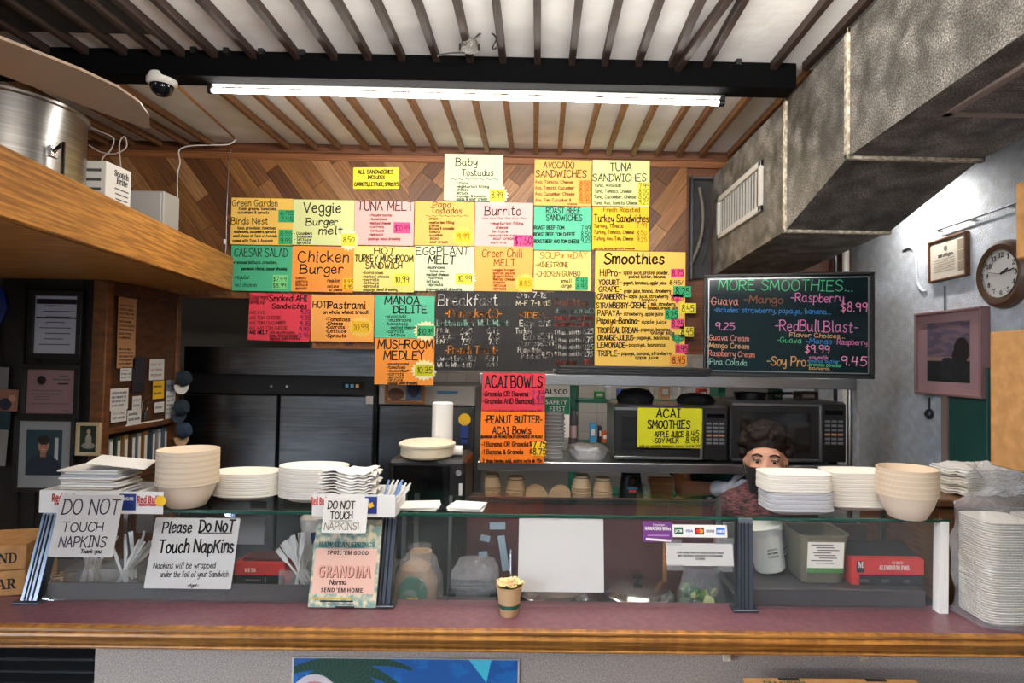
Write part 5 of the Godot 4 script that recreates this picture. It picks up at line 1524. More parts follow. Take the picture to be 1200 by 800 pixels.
	var logos := [["JCB", c8(24, 90, 60), c8(255, 255, 255)], ["VISA", c8(240, 240, 245), c8(20, 40, 130)], ["", c8(40, 34, 40), c8(230, 120, 30)], ["DISCOVER", c8(240, 240, 240), c8(30, 30, 30)], ["AMEX", c8(50, 120, 200), c8(255, 255, 255)]]
	for k in 5:
		var lg := boxed("card_logo", Vector3((-25 + k * 12.6) * u, 0, 0.0009), Vector3(10.4 * u, 8 * u, 0.0008), mat(logos[k][1], 0.5), cc)
		if logos[k][0] != "":
			printed(logos[k][0], 0.008, mat(logos[k][2], 0.5), lg, Vector3((-25 + k * 12.6) * u, 0, 0.0018), false, true, "lettering", Basis(), (8.6 if k != 3 else 9.6) * u)
		else:
			for s in [-1, 1]:
				turned("logo_disc", [Vector2(0, 0.0006), Vector2(2.6 * u, 0.0006), Vector2(2.6 * u, 0)], mat(c8(220, 40, 30) if s < 0 else c8(244, 160, 30), 0.5), lg, 16, Vector3((-25 + k * 12.6 + s * 1.6) * u, 0, 0.0013), 2.0, Basis(Vector3.RIGHT, PI / 2))
	var nt := glass_card("pane_notice", "white notice with two small lines of print on the middle pane", "sign", [781, 637, 859, 662], M.pane_paper, [])
	for k in 3:
		printed(["CONSUMING RAW OR UNDERCOOKED FOODS", "MAY INCREASE YOUR RISK OF FOODBORNE", "ILLNESS"][k], 0.006, M.ink_black, nt, Vector3(0.001, (2 - k * 3.4) * u, 0.001), false, true, "lettering", Basis(), [56, 53, 11][k] * u)
	for p in [[790, 636, 18], [850, 634, 22], [790, 664, 20], [849, 665, 18]]:
		boxed("clear_tape", Vector3((p[0] - 820) * u, -(p[1] - 649.5) * u, 0.0012), Vector3(p[2] * u, 7 * u, 0.0006), M.clear_plastic, nt)
	# cup of flowers on the counter
	var cup := thing("flower_cup", "brown paper cup with a dark band full of pale yellow blossoms", "cup", aty(596, 725, COUNTER_Y) + Vector3(0, 0, -0.03))
	var h := 0.088
	turned("cup_wall", [Vector2(0, 0), Vector2(0.025, 0), Vector2(0.027, 0.003), Vector2(0.038, h - 0.003), Vector2(0.041, h), Vector2(0.037, h), Vector2(0.025, 0.006), Vector2(0, 0.006)], M.kraft, cup, 36)
	turned("printed_band", [Vector2(0.0301, 0.024), Vector2(0.0303, 0.0245), Vector2(0.0318, 0.036), Vector2(0.0316, 0.0365)], M.ink_darkgreen, cup, 36)
	for k in 15:
		var a := k * 2.4
		var rr := 0.034 * sqrt((k + 0.5) / 15.0)
		var fc := Vector3(cos(a) * rr, h + 0.012 - rr * 0.35 + rng.randf() * 0.006, sin(a) * rr)
		var fl := S()
		fl.set_smooth_group(-1)
		for q in 5:
			var b := TAU * q / 5.0 + k
			var out := Vector3(cos(b), 0.35, sin(b)).normalized()
			var sd := Vector3(-sin(b), 0, cos(b))
			hull8(fl, [fc, fc + sd * 0.001, fc + sd * 0.001 + Vector3(0, 0.001, 0), fc + Vector3(0, 0.001, 0), fc + out * 0.014 - sd * 0.006, fc + out * 0.014 + sd * 0.006, fc + out * 0.014 + sd * 0.006 + Vector3(0, 0.0015, 0), fc + out * 0.014 - sd * 0.006 + Vector3(0, 0.0015, 0)])
		var fo := obj("blossom", fl, M.blossom if k % 3 else M.blossom_pink, cup)
		turned("blossom_eye", [Vector2(0, 0.004), Vector2(0.003, 0.002), Vector2(0.003, 0)], M.gold, fo, 8, fc)
	rod("stem", [Vector3(0, 0.01, 0), Vector3(0, h, 0)], 0.012, mat(c8(90, 110, 50), 0.7), cup)

func build_case_right() -> void:
	# white tub lying tilted, round container, foil carton
	var wb := thing("white_tub", "tall white plastic tub leaning against the post in the right bay", "tub", aty(908, 682, BAY_R) + Vector3(0.02, 0.012, -0.09), "", Basis(Vector3.BACK, 0.2))
	turned("tub_wall", [Vector2(0, 0), Vector2(0.044, 0), Vector2(0.049, 0.005), Vector2(0.06, 0.135), Vector2(0.066, 0.137), Vector2(0.066, 0.152), Vector2(0.058, 0.155), Vector2(0, 0.155)], M.tub_white, wb, 40)
	for k in 2:
		var lines := []
		for i in 3:
			scribble(lines, -0.012, 0.02, -0.085 + i * 0.012 + k * 0.01, 0.007, "black", 71 + k * 7 + i)
		for l in lines:
			l.append(0.0012)
		var hd := Node3D.new()
		hd.name = "handwriting"
		wb.add_child(hd, true)
		hd.transform = Transform3D(Basis(Vector3.UP, -0.1 + k * 0.85) * Basis(Vector3.RIGHT, 0.08), Basis(Vector3.UP, -0.1 + k * 0.85) * Vector3(0, 0, 0.0585))
		letter(hd, lines, func(x: float, y: float) -> Vector2: return Vector2(x, -y), 0.001, "ink_marks")
	var tb := thing("label_tub", "square translucent tub with a printed label in the right bay", "tub", aty(972, 688, BAY_R) + Vector3(0, 0, -0.105))
	turned("tub_wall", [Vector2(0, 0), Vector2(0.066, 0), Vector2(0.069, 0.004), Vector2(0.08, 0.15), Vector2(0.086, 0.152), Vector2(0.086, 0.157), Vector2(0.077, 0.155), Vector2(0.065, 0.006), Vector2(0, 0.006)], mat(c8(120, 112, 90), 0.35), tb, 40, Vector3.ZERO, 7.0)
	var lb := boxed("label", Vector3(0.0, 0.085, 0.0775), Vector3(0.118, 0.1, 0.0015), M.white_pulp, tb, 0.0, Basis(Vector3.RIGHT, 0.073))
	boxed("green_band", Vector3(0.0, 0.043, 0.0762), Vector3(0.118, 0.016, 0.0012), mat(c8(76, 130, 60), 0.6), tb, 0.0, Basis(Vector3.RIGHT, 0.073))
	for k in 8:
		boxed("print_line", Vector3(-0.012 + 0.01 * (k % 3), 0.126 - k * 0.0085, 0.0815 - k * 0.0007), Vector3(0.07 - 0.012 * (k % 2), 0.003, 0.0008), M.ink_grey, tb, 0.0, Basis(Vector3.RIGHT, 0.073))
	var fb := thing("foil_carton", "red and black aluminium foil carton in the right bay", "box", aty(1046, 689, BAY_R) + Vector3(0.0, 0, -0.085))
	boxed("carton", Vector3(0, 0.042, 0), Vector3(0.235, 0.084, 0.12), M.red_box, fb, 0.002)
	boxed("black_band", Vector3(0.012, 0.017, 0.0602), Vector3(0.21, 0.034, 0.001), M.black, fb)
	var ml := boxed("logo_plate", Vector3(-0.09, 0.058, 0.0605), Vector3(0.024, 0.036, 0.001), M.black, fb)
	printed("M", 0.018, M.white_paper, ml, Vector3(-0.09, 0.064, 0.0612), true, true, "lettering", Basis(), 0.018)
	printed("12 INCH", 0.008, M.white_paper, fb, Vector3(0.03, 0.072, 0.0608), false, false, "lettering", Basis(), 0.035)
	printed("ALUMINUM FOIL", 0.013, M.white_paper, fb, Vector3(0.02, 0.056, 0.0608), true, true, "lettering", Basis(), 0.1)
	for k in 3:
		boxed("print_mark", Vector3(-0.08 + k * 0.07, 0.014, 0.061), Vector3(0.035 - 0.008 * k, 0.009, 0.0006), M.ink_grey, fb)
	boxed("opened_flap", Vector3(0.0, 0.094, -0.02), Vector3(0.23, 0.003, 0.1), M.matte_black, fb, 0.0, Basis(Vector3.RIGHT, 0.22))
	var bk := thing("steel_upstand", "steel upstand along the back of the right bay", "panel", Vector3((posts[2][0].x + posts[3][0].x) / 2, BAY_R, -2.28))
	boxed("sheet", Vector3(0, 0.06, 0), Vector3(posts[3][0].x - posts[2][0].x - 0.08, 0.12, 0.006), M.steel, bk, 0.002)
	# clear bag full of clamshell boxes on the counter
	var where := Vector3(at(1167, 690, 1.87).x, COUNTER_Y + 0.0005, -1.872)
	var sh := S(true)
	var prof := [Vector2(0, 0.0), Vector2(0.054, 0.0), Vector2(0.072, 0.012), Vector2(0.0765, 0.014), Vector2(0.0765, 0.0165), Vector2(0.0725, 0.0165), Vector2(0.054, 0.004), Vector2(0, 0.004)]
	lathe(sh, prof, 36, Vector3.ZERO, 5.0)
	var cm := done(sh)
	for col in 2:
		for k in 40:
			var o := thing("takeout_tray", ranked(k, 40) + " " + ["pulp tray in the left stack in the clear bag", "pulp tray in the right stack in the clear bag"][col], "tray", where + Vector3(col * 0.162, 0.003 + k * 0.0074, rng.randf_range(-0.0008, 0.0008) ), ["trays in the bag, left stack", "trays in the bag, right stack"][col], Basis(Vector3.UP, rng.randf_range(-0.01, 0.01)))
			mesh_node("shell", cm, M.white_pulp if k % 3 else M.white_pulp2, o)
	var bag := thing("clear_bag", "clear plastic bag, knotted on top, around stacks of takeout trays", "plastic bag", where + Vector3(0.094, 0, 0))
	var n := FastNoiseLite.new()
	n.seed = 9
	n.fractal_octaves = 4
	n.frequency = 13.0
	var st := S(true)
	var seg := 72
	var rows := [[0.004, 0.19, 0.096], [0.03, 0.19, 0.095], [0.07, 0.19, 0.094], [0.12, 0.19, 0.093], [0.17, 0.19, 0.093], [0.22, 0.19, 0.093], [0.27, 0.19, 0.093], [0.322, 0.19, 0.092], [0.345, 0.16, 0.08], [0.365, 0.11, 0.06], [0.38, 0.06, 0.04], [0.395, 0.04, 0.03], [0.42, 0.06, 0.042], [0.445, 0.09, 0.06], [0.465, 0.11, 0.06]]
	var grid := []
	for i in rows.size():
		var ring := []
		for k in seg:
			var a := TAU * k / seg
			var f := 1.0 / pow(pow(absf(cos(a)), 4.0) + pow(absf(sin(a)), 4.0), 0.25)
			var p := Vector3(cos(a) * rows[i][1] * f, rows[i][0], sin(a) * rows[i][2] * f)
			if i > 9:
				p.x -= 0.055
			elif i > 7:
				p.x -= 0.027 * (i - 7)
			var bump := n.get_noise_3d(p.x, p.y * 0.6, p.z) * (0.03 if i < 8 else 0.045)
			p += Vector3(cos(a), 0.2, sin(a)) * maxf(bump, -0.003 if i < 8 else -0.02)
			ring.append(p)
		grid.append(ring)
	st.set_smooth_group(-1)
	for i in rows.size() - 1:
		for k in seg:
			quad(st, grid[i][k], grid[i][(k + 1) % seg], grid[i + 1][(k + 1) % seg], grid[i + 1][k], Vector3(0, grid[i][k].y, 0))
	obj("bag_film", st, M.bag, bag)

# ---------------------------------------------------------------- on top of the glass
func stack(called: String, part: String, mesh: Mesh, label: String, category: String, base: Vector3, n: int, pitch: float, mats: Array, jitter := 0.0008, tilt := Basis()) -> void:
	for k in n:
		var o := thing(called, ranked(k, n) + " " + label, category, base + tilt * Vector3(rng.randf_range(-jitter, jitter), k * pitch, rng.randf_range(-jitter, jitter)), label, tilt * Basis())
		mesh_node(part, mesh, mats[k % mats.size()], o)
func lathed(prof: Array, seg := 40, n := 2.0, deep := 1.0) -> ArrayMesh:
	var st := S(true)
	lathe(st, prof, seg, Vector3.ZERO, n, Basis.from_scale(Vector3(1, 1, deep)))
	return done(st)
func folded_sheet(st: SurfaceTool, w: float, d: float, seed_: int, amp: float, thick: float) -> void:   # a soft napkin with waves
	var n := FastNoiseLite.new()
	n.seed = seed_
	n.frequency = 7.0
	var g := 14
	gid += 1
	for layer in [0.0, thick]:
		st.set_smooth_group(gid)
		for i in g:
			for j in g:
				var q := []
				for e in [[0, 0], [1, 0], [1, 1], [0, 1]]:
					var x: float = (float(i + e[0]) / g - 0.5) * w
					var z: float = (float(j + e[1]) / g - 0.5) * d
					q.append(Vector3(x, layer + n.get_noise_2d(x * 1.2, z) * amp, z))
				quad(st, q[0], q[1], q[2], q[3], Vector3(0, thick / 2 + (-1.0 if layer > 0 else 1.0), 0))
	st.set_smooth_group(-1)
	for i in g:
		for side in 4:
			var q := []
			for e in [0, 1]:
				var t := float(i + e) / g - 0.5
				var x: float = [t * w, t * w, -w / 2, w / 2][side]
				var z: float = [-d / 2, d / 2, t * d, t * d][side]
				for layer in [0.0, thick]:
					q.append(Vector3(x, layer + n.get_noise_2d(x * 1.2, z) * amp, z))
			quad(st, q[0], q[2], q[3], q[1], Vector3(0, 0, 0))
func drink_tray(called: String, label: String, x0: float, x1: float, z: float, short: float) -> Node3D:
	# low white cardboard tray with a printed front
	var a := at(x0, 590, z)
	var b := at(x1, 590, z)
	var t := thing(called, label, "tray", Vector3((a.x + b.x) / 2, GLASS_Y + 0.0005, -z - 0.07))
	var w := b.x - a.x
	boxed("tray_base", Vector3(-short / 2, 0.002, 0), Vector3(w - short, 0.004, 0.15), M.white_paper, t)
	boxed("tray_front", Vector3(0, 0.034, 0.074), Vector3(w, 0.068, 0.003), M.white_paper, t)
	boxed("tray_back", Vector3(-short / 2, 0.034, -0.074), Vector3(w - short, 0.068, 0.003), M.white_paper, t)
	boxed("tray_side", Vector3(-w / 2, 0.034, 0), Vector3(0.003, 0.068, 0.15), M.white_paper, t)
	boxed("tray_side", Vector3(w / 2 - short, 0.03, 0), Vector3(0.003, 0.06, 0.15), M.white_paper, t)
	return t
func build_on_glass() -> void:
	var bowl := lathed([Vector2(0, 0), Vector2(0.05, 0), Vector2(0.056, 0.004), Vector2(0.075, 0.04), Vector2(0.0865, 0.0745), Vector2(0.0915, 0.0757), Vector2(0.0915, 0.0803), Vector2(0.0879, 0.0803), Vector2(0.0762, 0.0428), Vector2(0.0572, 0.0068), Vector2(0.051, 0.003), Vector2(0, 0.003)])
	var plate := lathed([Vector2(0, 0), Vector2(0.078, 0), Vector2(0.085, 0.003), Vector2(0.11, 0.0135), Vector2(0.116, 0.0145), Vector2(0.1165, 0.0192), Vector2(0.115, 0.0206), Vector2(0.1102, 0.0175), Vector2(0.0852, 0.007), Vector2(0.078, 0.004), Vector2(0, 0.004)], 48, 2.2, 0.66)
	var square := lathed([Vector2(0, 0), Vector2(0.075, 0), Vector2(0.085, 0.003), Vector2(0.108, 0.0135), Vector2(0.112, 0.0145), Vector2(0.1125, 0.0192), Vector2(0.111, 0.0206), Vector2(0.1082, 0.0175), Vector2(0.0852, 0.007), Vector2(0.075, 0.004), Vector2(0, 0.004)], 56, 5.0, 0.6)
	var gy := GLASS_Y + 0.0005
	var put := func(px: float, z: float) -> Vector3: return Vector3(at(px, 597, z).x, gy, -z)
	stack("paper_bowl", "bowl_shell", bowl, "tan paper bowl in the tall stack left of the plates", "bowl", put.call(219, 2.03), 19, 0.0058, [M.pulp, M.pulp2, M.pulp], 0.0004)
	stack("paper_plate", "plate_shell", plate, "cream oval plate in the low stack beside the tan bowls", "plate", put.call(289, 2.16), 11, 0.0072, [M.white_pulp, M.white_pulp2, M.white_pulp])
	stack("paper_plate", "plate_shell", plate, "cream oval plate in the stack beside the folded napkins", "plate", put.call(367, 2.145), 14, 0.0075, [M.white_pulp, M.white_pulp2])
	var pr: Vector3 = put.call(932, 2.06)
	stack("square_tray", "tray_shell", square, "grey oblong tray in the lower half of the doubled stack", "tray", pr, 8, 0.0075, [M.grey_pulp, M.grey_pulp2])
	stack("square_tray", "tray_shell", square, "cream oblong tray in the upper half of the doubled stack", "tray", pr + Vector3(-0.008, 8 * 0.0075 + 0.002, 0), 8, 0.0072, [M.white_pulp, M.white_pulp2, M.white_pulp])
	stack("square_tray", "tray_shell", square, "cream oblong tray in the stack beside the right bowls", "tray", put.call(1002, 2.13), 16, 0.0072, [M.white_pulp, M.white_pulp2])
	stack("paper_bowl", "bowl_shell", bowl, "tan paper bowl in the stack at the right glass end", "bowl", put.call(1063, 2.0), 15, 0.0058, [M.pulp, M.pulp2, M.pulp2], 0.0004)
	# left tray with papers
	var z := 1.925
	var u := z / F
	var t := drink_tray("drink_tray", "white printed cardboard tray of papers at the left end of the glass", 48, 192, z, 0.1)
	var w := (at(190, 590, z).x - at(48, 590, z).x)
	boxed("blue_panel", Vector3(30 * u, 0.036, 0.0762), Vector3(19 * u, 0.05, 0.001), M.navy, t)
	printed("SUGAR", 0.010, M.white_paper, t, Vector3(30 * u, 0.046, 0.0772), false, true, "lettering", Basis(), 14 * u)
	printed("Red Bull", 0.022, M.red_box, t, Vector3(53 * u, 0.044, 0.0768), false, true, "lettering", Basis(), 24 * u)
	printed("ENERGY DRINK", 0.008, M.red_box, t, Vector3(53 * u, 0.028, 0.0768), false, true, "lettering", Basis(), 20 * u)
	printed("Red Bull", 0.024, M.red_box, t, Vector3(-43 * u, 0.046, 0.0768), false, true, "lettering", Basis(), 26 * u)
	printed("ENERGY", 0.008, M.red_box, t, Vector3(-43 * u, 0.028, 0.0768), false, true, "lettering", Basis(), 20 * u)
	turned("yellow_disc", [Vector2(0, 0.001), Vector2(0.016, 0.001), Vector2(0.016, 0)], M.gold, t, 20, Vector3(68 * u, 0.04, 0.0764), 2.0, Basis(Vector3.RIGHT, PI / 2))
	var tones := [M.napkin, M.old_paper, M.napkin, M.print_white, M.napkin, M.napkin2, M.print_white, M.napkin, M.old_paper, M.napkin]
	for k in 16:
		var o := thing("paper_pad", ranked(k, 16) + " folded white paper in the pile above the left printed tray", "paper", t.position + Vector3(-0.055 + rng.randf_range(-0.006, 0.006), 0.0055 + k * 0.0078, rng.randf_range(-0.004, 0.004)), "papers in the left tray", Basis(Vector3.UP, rng.randf_range(-0.05, 0.05)))
		var st := S()
		box(st, Vector3(0, 0.003, 0), Vector3(0.185 - 0.012 * (k % 3), 0.006, 0.12), 0.002)
		obj("sheets", st, tones[k % 10], o)
	var tp := thing("leaning_paper", "stiff white sheet leaning on top of the pile of papers", "paper", t.position + Vector3(0.01, 0.133, 0), "", Basis(Vector3.BACK, -0.16) * Basis(Vector3.UP, 0.3))
	boxed("sheet", Vector3(0, 0.012, 0), Vector3(0.16, 0.002, 0.13), M.white_paper, tp)
	# second tray with folded napkins and straws
	t = drink_tray("drink_tray", "white printed cardboard tray under the folded napkins", 367, 463, z, 0.0)
	printed("Red Bull", 0.024, M.red_box, t, Vector3(-40 * u, 0.046, 0.0768), false, true, "lettering", Basis(), 18 * u)
	boxed("blue_panel", Vector3(20 * u, 0.036, 0.0762), Vector3(14 * u, 0.052, 0.001), M.navy, t)
	boxed("yellow_mark", Vector3(20 * u, 0.036, 0.0769), Vector3(6 * u, 0.014, 0.001), M.gold, t, 0.0, Basis(Vector3.BACK, 0.4))
	for k in 12:
		var o := thing("folded_napkin", ranked(k, 12) + " folded napkin in the crumpled pile on the printed tray", "napkin", Vector3(at(411, 570, 1.995).x + rng.randf_range(-0.001, 0.001), gy + 0.026 + k * 0.009, -2.0), "napkins on the printed tray", Basis())
		var st := S(true)
		folded_sheet(st, 0.165 + 0.012 * sin(k * 2.1), 0.115, 101, 0.028, 0.003)
		obj("cloth", st, M.napkin if k % 2 else M.napkin2, o)
	for k in 22:
		var p := Vector3(at(452, 590, 1.96).x + (k % 6) * 0.0065 - 0.018, gy + 0.012 + (k / 6) * 0.007, -1.95 - (k / 6) * 0.012)
		var o := thing("wrapped_straw", "paper wrapped straw in the bundle beside the folded napkins", "straw", p, "straws beside the folded napkins")
		rod("wrapper", [Vector3.ZERO, Vector3(0.018 + 0.008 * (k % 6), 0.066, -0.012)], 0.0034, M.white_paper if k % 3 else M.straw_blue, o, 6)
	# loose white papers lying on the glass
	for p in [[492, 597, 0.13, "loose white papers lying on the glass before the black oven"], [545, 596, 0.11, "loose white papers lying on the glass beside the steel rack"]]:
		var lp := thing("loose_papers", p[3], "paper", Vector3(at(p[0], 596, 2.04).x, gy, -2.04))
		for k in 4:
			boxed("sheet", Vector3(rng.randf_range(-0.01, 0.01), 0.003 + k * 0.003, 0), Vector3(p[2], 0.0012, 0.1), M.white_paper, lp, 0.0, Basis(Vector3.UP, rng.randf_range(-0.3, 0.3)))

# ---------------------------------------------------------------- steel rack with ovens, cups and signs
const RACK_Z := 2.85
const MID_Y := 1.192
const TOP_Y := 1.598
const TABLE_Y := 0.948
func microwave(label: String, x0: float, x1: float, z: float, h: float, trim: Material) -> Node3D:
	var u := z / F
	var a := at(x0, 500, z).x
	var b := at(x1, 500, z).x
	var w := b - a
	var t := thing("microwave_oven", label, "microwave", Vector3((a + b) / 2, MID_Y + 0.001, -z - 0.17))
	boxed("casing", Vector3(0, h / 2 + 0.008, 0), Vector3(w, h - 0.012, 0.32), M.oven_grey, t, 0.006)
	var dw := w * 0.78
	var door := boxed("door", Vector3(-(w - dw) / 2, h / 2 + 0.004, 0.163), Vector3(dw, h - 0.02, 0.016), M.black, t, 0.004)
	boxed("door_window", Vector3(-(w - dw) / 2 - 0.01, h / 2 + 0.004, 0.172), Vector3(dw - 0.09, h - 0.11, 0.003), M.oven_glass, door, 0.001)
	boxed("door_trim", Vector3(-(w - dw) / 2, h - 0.014, 0.172), Vector3(dw, 0.012, 0.004), trim, door, 0.001)
	boxed("door_trim", Vector3(-(w - dw) / 2, 0.02, 0.172), Vector3(dw, 0.012, 0.004), trim, door, 0.001)
	boxed("handle", Vector3(-(w - dw) / 2 + dw / 2 - 0.008, h / 2, 0.178), Vector3(0.014, h - 0.03, 0.016), trim, door, 0.004)
	var px := w / 2 - (w - dw) / 2
	var panel := boxed("control_panel", Vector3(px, h / 2 + 0.004, 0.163), Vector3(w - dw - 0.004, h - 0.02, 0.014), M.black, t, 0.003)
	boxed("display_window", Vector3(px, h * 0.84, 0.171), Vector3((w - dw) * 0.7, 0.02, 0.002), M.oven_glass, panel)
	for i in 3:
		for j in 6:
			boxed("button", Vector3(px + (i - 1) * (w - dw) * 0.26, h * 0.7 - j * h * 0.07, 0.171), Vector3((w - dw) * 0.2, h * 0.035, 0.003), M.button_tan if j == 3 else M.button_grey, panel)
	for k in 4:
		boxed("foot", Vector3([-1, 1, -1, 1][k] * (w / 2 - 0.04), 0.004, [-1, -1, 1, 1][k] * 0.12), Vector3(0.03, 0.008, 0.03), M.black, t)
	return t
func build_rack() -> void:
	var z := RACK_Z
	var u := z / F
	var xa := at(563, 500, z).x
	var xb := at(1001, 500, z).x
	var r := thing("steel_rack", "stainless steel shelf rack with microwaves behind the display case", "rack", Vector3((xa + xb) / 2, 0, -z - 0.19))
	var w := xb - xa
	for k in 4:
		rod("post", [Vector3([-1, 1, -1, 1][k] * (w / 2 - 0.012), 0, [1, 1, -1, -1][k] * 0.175), Vector3([-1, 1, -1, 1][k] * (w / 2 - 0.012), TOP_Y - 0.02, [1, 1, -1, -1][k] * 0.175)], 0.0125, M.steel, r, 14)
	for s in [[TOP_Y, 0.05], [MID_Y, 0.042], [TABLE_Y, 0.035]]:
		var sh := boxed("shelf", Vector3(0, s[0] - 0.006, 0), Vector3(w + 0.02, 0.012, 0.38), M.steel, r, 0.002)
		boxed("shelf_lip", Vector3(0, s[0] - s[1] / 2, 0.187), Vector3(w + 0.02, s[1], 0.012), M.steel, sh, 0.003)
	microwave("wide black microwave with silver trim at the right of the rack", 858, 992, z + 0.02, 0.292, M.aluminium)
	var mw := microwave("black microwave carrying the yellow acai smoothies sign", 720, 853, z + 0.04, 0.262, M.steel)
	card("rack_sign", "yellow acai smoothies sign on a microwave door", "sign", [747, 478, 822.5, 524.5], z + 0.024, M.acid, [["ACAI", 769, 489, 797, 10, "black", 1.6], ["SMOOTHIES", 759, 501.5, 808, 9, "black", 1.4], ["-APPLE JUICE", 765, 511.6, 801, 6.2, "black", 1.0], ["-SOY MILK", 765, 518.6, 795, 5.4, "black", 1.0], ["8.45", 803.5, 511, 818.5, 6.2, "black", 0.9], ["8.99", 803, 518.6, 818, 6.2, "black", 0.9], ["add: soy protein, bananas, peanut butter 1.00", 749, 523.6, 821, 3, "brown", 0.6]])
	# things on the middle shelf, left of the microwaves
	var st := thing("lid_stack", "tall stack of clear plastic lids beside the orange sign", "lids", Vector3(at(648, 530, z + 0.12).x, MID_Y + 0.001, -z - 0.12))
	for k in 26:
		turned("lid", [Vector2(0, 0), Vector2(0.05, 0), Vector2(0.052, 0.006), Vector2(0.048, 0.007), Vector2(0, 0.004)], M.lid_grey if k % 2 else M.lid_grey2, st, 20, Vector3(rng.randf_range(-0.001, 0.001), k * 0.0085, 0), 4.0)
	var ft := thing("foil_tray", "crumpled foil covered tray on the middle shelf", "tray", Vector3(at(689, 530, z + 0.1).x, MID_Y + 0.001, -z - 0.12))
	var fs := S()
	var n := FastNoiseLite.new()
	n.seed = 3
	n.frequency = 34.0
	var prof := [[0.0, 0.0], [0.08, 0.0], [0.092, 0.03], [0.1, 0.045], [0.088, 0.062], [0.05, 0.072], [0.0, 0.07]]
	var rings := []
	for p in prof:
		var ring := []
		for k in 56:
			var a := TAU * k / 56
			var v := Vector3(cos(a) * p[0], p[1], sin(a) * p[0] * 0.75)
			v += Vector3(cos(a), 0.5, sin(a)) * n.get_noise_3dv(v) * 0.012 * (1.0 if p[1] > 0.0 else 0.0)
			ring.append(v)
		rings.append(ring)
	fs.set_smooth_group(-1)
	for i in prof.size() - 1:
		for k in 56:
			quad(fs, rings[i][k], rings[i][(k + 1) % 56], rings[i + 1][(k + 1) % 56], rings[i + 1][k], Vector3(0, 0.03, 0))
	obj("foil", fs, M.foil, ft)
	var lt := thing("pepper_mill", "small tall bottle with a floral label behind the foil tray", "bottle", Vector3(at(672, 530, z + 0.26).x, MID_Y + 0.001, -z - 0.27))
	turned("bottle_body", [Vector2(0, 0), Vector2(0.022, 0), Vector2(0.024, 0.01), Vector2(0.018, 0.07), Vector2(0.018, 0.16), Vector2(0.022, 0.17), Vector2(0.012, 0.215), Vector2(0, 0.22)], mat(c8(96, 90, 96), 0.4), lt, 18)
	turned("label_band", [Vector2(0.0184, 0.08), Vector2(0.0188, 0.081), Vector2(0.0188, 0.14), Vector2(0.0184, 0.141)], mat(c8(190, 160, 160), 0.6), lt, 18)
	# cups upside down on the table, lids, jar
	var cup := lathed([Vector2(0.0458, 0.0), Vector2(0.048, 0.0), Vector2(0.049, 0.004), Vector2(0.0455, 0.006), Vector2(0.036, 0.058), Vector2(0.034, 0.06), Vector2(0, 0.06), Vector2(0, 0.0585), Vector2(0.0353, 0.0568), Vector2(0.0448, 0.006), Vector2(0.0458, 0.0)], 32)
	var band := lathed([Vector2(0.0383, 0.0465), Vector2(0.0386, 0.047), Vector2(0.0382, 0.0495), Vector2(0.0379, 0.05)], 32)
	var who := ["leftmost stack on the steel table", "second stack on the steel table", "stack right of the tray of bowls", "rightmost stack on the steel table"]
	for s in 4:
		for k in 9 + (1 if s % 2 == 0 else 0):
			var o := thing("paper_cup", ranked(k, 9 + (1 if s % 2 == 0 else 0)) + " upturned paper cup in the " + who[s], "cup", Vector3(at([575, 604, 681, 706][s], 590, z + 0.09).x, TABLE_Y + 0.0005 + k * 0.0125, -z - 0.09), who[s])
			var b := mesh_node("cup_wall", cup, M.kraft_pale if k % 2 else M.kraft_pale2, o)
			mesh_node("green_band", band, M.ink_darkgreen, b)
	var tr := thing("lid_tray", "low brown wooden tray holding bowls on edge", "tray", Vector3(at(642, 592, z + 0.08).x, TABLE_Y + 0.0005, -z - 0.1))
	boxed("tray_front", Vector3(0, 0.012, 0.06), Vector3(0.215, 0.024, 0.006), M.brown_wood, tr)
	boxed("tray_back", Vector3(0, 0.04, -0.06), Vector3(0.215, 0.08, 0.006), mat(c8(150, 150, 150), 0.4), tr, 0.01)
	boxed("tray_base", Vector3(0, 0.002, 0), Vector3(0.215, 0.004, 0.12), M.brown_wood, tr)
	var lid := lathed([Vector2(0, 0), Vector2(0.05, 0), Vector2(0.052, 0.003), Vector2(0.054, 0.012), Vector2(0.051, 0.013), Vector2(0, 0.009)], 32)
	for s in 2:
		for k in 6:
			var o := thing("kraft_bowl", "%s brown bowl lying on edge in the %s row of the tray" % [ranked_back(k), ["left", "right"][s]], "bowl", tr.position + Vector3([-0.053, 0.053][s] + 0.0015 * k * [-1, 1][s], 0.0605, 0.034 - k * 0.0145), "bowls on edge in the wooden tray", Basis(Vector3.RIGHT, PI / 2 - 0.12))
			mesh_node("lid_shell", lid, M.kraft if k % 2 else M.kraft_pale2, o)
	var jr := thing("blender_base", "dark appliance with a round dial on the steel table", "appliance", Vector3(at(739, 590, z + 0.2).x, TABLE_Y + 0.0005, -z - 0.2))
	turned("body", [Vector2(0, 0), Vector2(0.06, 0), Vector2(0.062, 0.01), Vector2(0.05, 0.13), Vector2(0.045, 0.17), Vector2(0, 0.17)], M.black, jr, 28, Vector3.ZERO, 3.0)
	turned("dial", [Vector2(0, 0.012), Vector2(0.014, 0.012), Vector2(0.018, 0)], M.chrome, jr, 20, Vector3(0, 0.13, 0.046), 2.0, Basis(Vector3.RIGHT, PI / 2))
	boxed("red_label", Vector3(0.0, 0.085, 0.0555), Vector3(0.035, 0.012, 0.002), mat(c8(200, 60, 70), 0.5), jr)
	boxed("blue_label", Vector3(0.0, 0.098, 0.054), Vector3(0.05, 0.01, 0.002), mat(c8(40, 120, 140), 0.5), jr)
	var sp := thing("sugar_packets", "small pile of pale packets lying on the steel table", "packets", Vector3(at(752, 595, z + 0.07).x, TABLE_Y + 0.0005, -z - 0.08))
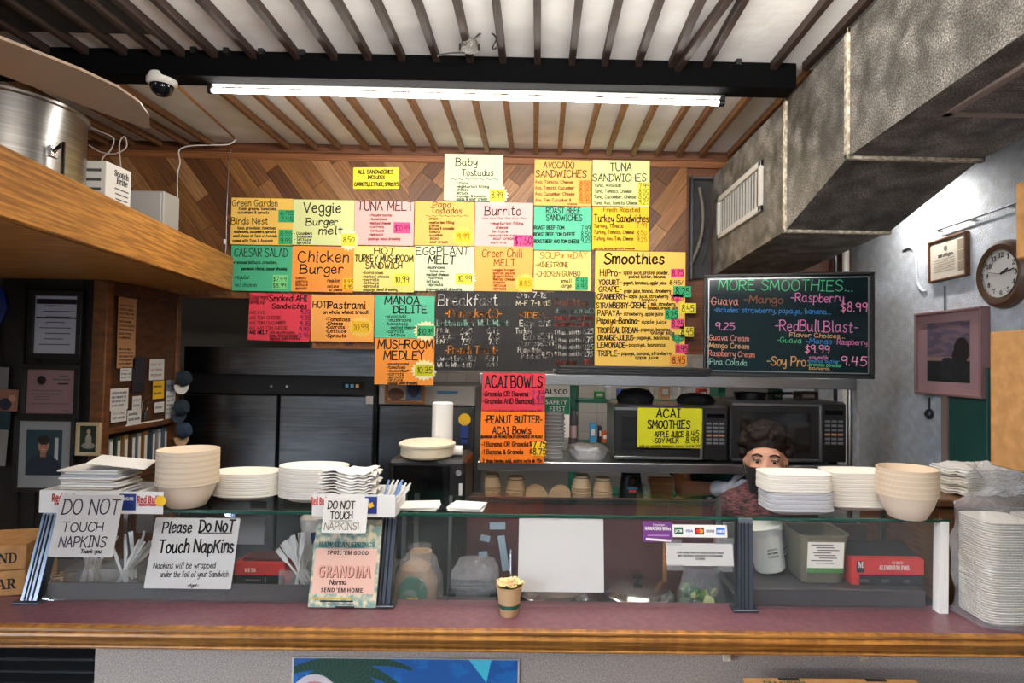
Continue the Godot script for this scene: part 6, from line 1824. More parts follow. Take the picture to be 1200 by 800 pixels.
	for k in 8:
		boxed("packet", Vector3(rng.randf_range(-0.03, 0.03), 0.003 + 0.0045 * k, rng.randf_range(-0.02, 0.02)), Vector3(0.12 - 0.008 * k, 0.004, 0.07), [M.white_pulp, M.print_white, M.kraft][k % 3], sp, 0.001, Basis(Vector3.UP, rng.randf_range(-0.5, 0.5)))
	var wd := thing("cutting_board", "pale wooden board leaning at the back of the steel table", "board", Vector3(at(774, 590, z + 0.33).x, TABLE_Y + 0.0005, -z - 0.34))
	boxed("board", Vector3(0, 0.06, 0), Vector3(0.13, 0.12, 0.018), M.shelf_wood, wd, 0.004)
	boxed("board_foot", Vector3(0, 0.005, 0.04), Vector3(0.13, 0.01, 0.08), M.shelf_wood, wd)
	var gt := thing("glass_tumbler", "empty drinking glass beside the pale wooden board", "glass", Vector3(at(757, 590, z + 0.22).x, TABLE_Y + 0.0005, -z - 0.23))
	turned("glass_wall", [Vector2(0, 0), Vector2(0.022, 0), Vector2(0.028, 0.11), Vector2(0.026, 0.11), Vector2(0.02, 0.006), Vector2(0, 0.006)], M.clear_plastic, gt, 24)
	var cb := thing("napkin_box", "clear plastic box of napkins on the steel table", "box", Vector3(at(799, 595, z + 0.06).x, TABLE_Y + 0.0005, -z - 0.07))
	boxed("box_wall", Vector3(0, 0.022, 0), Vector3(0.11, 0.044, 0.09), M.clear_plastic, cb, 0.004)
	boxed("napkins", Vector3(0, 0.016, 0), Vector3(0.1, 0.028, 0.08), M.napkin2, cb)
	# upper shelf: sheet pans, wraps, dark stuff
	for k in 3:
		var sp2 := thing("sheet_pan", ["dark sheet pan lying lowest on the upper shelf", "dark sheet pan in the middle of three on the upper shelf", "dark sheet pan topmost on the upper shelf"][k], "pan", Vector3(at(735, 440, z + 0.15).x + 0.01 * k, TOP_Y + 0.0005 + k * 0.012, -z - 0.16), "sheet pans")
		boxed("pan_floor", Vector3(0, 0.003, 0), Vector3(0.7, 0.004, 0.32), M.dark_steel, sp2)
		for s in [-1, 1]:
			boxed("pan_rim", Vector3(0, 0.008, s * 0.16), Vector3(0.71, 0.01, 0.008), M.black, sp2, 0.002)
			boxed("pan_rim", Vector3(s * 0.35, 0.008, 0), Vector3(0.008, 0.01, 0.32), M.black, sp2, 0.002)
	var dk := [[745, 0.16, 0.06, "black cloth bundle on the left microwave, left of two"], [815, 0.17, 0.045, "black cloth bundle on the left microwave, right of two"]]
	for d in dk:
		var o := thing("cloth_bundle", d[3], "cloth", Vector3(at(d[0], 470, z + 0.2).x, MID_Y + 0.263, -z - 0.2))
		var s := S(true)
		lathe(s, [Vector2(0, 0), Vector2(d[1] * 0.5, 0), Vector2(d[1] * 0.55, d[2] * 0.5), Vector2(d[1] * 0.4, d[2] * 1.1), Vector2(d[1] * 0.15, d[2] * 1.25), Vector2(0, d[2] * 1.2)], 18, Vector3.ZERO, 2.0, Basis(), 0.3)
		obj("cloth", s, M.matte_black, o)
	var bgc := thing("colander", "dark wire basket with a handle on the right microwave", "basket", Vector3(at(880, 465, z + 0.15).x, MID_Y + 0.293, -z - 0.16))
	turned("basket", [Vector2(0, 0), Vector2(0.07, 0), Vector2(0.08, 0.035), Vector2(0.077, 0.035), Vector2(0.066, 0.004), Vector2(0, 0.004)], M.black, bgc, 28)
	rod("basket_handle", [Vector3(0.08, 0.03, 0), Vector3(0.2, 0.035, 0.02)], 0.007, M.black, bgc)
	var bk := [[948, c8(90, 60, 40), 0.1, 0.04, "brown carton on the right microwave"], [912, c8(40, 110, 80), 0.05, 0.05, "green packet on the right microwave"]]
	for b in bk:
		var o := thing("small_carton", b[4], "box", Vector3(at(b[0], 465, z + 0.2).x, MID_Y + 0.293, -z - 0.24))
		boxed("carton", Vector3(0, b[3] / 2, 0), Vector3(b[2], b[3], 0.07), mat(b[1], 0.6), o, 0.003)
		boxed("carton_label", Vector3(0, b[3] * 0.5, 0.0355), Vector3(b[2] * 0.6, b[3] * 0.4, 0.001), M.old_paper, o)
	# safety poster and green cupboard further back
	var z2 := 3.95
	var po := card("safety_poster", "white and green safety first poster behind the stack of lids", "poster", [634, 450, 667.5, 512], z2, M.white_pulp, [])
	var v := z2 / F
	boxed("green_band", Vector3(0, 6 * v, 0.0014), Vector3(33 * v, 20 * v, 0.001), mat(c8(24, 130, 90), 0.6), po)
	printed("ALSCO", 0.032, M.ink_black, po, Vector3(0.004, 22 * v, 0.0016), false, true, "lettering", Basis(), 27 * v)
	printed("SAFETY", 0.03, M.white_paper, po, Vector3(0.004, 10 * v, 0.0022), false, true, "lettering", Basis(), 25 * v)
	printed("FIRST", 0.03, M.white_paper, po, Vector3(0.012, 2.5 * v, 0.0022), false, true, "lettering", Basis(), 18 * v)
	printed("GOOD", 0.03, M.ink_grey, po, Vector3(0.012, -9 * v, 0.0016), false, true, "lettering", Basis(), 18 * v)
	for k in 4:
		boxed("print_line", Vector3(0, (-16 - k * 4) * v, 0.0014), Vector3(24 * v, 1.4 * v, 0.001), M.ink_grey, po)
	var gc := thing("green_shelf_unit", "green painted shelf unit in the kitchen behind the rack", "shelf unit", Vector3(at(760, 500, z2).x, 0, -z2 - 0.12))
	var gw := (850 - 676) * v
	boxed("upright", Vector3(-gw / 2, 0.8, 0), Vector3(0.05, 1.6, 0.2), M.green_paint, gc, 0.003)
	boxed("upright", Vector3(gw / 2, 0.8, 0), Vector3(0.05, 1.6, 0.2), M.green_paint, gc, 0.003)
	for y in [0.9, 1.18, 1.43]:
		boxed("shelf_board", Vector3(0, far_y(y), 0), Vector3(gw, 0.02, 0.2), M.green_paint, gc)
	boxed("switch_plate", Vector3(-gw / 2 + 0.0, far_y(1.335), 0.102), Vector3(0.04, 0.08, 0.006), M.white_paint, gc, 0.003)
	var goods := [[702, 1.441, 0.09, 0.05, c8(60, 150, 80), "green carton"], [712, 1.441, 0.05, 0.085, c8(226, 226, 230), "white carton"], [728, 1.441, 0.08, 0.07, c8(70, 100, 190), "blue carton"], [752, 1.441, 0.1, 0.09, c8(200, 196, 190), "pale carton"], [778, 1.441, 0.09, 0.1, c8(206, 160, 120), "tan carton"], [800, 1.441, 0.07, 0.09, c8(220, 216, 210), "white tall carton"], [822, 1.441, 0.08, 0.08, c8(190, 60, 56), "red carton"], [695, 1.191, 0.055, 0.12, c8(70, 160, 210), "light blue carton"], [710, 1.191, 0.08, 0.07, c8(206, 96, 40), "orange box"], [704, 1.191, 0.03, 0.1, c8(40, 50, 80), "dark narrow box"]]
	for g in goods:
		var o := thing("grocery_carton", "%s on the green shelf unit behind the rack" % g[5], "box", Vector3(at(g[0], 470, z2 + 0.1).x, far_y(g[1] - 0.011) + 0.0112, -z2 - 0.1 - (0.04 if g[5] == "dark narrow box" else 0.0)), "cartons on the green shelf unit")
		boxed("carton", Vector3(0, g[3] / 2, 0), Vector3(g[2] * 0.7, g[3], 0.08), mat(g[4], 0.6), o, 0.002)
		boxed("carton_label", Vector3(0, g[3] * 0.55, 0.0405), Vector3(g[2] * 0.45, g[3] * 0.35, 0.001), M.white_paper, o)
	# black board with the smoothie flavours, turned a little
	var bz := 2.93
	var turn := Basis(Vector3.UP, -0.27)
	var ce := at(921, 378.5, bz)
	var bw := 0.768
	var bh := 0.5
	ce.y = TOP_Y + bh / 2 + 0.001
	var bd := thing("framed_blackboard", "glossy framed blackboard listing more smoothies on the steel rack", "blackboard", ce, "", turn)
	boxed("board", Vector3.ZERO, Vector3(bw - 0.02, bh - 0.02, 0.012), M.smooth_board, bd)
	for e in [[0, 1], [0, -1], [1, 0], [-1, 0]]:
		boxed("frame_bar", Vector3(e[0] * (bw - 0.016) / 2, e[1] * (bh - 0.016) / 2, 0.004), Vector3(0.016 if e[0] else bw, 0.016 if e[1] else bh - 0.032, 0.024), M.black, bd, 0.003)
		boxed("silver_line", Vector3(e[0] * (bw - 0.05) / 2, e[1] * (bh - 0.05) / 2, 0.0066), Vector3(0.005 if e[0] else bw - 0.05, 0.005 if e[1] else bh - 0.05, 0.001), M.aluminium, bd)
	var place := func(x: float, y: float) -> Vector2:
		return Vector2((x - 924.5) / 193.0 * bw, 0.008 - (y - (381.5 - 4.5 * (x - 828) / 192.0)) * bz / F)
	letter(bd, [["MORE SMOOTHIES...", 846, 340.5, 997, 12.5, "chalkgreen", 1.1], ["-Guava", 833, 358.6, 869, 9.5, "chalksalmon", 0.9], ["-Mango", 876, 356, 921, 9, "chalkbrown", 0.9], ["-Raspberry", 930, 353.7, 988, 10, "chalkpink", 1.0], ["$8.99", 985, 364, 1012.5, 10, "chalkhot", 1.1], ["*includes: strawberry, papaya, banana...", 841, 367.5, 974, 6, "chalkblue", 0.8], ["9.25", 842, 388.7, 865, 8.4, "chalkpink", 1.0], ["-RedBull.Blast-", 912, 388, 1003, 12.5, "chalkpink", 1.1], ["Flavor Choices...", 928.5, 394.8, 989, 5, "chalkpeach", 0.8], ["-Guava", 914.5, 402, 941.6, 6, "chalkgreen", 0.8], ["-Mango", 947, 402, 975, 6, "chalkblue", 0.8], ["-Raspberry", 978, 402, 1013, 6, "chalkpink", 0.8], ["$9.99", 945.6, 413, 972, 8.6, "chalkhot", 1.0], ["-Guava Cream", 832, 401.6, 882, 6.4, "chalksalmon", 0.8], ["-Mango Cream", 832, 410.8, 882, 6, "chalkpeach", 0.8], ["-Raspberry Cream", 832, 420.6, 888.6, 6.4, "chalksalmon", 0.8], ["-Pina Colada", 833, 430.8, 880, 6.4, "chalkmint", 0.8], ["-Soy Pro:", 903, 429, 949, 10.5, "chalkpeach", 1.1], ["soymilk", 950.5, 420, 971, 4, "chalkpink", 0.7], ["peanut butter", 950.5, 423.8, 983, 3.4, "chalkblue", 0.7], ["protein powder", 950.5, 428.2, 986, 4, "chalkgreen", 0.7], ["banana", 950.5, 432, 973, 3, "chalkpeach", 0.7], ["9.45", 985, 425.6, 1012, 10, "chalkhot", 1.1]], place, 0.0072)
func far_y(y: float) -> float:      # heights were first read at 3.5 m
	return EYE.y - (EYE.y - y) * 3.95 / 3.5
func words(n: int) -> String:
	var w := ["first", "second", "third", "fourth", "fifth", "sixth", "seventh", "eighth", "ninth", "tenth", "eleventh", "twelfth", "thirteenth", "fourteenth", "fifteenth", "sixteenth", "seventeenth", "eighteenth", "nineteenth", "twentieth"]
	if n < 20:
		return w[n]
	if n < 29:
		return "twenty-" + w[n - 20]
	return ["thirtieth", "thirty-first", "thirty-second", "thirty-third", "thirty-fourth", "thirty-fifth", "thirty-sixth", "thirty-seventh", "thirty-eighth", "thirty-ninth", "fortieth"][n - 29]
func ranked(k: int, n: int) -> String:      # k counts from the bottom
	return "topmost" if k == n - 1 else "lowest" if k == 0 else words(n - 1 - k) + " from top,"
func ranked_back(k: int) -> String:
	return "frontmost" if k == 0 else words(k) + " from front,"

# ---------------------------------------------------------------- people: smooth bodies from joined tapered capsules
# prims: ["cap", a, b, ra, rb] or ["ell", centre, radii]; joined with a smooth minimum k on a grid of the given cell, meshed as surface nets
func flesh(prims: Array, cell: float, k: float) -> ArrayMesh:
	var lo := Vector3.INF
	var hi := -Vector3.INF
	var boxes := []
	for p in prims:
		var a: Vector3
		var b: Vector3
		if p[0] == "cap":
			var r := maxf(p[3], p[4])
			a = (p[1] as Vector3).min(p[2]) - Vector3.ONE * r
			b = (p[1] as Vector3).max(p[2]) + Vector3.ONE * r
		else:
			a = p[1] - p[2]
			b = p[1] + p[2]
		boxes.append([a, b])
		lo = lo.min(a)
		hi = hi.max(b)
	var pad := k + cell * 3
	lo -= Vector3.ONE * pad
	hi += Vector3.ONE * pad
	var nx := int((hi.x - lo.x) / cell) + 2
	var ny := int((hi.y - lo.y) / cell) + 2
	var nz := int((hi.z - lo.z) / cell) + 2
	var f := PackedFloat32Array()
	f.resize(nx * ny * nz)
	f.fill(1.0)
	for i in prims.size():
		var p = prims[i]
		var a: Vector3 = (boxes[i][0] - lo - Vector3.ONE * pad) / cell
		var b: Vector3 = (boxes[i][1] - lo + Vector3.ONE * pad) / cell
		var is_cap: bool = p[0] == "cap"
		var pa: Vector3 = p[1]
		var pb: Vector3 = p[2]
		var ba := pb - pa
		var bb := maxf(ba.length_squared(), 1e-9)
		var mr := minf(pb.x, minf(pb.y, pb.z))
		for z in range(maxi(0, int(a.z)), mini(nz, int(b.z) + 2)):
			for y in range(maxi(0, int(a.y)), mini(ny, int(b.y) + 2)):
				for x in range(maxi(0, int(a.x)), mini(nx, int(b.x) + 2)):
					var q := lo + Vector3(x, y, z) * cell
					var d: float
					if is_cap:
						var t := clampf((q - pa).dot(ba) / bb, 0.0, 1.0)
						d = (q - pa - ba * t).length() - lerpf(p[3], p[4], t)
					else:
						var e := (q - pa) / pb
						var l := e.length()
						var g := (e / pb).length()
						d = l * (l - 1.0) / g if g > 1e-6 else -mr
					var at_ := x + nx * (y + ny * z)
					var o := f[at_]
					var h := maxf(k - absf(o - d), 0.0) / k
					f[at_] = minf(o, d) - h * h * k * 0.25
	var st := SurfaceTool.new()
	st.begin(Mesh.PRIMITIVE_TRIANGLES)
	st.set_smooth_group(0)
	var ids := {}
	var verts: Array[Vector3] = []
	for z in nz - 1:
		for y in ny - 1:
			for x in nx - 1:
				var base := x + nx * (y + ny * z)
				var inside := 0
				var v := [f[base], f[base + 1], f[base + nx], f[base + nx + 1], f[base + nx * ny], f[base + nx * ny + 1], f[base + nx * ny + nx], f[base + nx * ny + nx + 1]]
				for w in v:
					inside += 1 if w < 0.0 else 0
				if inside == 0 or inside == 8:
					continue
				var sum := Vector3.ZERO
				var n := 0
				for e in [[0, 1], [2, 3], [4, 5], [6, 7], [0, 2], [1, 3], [4, 6], [5, 7], [0, 4], [1, 5], [2, 6], [3, 7]]:
					var va: float = v[e[0]]
					var vb: float = v[e[1]]
					if (va < 0.0) != (vb < 0.0):
						var t := va / (va - vb)
						var c0 := Vector3(e[0] & 1, (e[0] >> 1) & 1, e[0] >> 2)
						var c1 := Vector3(e[1] & 1, (e[1] >> 1) & 1, e[1] >> 2)
						sum += c0.lerp(c1, t)
						n += 1
				ids[base] = verts.size()
				verts.append(lo + (Vector3(x, y, z) + sum / n) * cell)
	for base in ids:
		var z: int = base / (nx * ny)
		var y: int = (base / nx) % ny
		var x: int = base % nx
		var v0 := f[base]
		for ax in 3:
			var step: int = [1, nx, nx * ny][ax]
			var v1 := f[base + step]
			if (v0 < 0.0) == (v1 < 0.0):
				continue
			var s1: int = [nx, nx * ny, 1][ax]
			var s2: int = [nx * ny, 1, nx][ax]
			if not (ids.has(base - s1) and ids.has(base - s2) and ids.has(base - s1 - s2)):
				continue
			var q := [verts[ids[base]], verts[ids[base - s1]], verts[ids[base - s1 - s2]], verts[ids[base - s2]]]
			if v0 < 0.0:
				q.reverse()
			for i in [0, 1, 2, 0, 2, 3]:
				st.add_vertex(q[i])
	st.generate_normals()
	return st.commit()
func hand_prims(wrist: Vector3, along: Vector3, side: Vector3, curl: float, grow := 1.0) -> Array:   # palm and five fingers
	var d := along.normalized()
	var s := (side - side.dot(d) * d).normalized()
	var n := d.cross(s)
	var out := []
	var palm := wrist + d * 0.04 * grow
	out.append(["cap", wrist, palm, 0.024 * grow, 0.026 * grow])
	for k in 4:
		var root := wrist + (d * 0.075 + s * (0.026 - 0.0175 * k)) * grow
		out.append(["cap", palm, root, 0.016 * grow, 0.0105 * grow])
		var len_: float = [0.036, 0.042, 0.039, 0.03][k] * grow
		var a := root
		var dir := d
		for j in 3:
			dir = dir.rotated(s, curl * [0.5, 1.0, 0.9][j]).normalized()
			var b: Vector3 = a + dir * len_ * [1.0, 0.68, 0.52][j]
			out.append(["cap", a, b, [0.0098, 0.009, 0.0082][j] * grow, [0.009, 0.0082, 0.0072][j] * grow])
			a = b
	var tr := wrist + (d * 0.028 + s * 0.022) * grow
	var td := (d * 0.75 + s * 0.75 - n * 0.0).normalized()
	out.append(["cap", tr, tr + td * 0.035 * grow, 0.013 * grow, 0.0105 * grow])
	out.append(["cap", tr + td * 0.035 * grow, tr + (td * 0.035 + (td * 0.6 + d * 0.6).normalized() * 0.03) * grow, 0.0105 * grow, 0.0085 * grow])
	return out
func build_people() -> void:
	# woman bending behind the oblong trays; only eyes, hair, mask and a shoulder show
	var hx := at(897, 543, 2.46).x
	var eye_y := at(897, 541, 2.4).y + 0.008
	var H := Vector3(hx, eye_y - 0.005, -2.46)     # middle of the head
	var face := Basis(Vector3.UP, -0.34)          # she looks towards the customers
	var L := Vector3(0, H.y, 0.2)
	var p := thing("person", "person with short dark curly hair and a black mask behind the oblong trays", "person", H - face * L, "", face)
	var nk := L + Vector3(0, -0.13, -0.05)
	var hip := Vector3(0, 0.78, -0.06)
	var prims := [["ell", L + Vector3(0, 0.025, -0.025), Vector3(0.074, 0.092, 0.094)], ["ell", L + Vector3(0, -0.035, 0.018), Vector3(0.06, 0.072, 0.07)], ["ell", L + Vector3(0, -0.085, 0.035), Vector3(0.036, 0.03, 0.042)],
		["cap", L + Vector3(0, 0.002, 0.082), L + Vector3(0, -0.035, 0.1), 0.009, 0.014], ["cap", L + Vector3(-0.045, 0.022, 0.068), L + Vector3(0.045, 0.022, 0.068), 0.011, 0.011], ["ell", L + Vector3(-0.036, -0.028, 0.07), Vector3(0.02, 0.018, 0.016)], ["ell", L + Vector3(0.036, -0.028, 0.07), Vector3(0.02, 0.018, 0.016)],
		["ell", L + Vector3(-0.077, -0.01, -0.012), Vector3(0.01, 0.03, 0.018)], ["ell", L + Vector3(0.077, -0.01, -0.012), Vector3(0.01, 0.03, 0.018)], ["cap", L + Vector3(-0.018, -0.062, 0.088), L + Vector3(0.018, -0.062, 0.088), 0.009, 0.009],
		["cap", L + Vector3(0, -0.06, -0.03), nk, 0.05, 0.054], ["cap", nk + Vector3(-0.1, -0.075, 0), nk + Vector3(0.1, -0.075, 0), 0.058, 0.058], ["cap", nk + Vector3(0, -0.1, -0.01), hip, 0.13, 0.14], ["cap", hip + Vector3(-0.07, 0, 0), hip + Vector3(0.07, 0, 0), 0.125, 0.125]]
	for s in [-1, 1]:
		var sh := nk + Vector3(s * 0.135, -0.085, 0)
		var el := Vector3(s * 0.21, 0.84, 0.02)
		var wr := Vector3(s * 0.09, 0.93, 0.13)
		prims.append(["cap", sh, el, 0.05, 0.038])
		prims.append(["cap", el, wr, 0.037, 0.026])
		prims += hand_prims(wr, Vector3(-s * 0.5, -0.35, 0.6), Vector3(-s * 0.4, 0.9, 0.2), 0.5, 0.95)
		var kn := Vector3(s * 0.1, 0.43, 0.03)
		var an := Vector3(s * 0.1, 0.07, -0.04)
		prims.append(["cap", hip + Vector3(s * 0.09, -0.03, 0), kn, 0.085, 0.055])
		prims.append(["cap", kn, an, 0.054, 0.036])
		prims.append(["cap", an + Vector3(0, -0.03, -0.01), an + Vector3(s * 0.02, -0.038, 0.14), 0.036, 0.03])
	mesh_node("body", flesh(prims, 0.0085, 0.022), M.skin, p)
	for s in [-1, 1]:
		var e := turned("eye", [Vector2(0, -0.012), Vector2(0.0085, -0.0085), Vector2(0.012, 0), Vector2(0.0085, 0.0085), Vector2(0, 0.012)], mat(c8(214, 208, 202), 0.3), p, 16, L + Vector3(s * 0.031, 0.0, 0.0745), 2.0, Basis(Vector3.RIGHT, PI / 2))
		turned("iris", [Vector2(0, 0.0024), Vector2(0.004, 0.0018), Vector2(0.0062, 0)], mat(c8(40, 26, 20), 0.15), e, 16, L + Vector3(s * 0.031, -0.001, 0.0856), 2.0, Basis(Vector3.RIGHT, PI / 2))
		rod("eyelid", smooth_path([L + Vector3(s * 0.018, 0.003, 0.0845), L + Vector3(s * 0.03, 0.0085, 0.087), L + Vector3(s * 0.045, 0.002, 0.079)], 4), 0.0022, mat(c8(96, 60, 50), 0.6), p, 6)
		rod("eyebrow", smooth_path([L + Vector3(s * 0.013, 0.021, 0.0895), L + Vector3(s * 0.03, 0.028, 0.088), L + Vector3(s * 0.05, 0.021, 0.077)], 4), 0.0034, mat(c8(40, 28, 24), 0.8), p, 6)
	# mask
	var mk := S(true)
	var mr := []
	for i in 9:
		var row := []
		var v := i / 8.0
		for j in 17:
			var a := lerpf(-1.45, 1.45, j / 16.0)
			var y := lerpf(-0.024 + 0.004 * cos(a * 2), -0.125, v)
			var rad := 0.079 - 0.012 * v + 0.019 * cos(a) * (1.0 - absf(v - 0.4))
			row.append(L + Vector3(sin(a) * rad * 0.92, y, cos(a) * (rad + 0.01) + 0.016 + 0.004 * cos(a * 3)))
		mr.append(row)
	mk.set_smooth_group(0)
	for i in 8:
		for j in 16:
			quad(mk, mr[i][j], mr[i][j + 1], mr[i + 1][j + 1], mr[i + 1][j], L + Vector3(0, -0.06, 0))
	var mo := obj("face_mask", mk, mat(c8(18, 17, 19), 0.85), p)
	for s in [-1, 1]:
		rod("ear_loop", smooth_path([mr[2][0 if s < 0 else 16], L + Vector3(s * 0.083, -0.005, -0.01), L + Vector3(s * 0.082, -0.045, -0.012), mr[6][0 if s < 0 else 16]], 4), 0.0018, M.black, mo, 5)
	# curly hair
	var hair := [["ell", L + Vector3(0, 0.055, -0.035), Vector3(0.085, 0.085, 0.1)], ["ell", L + Vector3(0, 0.0, -0.065), Vector3(0.083, 0.09, 0.07)]]
	var r := RandomNumberGenerator.new()
	r.seed = 77
	for k in 230:
		var a := r.randf() * TAU
		var ph := acos(r.randf_range(-0.35, 1.0))
		var dir := Vector3(sin(ph) * cos(a), cos(ph), sin(ph) * sin(a))
		if dir.z > 0.35 and dir.y < 0.5:
			continue
		hair.append(["ell", L + Vector3(0, 0.04, -0.032) + dir * Vector3(0.092, 0.096, 0.106), Vector3.ONE * r.randf_range(0.01, 0.02)])
	mesh_node("curly_hair", flesh(hair, 0.0048, 0.007), M.hair, p)
	# patterned blouse and dark trousers, worn over the body
	var top := [["cap", nk + Vector3(-0.1, -0.078, 0), nk + Vector3(0.1, -0.078, 0), 0.067, 0.067], ["cap", nk + Vector3(0, -0.1, -0.01), hip + Vector3(0, 0.04, 0), 0.142, 0.15]]
	for s in [-1, 1]:
		top.append(["cap", nk + Vector3(s * 0.135, -0.085, 0), Vector3(s * 0.2, 0.88, 0.015), 0.06, 0.054])
	mesh_node("patterned_blouse", flesh(top, 0.0095, 0.03), M.blouse, p)
	var tro := [["cap", hip + Vector3(-0.07, -0.01, 0), hip + Vector3(0.07, -0.01, 0), 0.137, 0.137]]
	for s in [-1, 1]:
		tro.append(["cap", hip + Vector3(s * 0.09, -0.04, 0), Vector3(s * 0.1, 0.43, 0.03), 0.098, 0.07])
		tro.append(["cap", Vector3(s * 0.1, 0.43, 0.03), Vector3(s * 0.1, 0.1, -0.04), 0.07, 0.058])
	mesh_node("trousers", flesh(tro, 0.012, 0.03), M.matte_black, p)
	# second person, beyond the rack: a bare forearm and a gloved hand show over the steel table
	var q := thing("person", "person in a teal shirt reaching over the steel table with a gloved hand", "person", Vector3(at(832, 580, 3.5).x, 0, -3.5))
	var b0 := q.position
	var chest := Vector3(0, 1.12, 0.0)
	var hp := Vector3(0, 0.8, -0.06)
	var el := at(801, 572, 3.3) - b0
	var wr := at(850, 572, 2.95) - b0
	var hd := Vector3(0.02, 1.335, 0.06)
	var bp := [["ell", hd, Vector3(0.075, 0.11, 0.092)], ["ell", hd + Vector3(0, -0.06, 0.03), Vector3(0.055, 0.06, 0.062)], ["cap", hd + Vector3(0, 0.0, 0.085), hd + Vector3(0, -0.03, 0.1), 0.01, 0.015], ["ell", hd + Vector3(-0.077, -0.01, 0), Vector3(0.01, 0.03, 0.018)], ["ell", hd + Vector3(0.077, -0.01, 0), Vector3(0.01, 0.03, 0.018)], ["cap", hd + Vector3(0, -0.08, -0.01), chest + Vector3(0, 0.08, 0), 0.052, 0.06],
		["cap", chest + Vector3(-0.14, 0.06, 0), chest + Vector3(0.14, 0.06, 0), 0.075, 0.075], ["cap", chest, hp, 0.14, 0.145], ["cap", hp + Vector3(-0.07, 0, 0), hp + Vector3(0.07, 0, 0), 0.13, 0.13],
		["cap", chest + Vector3(-0.19, 0.06, 0), el, 0.056, 0.044], ["cap", el, wr, 0.043, 0.029], ["cap", chest + Vector3(0.19, 0.06, 0), Vector3(0.26, 0.95, -0.02), 0.056, 0.044], ["cap", Vector3(0.26, 0.95, -0.02), Vector3(0.24, 0.74, 0.06), 0.042, 0.03]]
	bp += hand_prims(Vector3(0.24, 0.74, 0.06), Vector3(0, -1, 0.1), Vector3(0, 0, 1), 0.2, 0.95)
	for s in [-1, 1]:
		bp.append(["cap", hp + Vector3(s * 0.09, -0.04, 0), Vector3(s * 0.1, 0.46, 0.02), 0.09, 0.06])
		bp.append(["cap", Vector3(s * 0.1, 0.46, 0.02), Vector3(s * 0.1, 0.08, -0.03), 0.058, 0.04])
		bp.append(["cap", Vector3(s * 0.1, 0.04, -0.03), Vector3(s * 0.12, 0.034, 0.13), 0.04, 0.032])
	mesh_node("body", flesh(bp, 0.0105, 0.025), M.skin_dark, q)
	var sh2 := [["cap", chest + Vector3(-0.14, 0.06, 0), chest + Vector3(0.14, 0.06, 0), 0.086, 0.086], ["cap", chest, hp, 0.153, 0.158]]
	sh2.append(["cap", chest + Vector3(-0.19, 0.06, 0), (chest + Vector3(-0.19, 0.06, 0)).lerp(el, 0.5), 0.074, 0.07])
	sh2.append(["cap", chest + Vector3(0.19, 0.06, 0), Vector3(0.235, 1.02, 0.0), 0.074, 0.07])
	mesh_node("teal_shirt", flesh(sh2, 0.012, 0.03), M.teal_cloth, q)
	var gl := hand_prims(wr, Vector3(0.85, 0.12, 0.25), Vector3(0.1, 1, 0.2), 0.3, 1.08)
	gl.append(["cap", wr, wr.lerp(el, 0.16), 0.034, 0.039])
	mesh_node("glove", flesh(gl, 0.0042, 0.008), M.glove, q)
	var hr := [["ell", hd + Vector3(0, 0.045, -0.025), Vector3(0.083, 0.085, 0.095)], ["ell", hd + Vector3(0, -0.01, -0.05), Vector3(0.08, 0.08, 0.06)]]
	mesh_node("hair", flesh(hr, 0.008, 0.02), M.hair, q)
	var tr2 := [["cap", hp + Vector3(-0.07, -0.02, 0), hp + Vector3(0.07, -0.02, 0), 0.14, 0.14]]
	for s in [-1, 1]:
		tr2.append(["cap", hp + Vector3(s * 0.09, -0.05, 0), Vector3(s * 0.1, 0.46, 0.02), 0.1, 0.073])
		tr2.append(["cap", Vector3(s * 0.1, 0.46, 0.02), Vector3(s * 0.1, 0.1, -0.03), 0.073, 0.06])
	mesh_node("trousers", flesh(tr2, 0.012, 0.03), M.matte_black, q)

# ---------------------------------------------------------------- right wall
func wall_frame(called: String, label: String, category: String, r: Array, rim: float, deep: float, frame: Material, mount: Material) -> Array:
	# r: [left, top, right, bottom] in the photograph, the picture hangs flat on the right wall
	var cy: float = (r[1] + r[3]) / 2.0
	var x := WALL_X - deep / 2 - 0.001
	var a := atx(r[0], cy, WALL_X - deep)
	var b := atx(r[2], cy, WALL_X - deep)
	var c := (a + b) / 2.0
	var w := absf(a.z - b.z)
	var h: float = (r[3] - r[1]) * absf(c.z) / F
	var t := thing(called, label, category, Vector3(x, c.y, c.z), "", Basis(Vector3.UP, -PI / 2))
	var st := S()
	for e in [[0, 1], [0, -1], [1, 0], [-1, 0]]:
		box(st, Vector3(e[0] * (w - rim) / 2, e[1] * (h - rim) / 2, 0), Vector3(rim if e[0] else w, rim if e[1] else h - 2 * rim, deep), 0.002)
	obj("frame", st, frame, t)
	boxed("mount", Vector3(0, 0, -deep * 0.1), Vector3(w - rim, h - rim, deep * 0.5), mount, t)
	return [t, w, h, deep * 0.15 + 0.001]
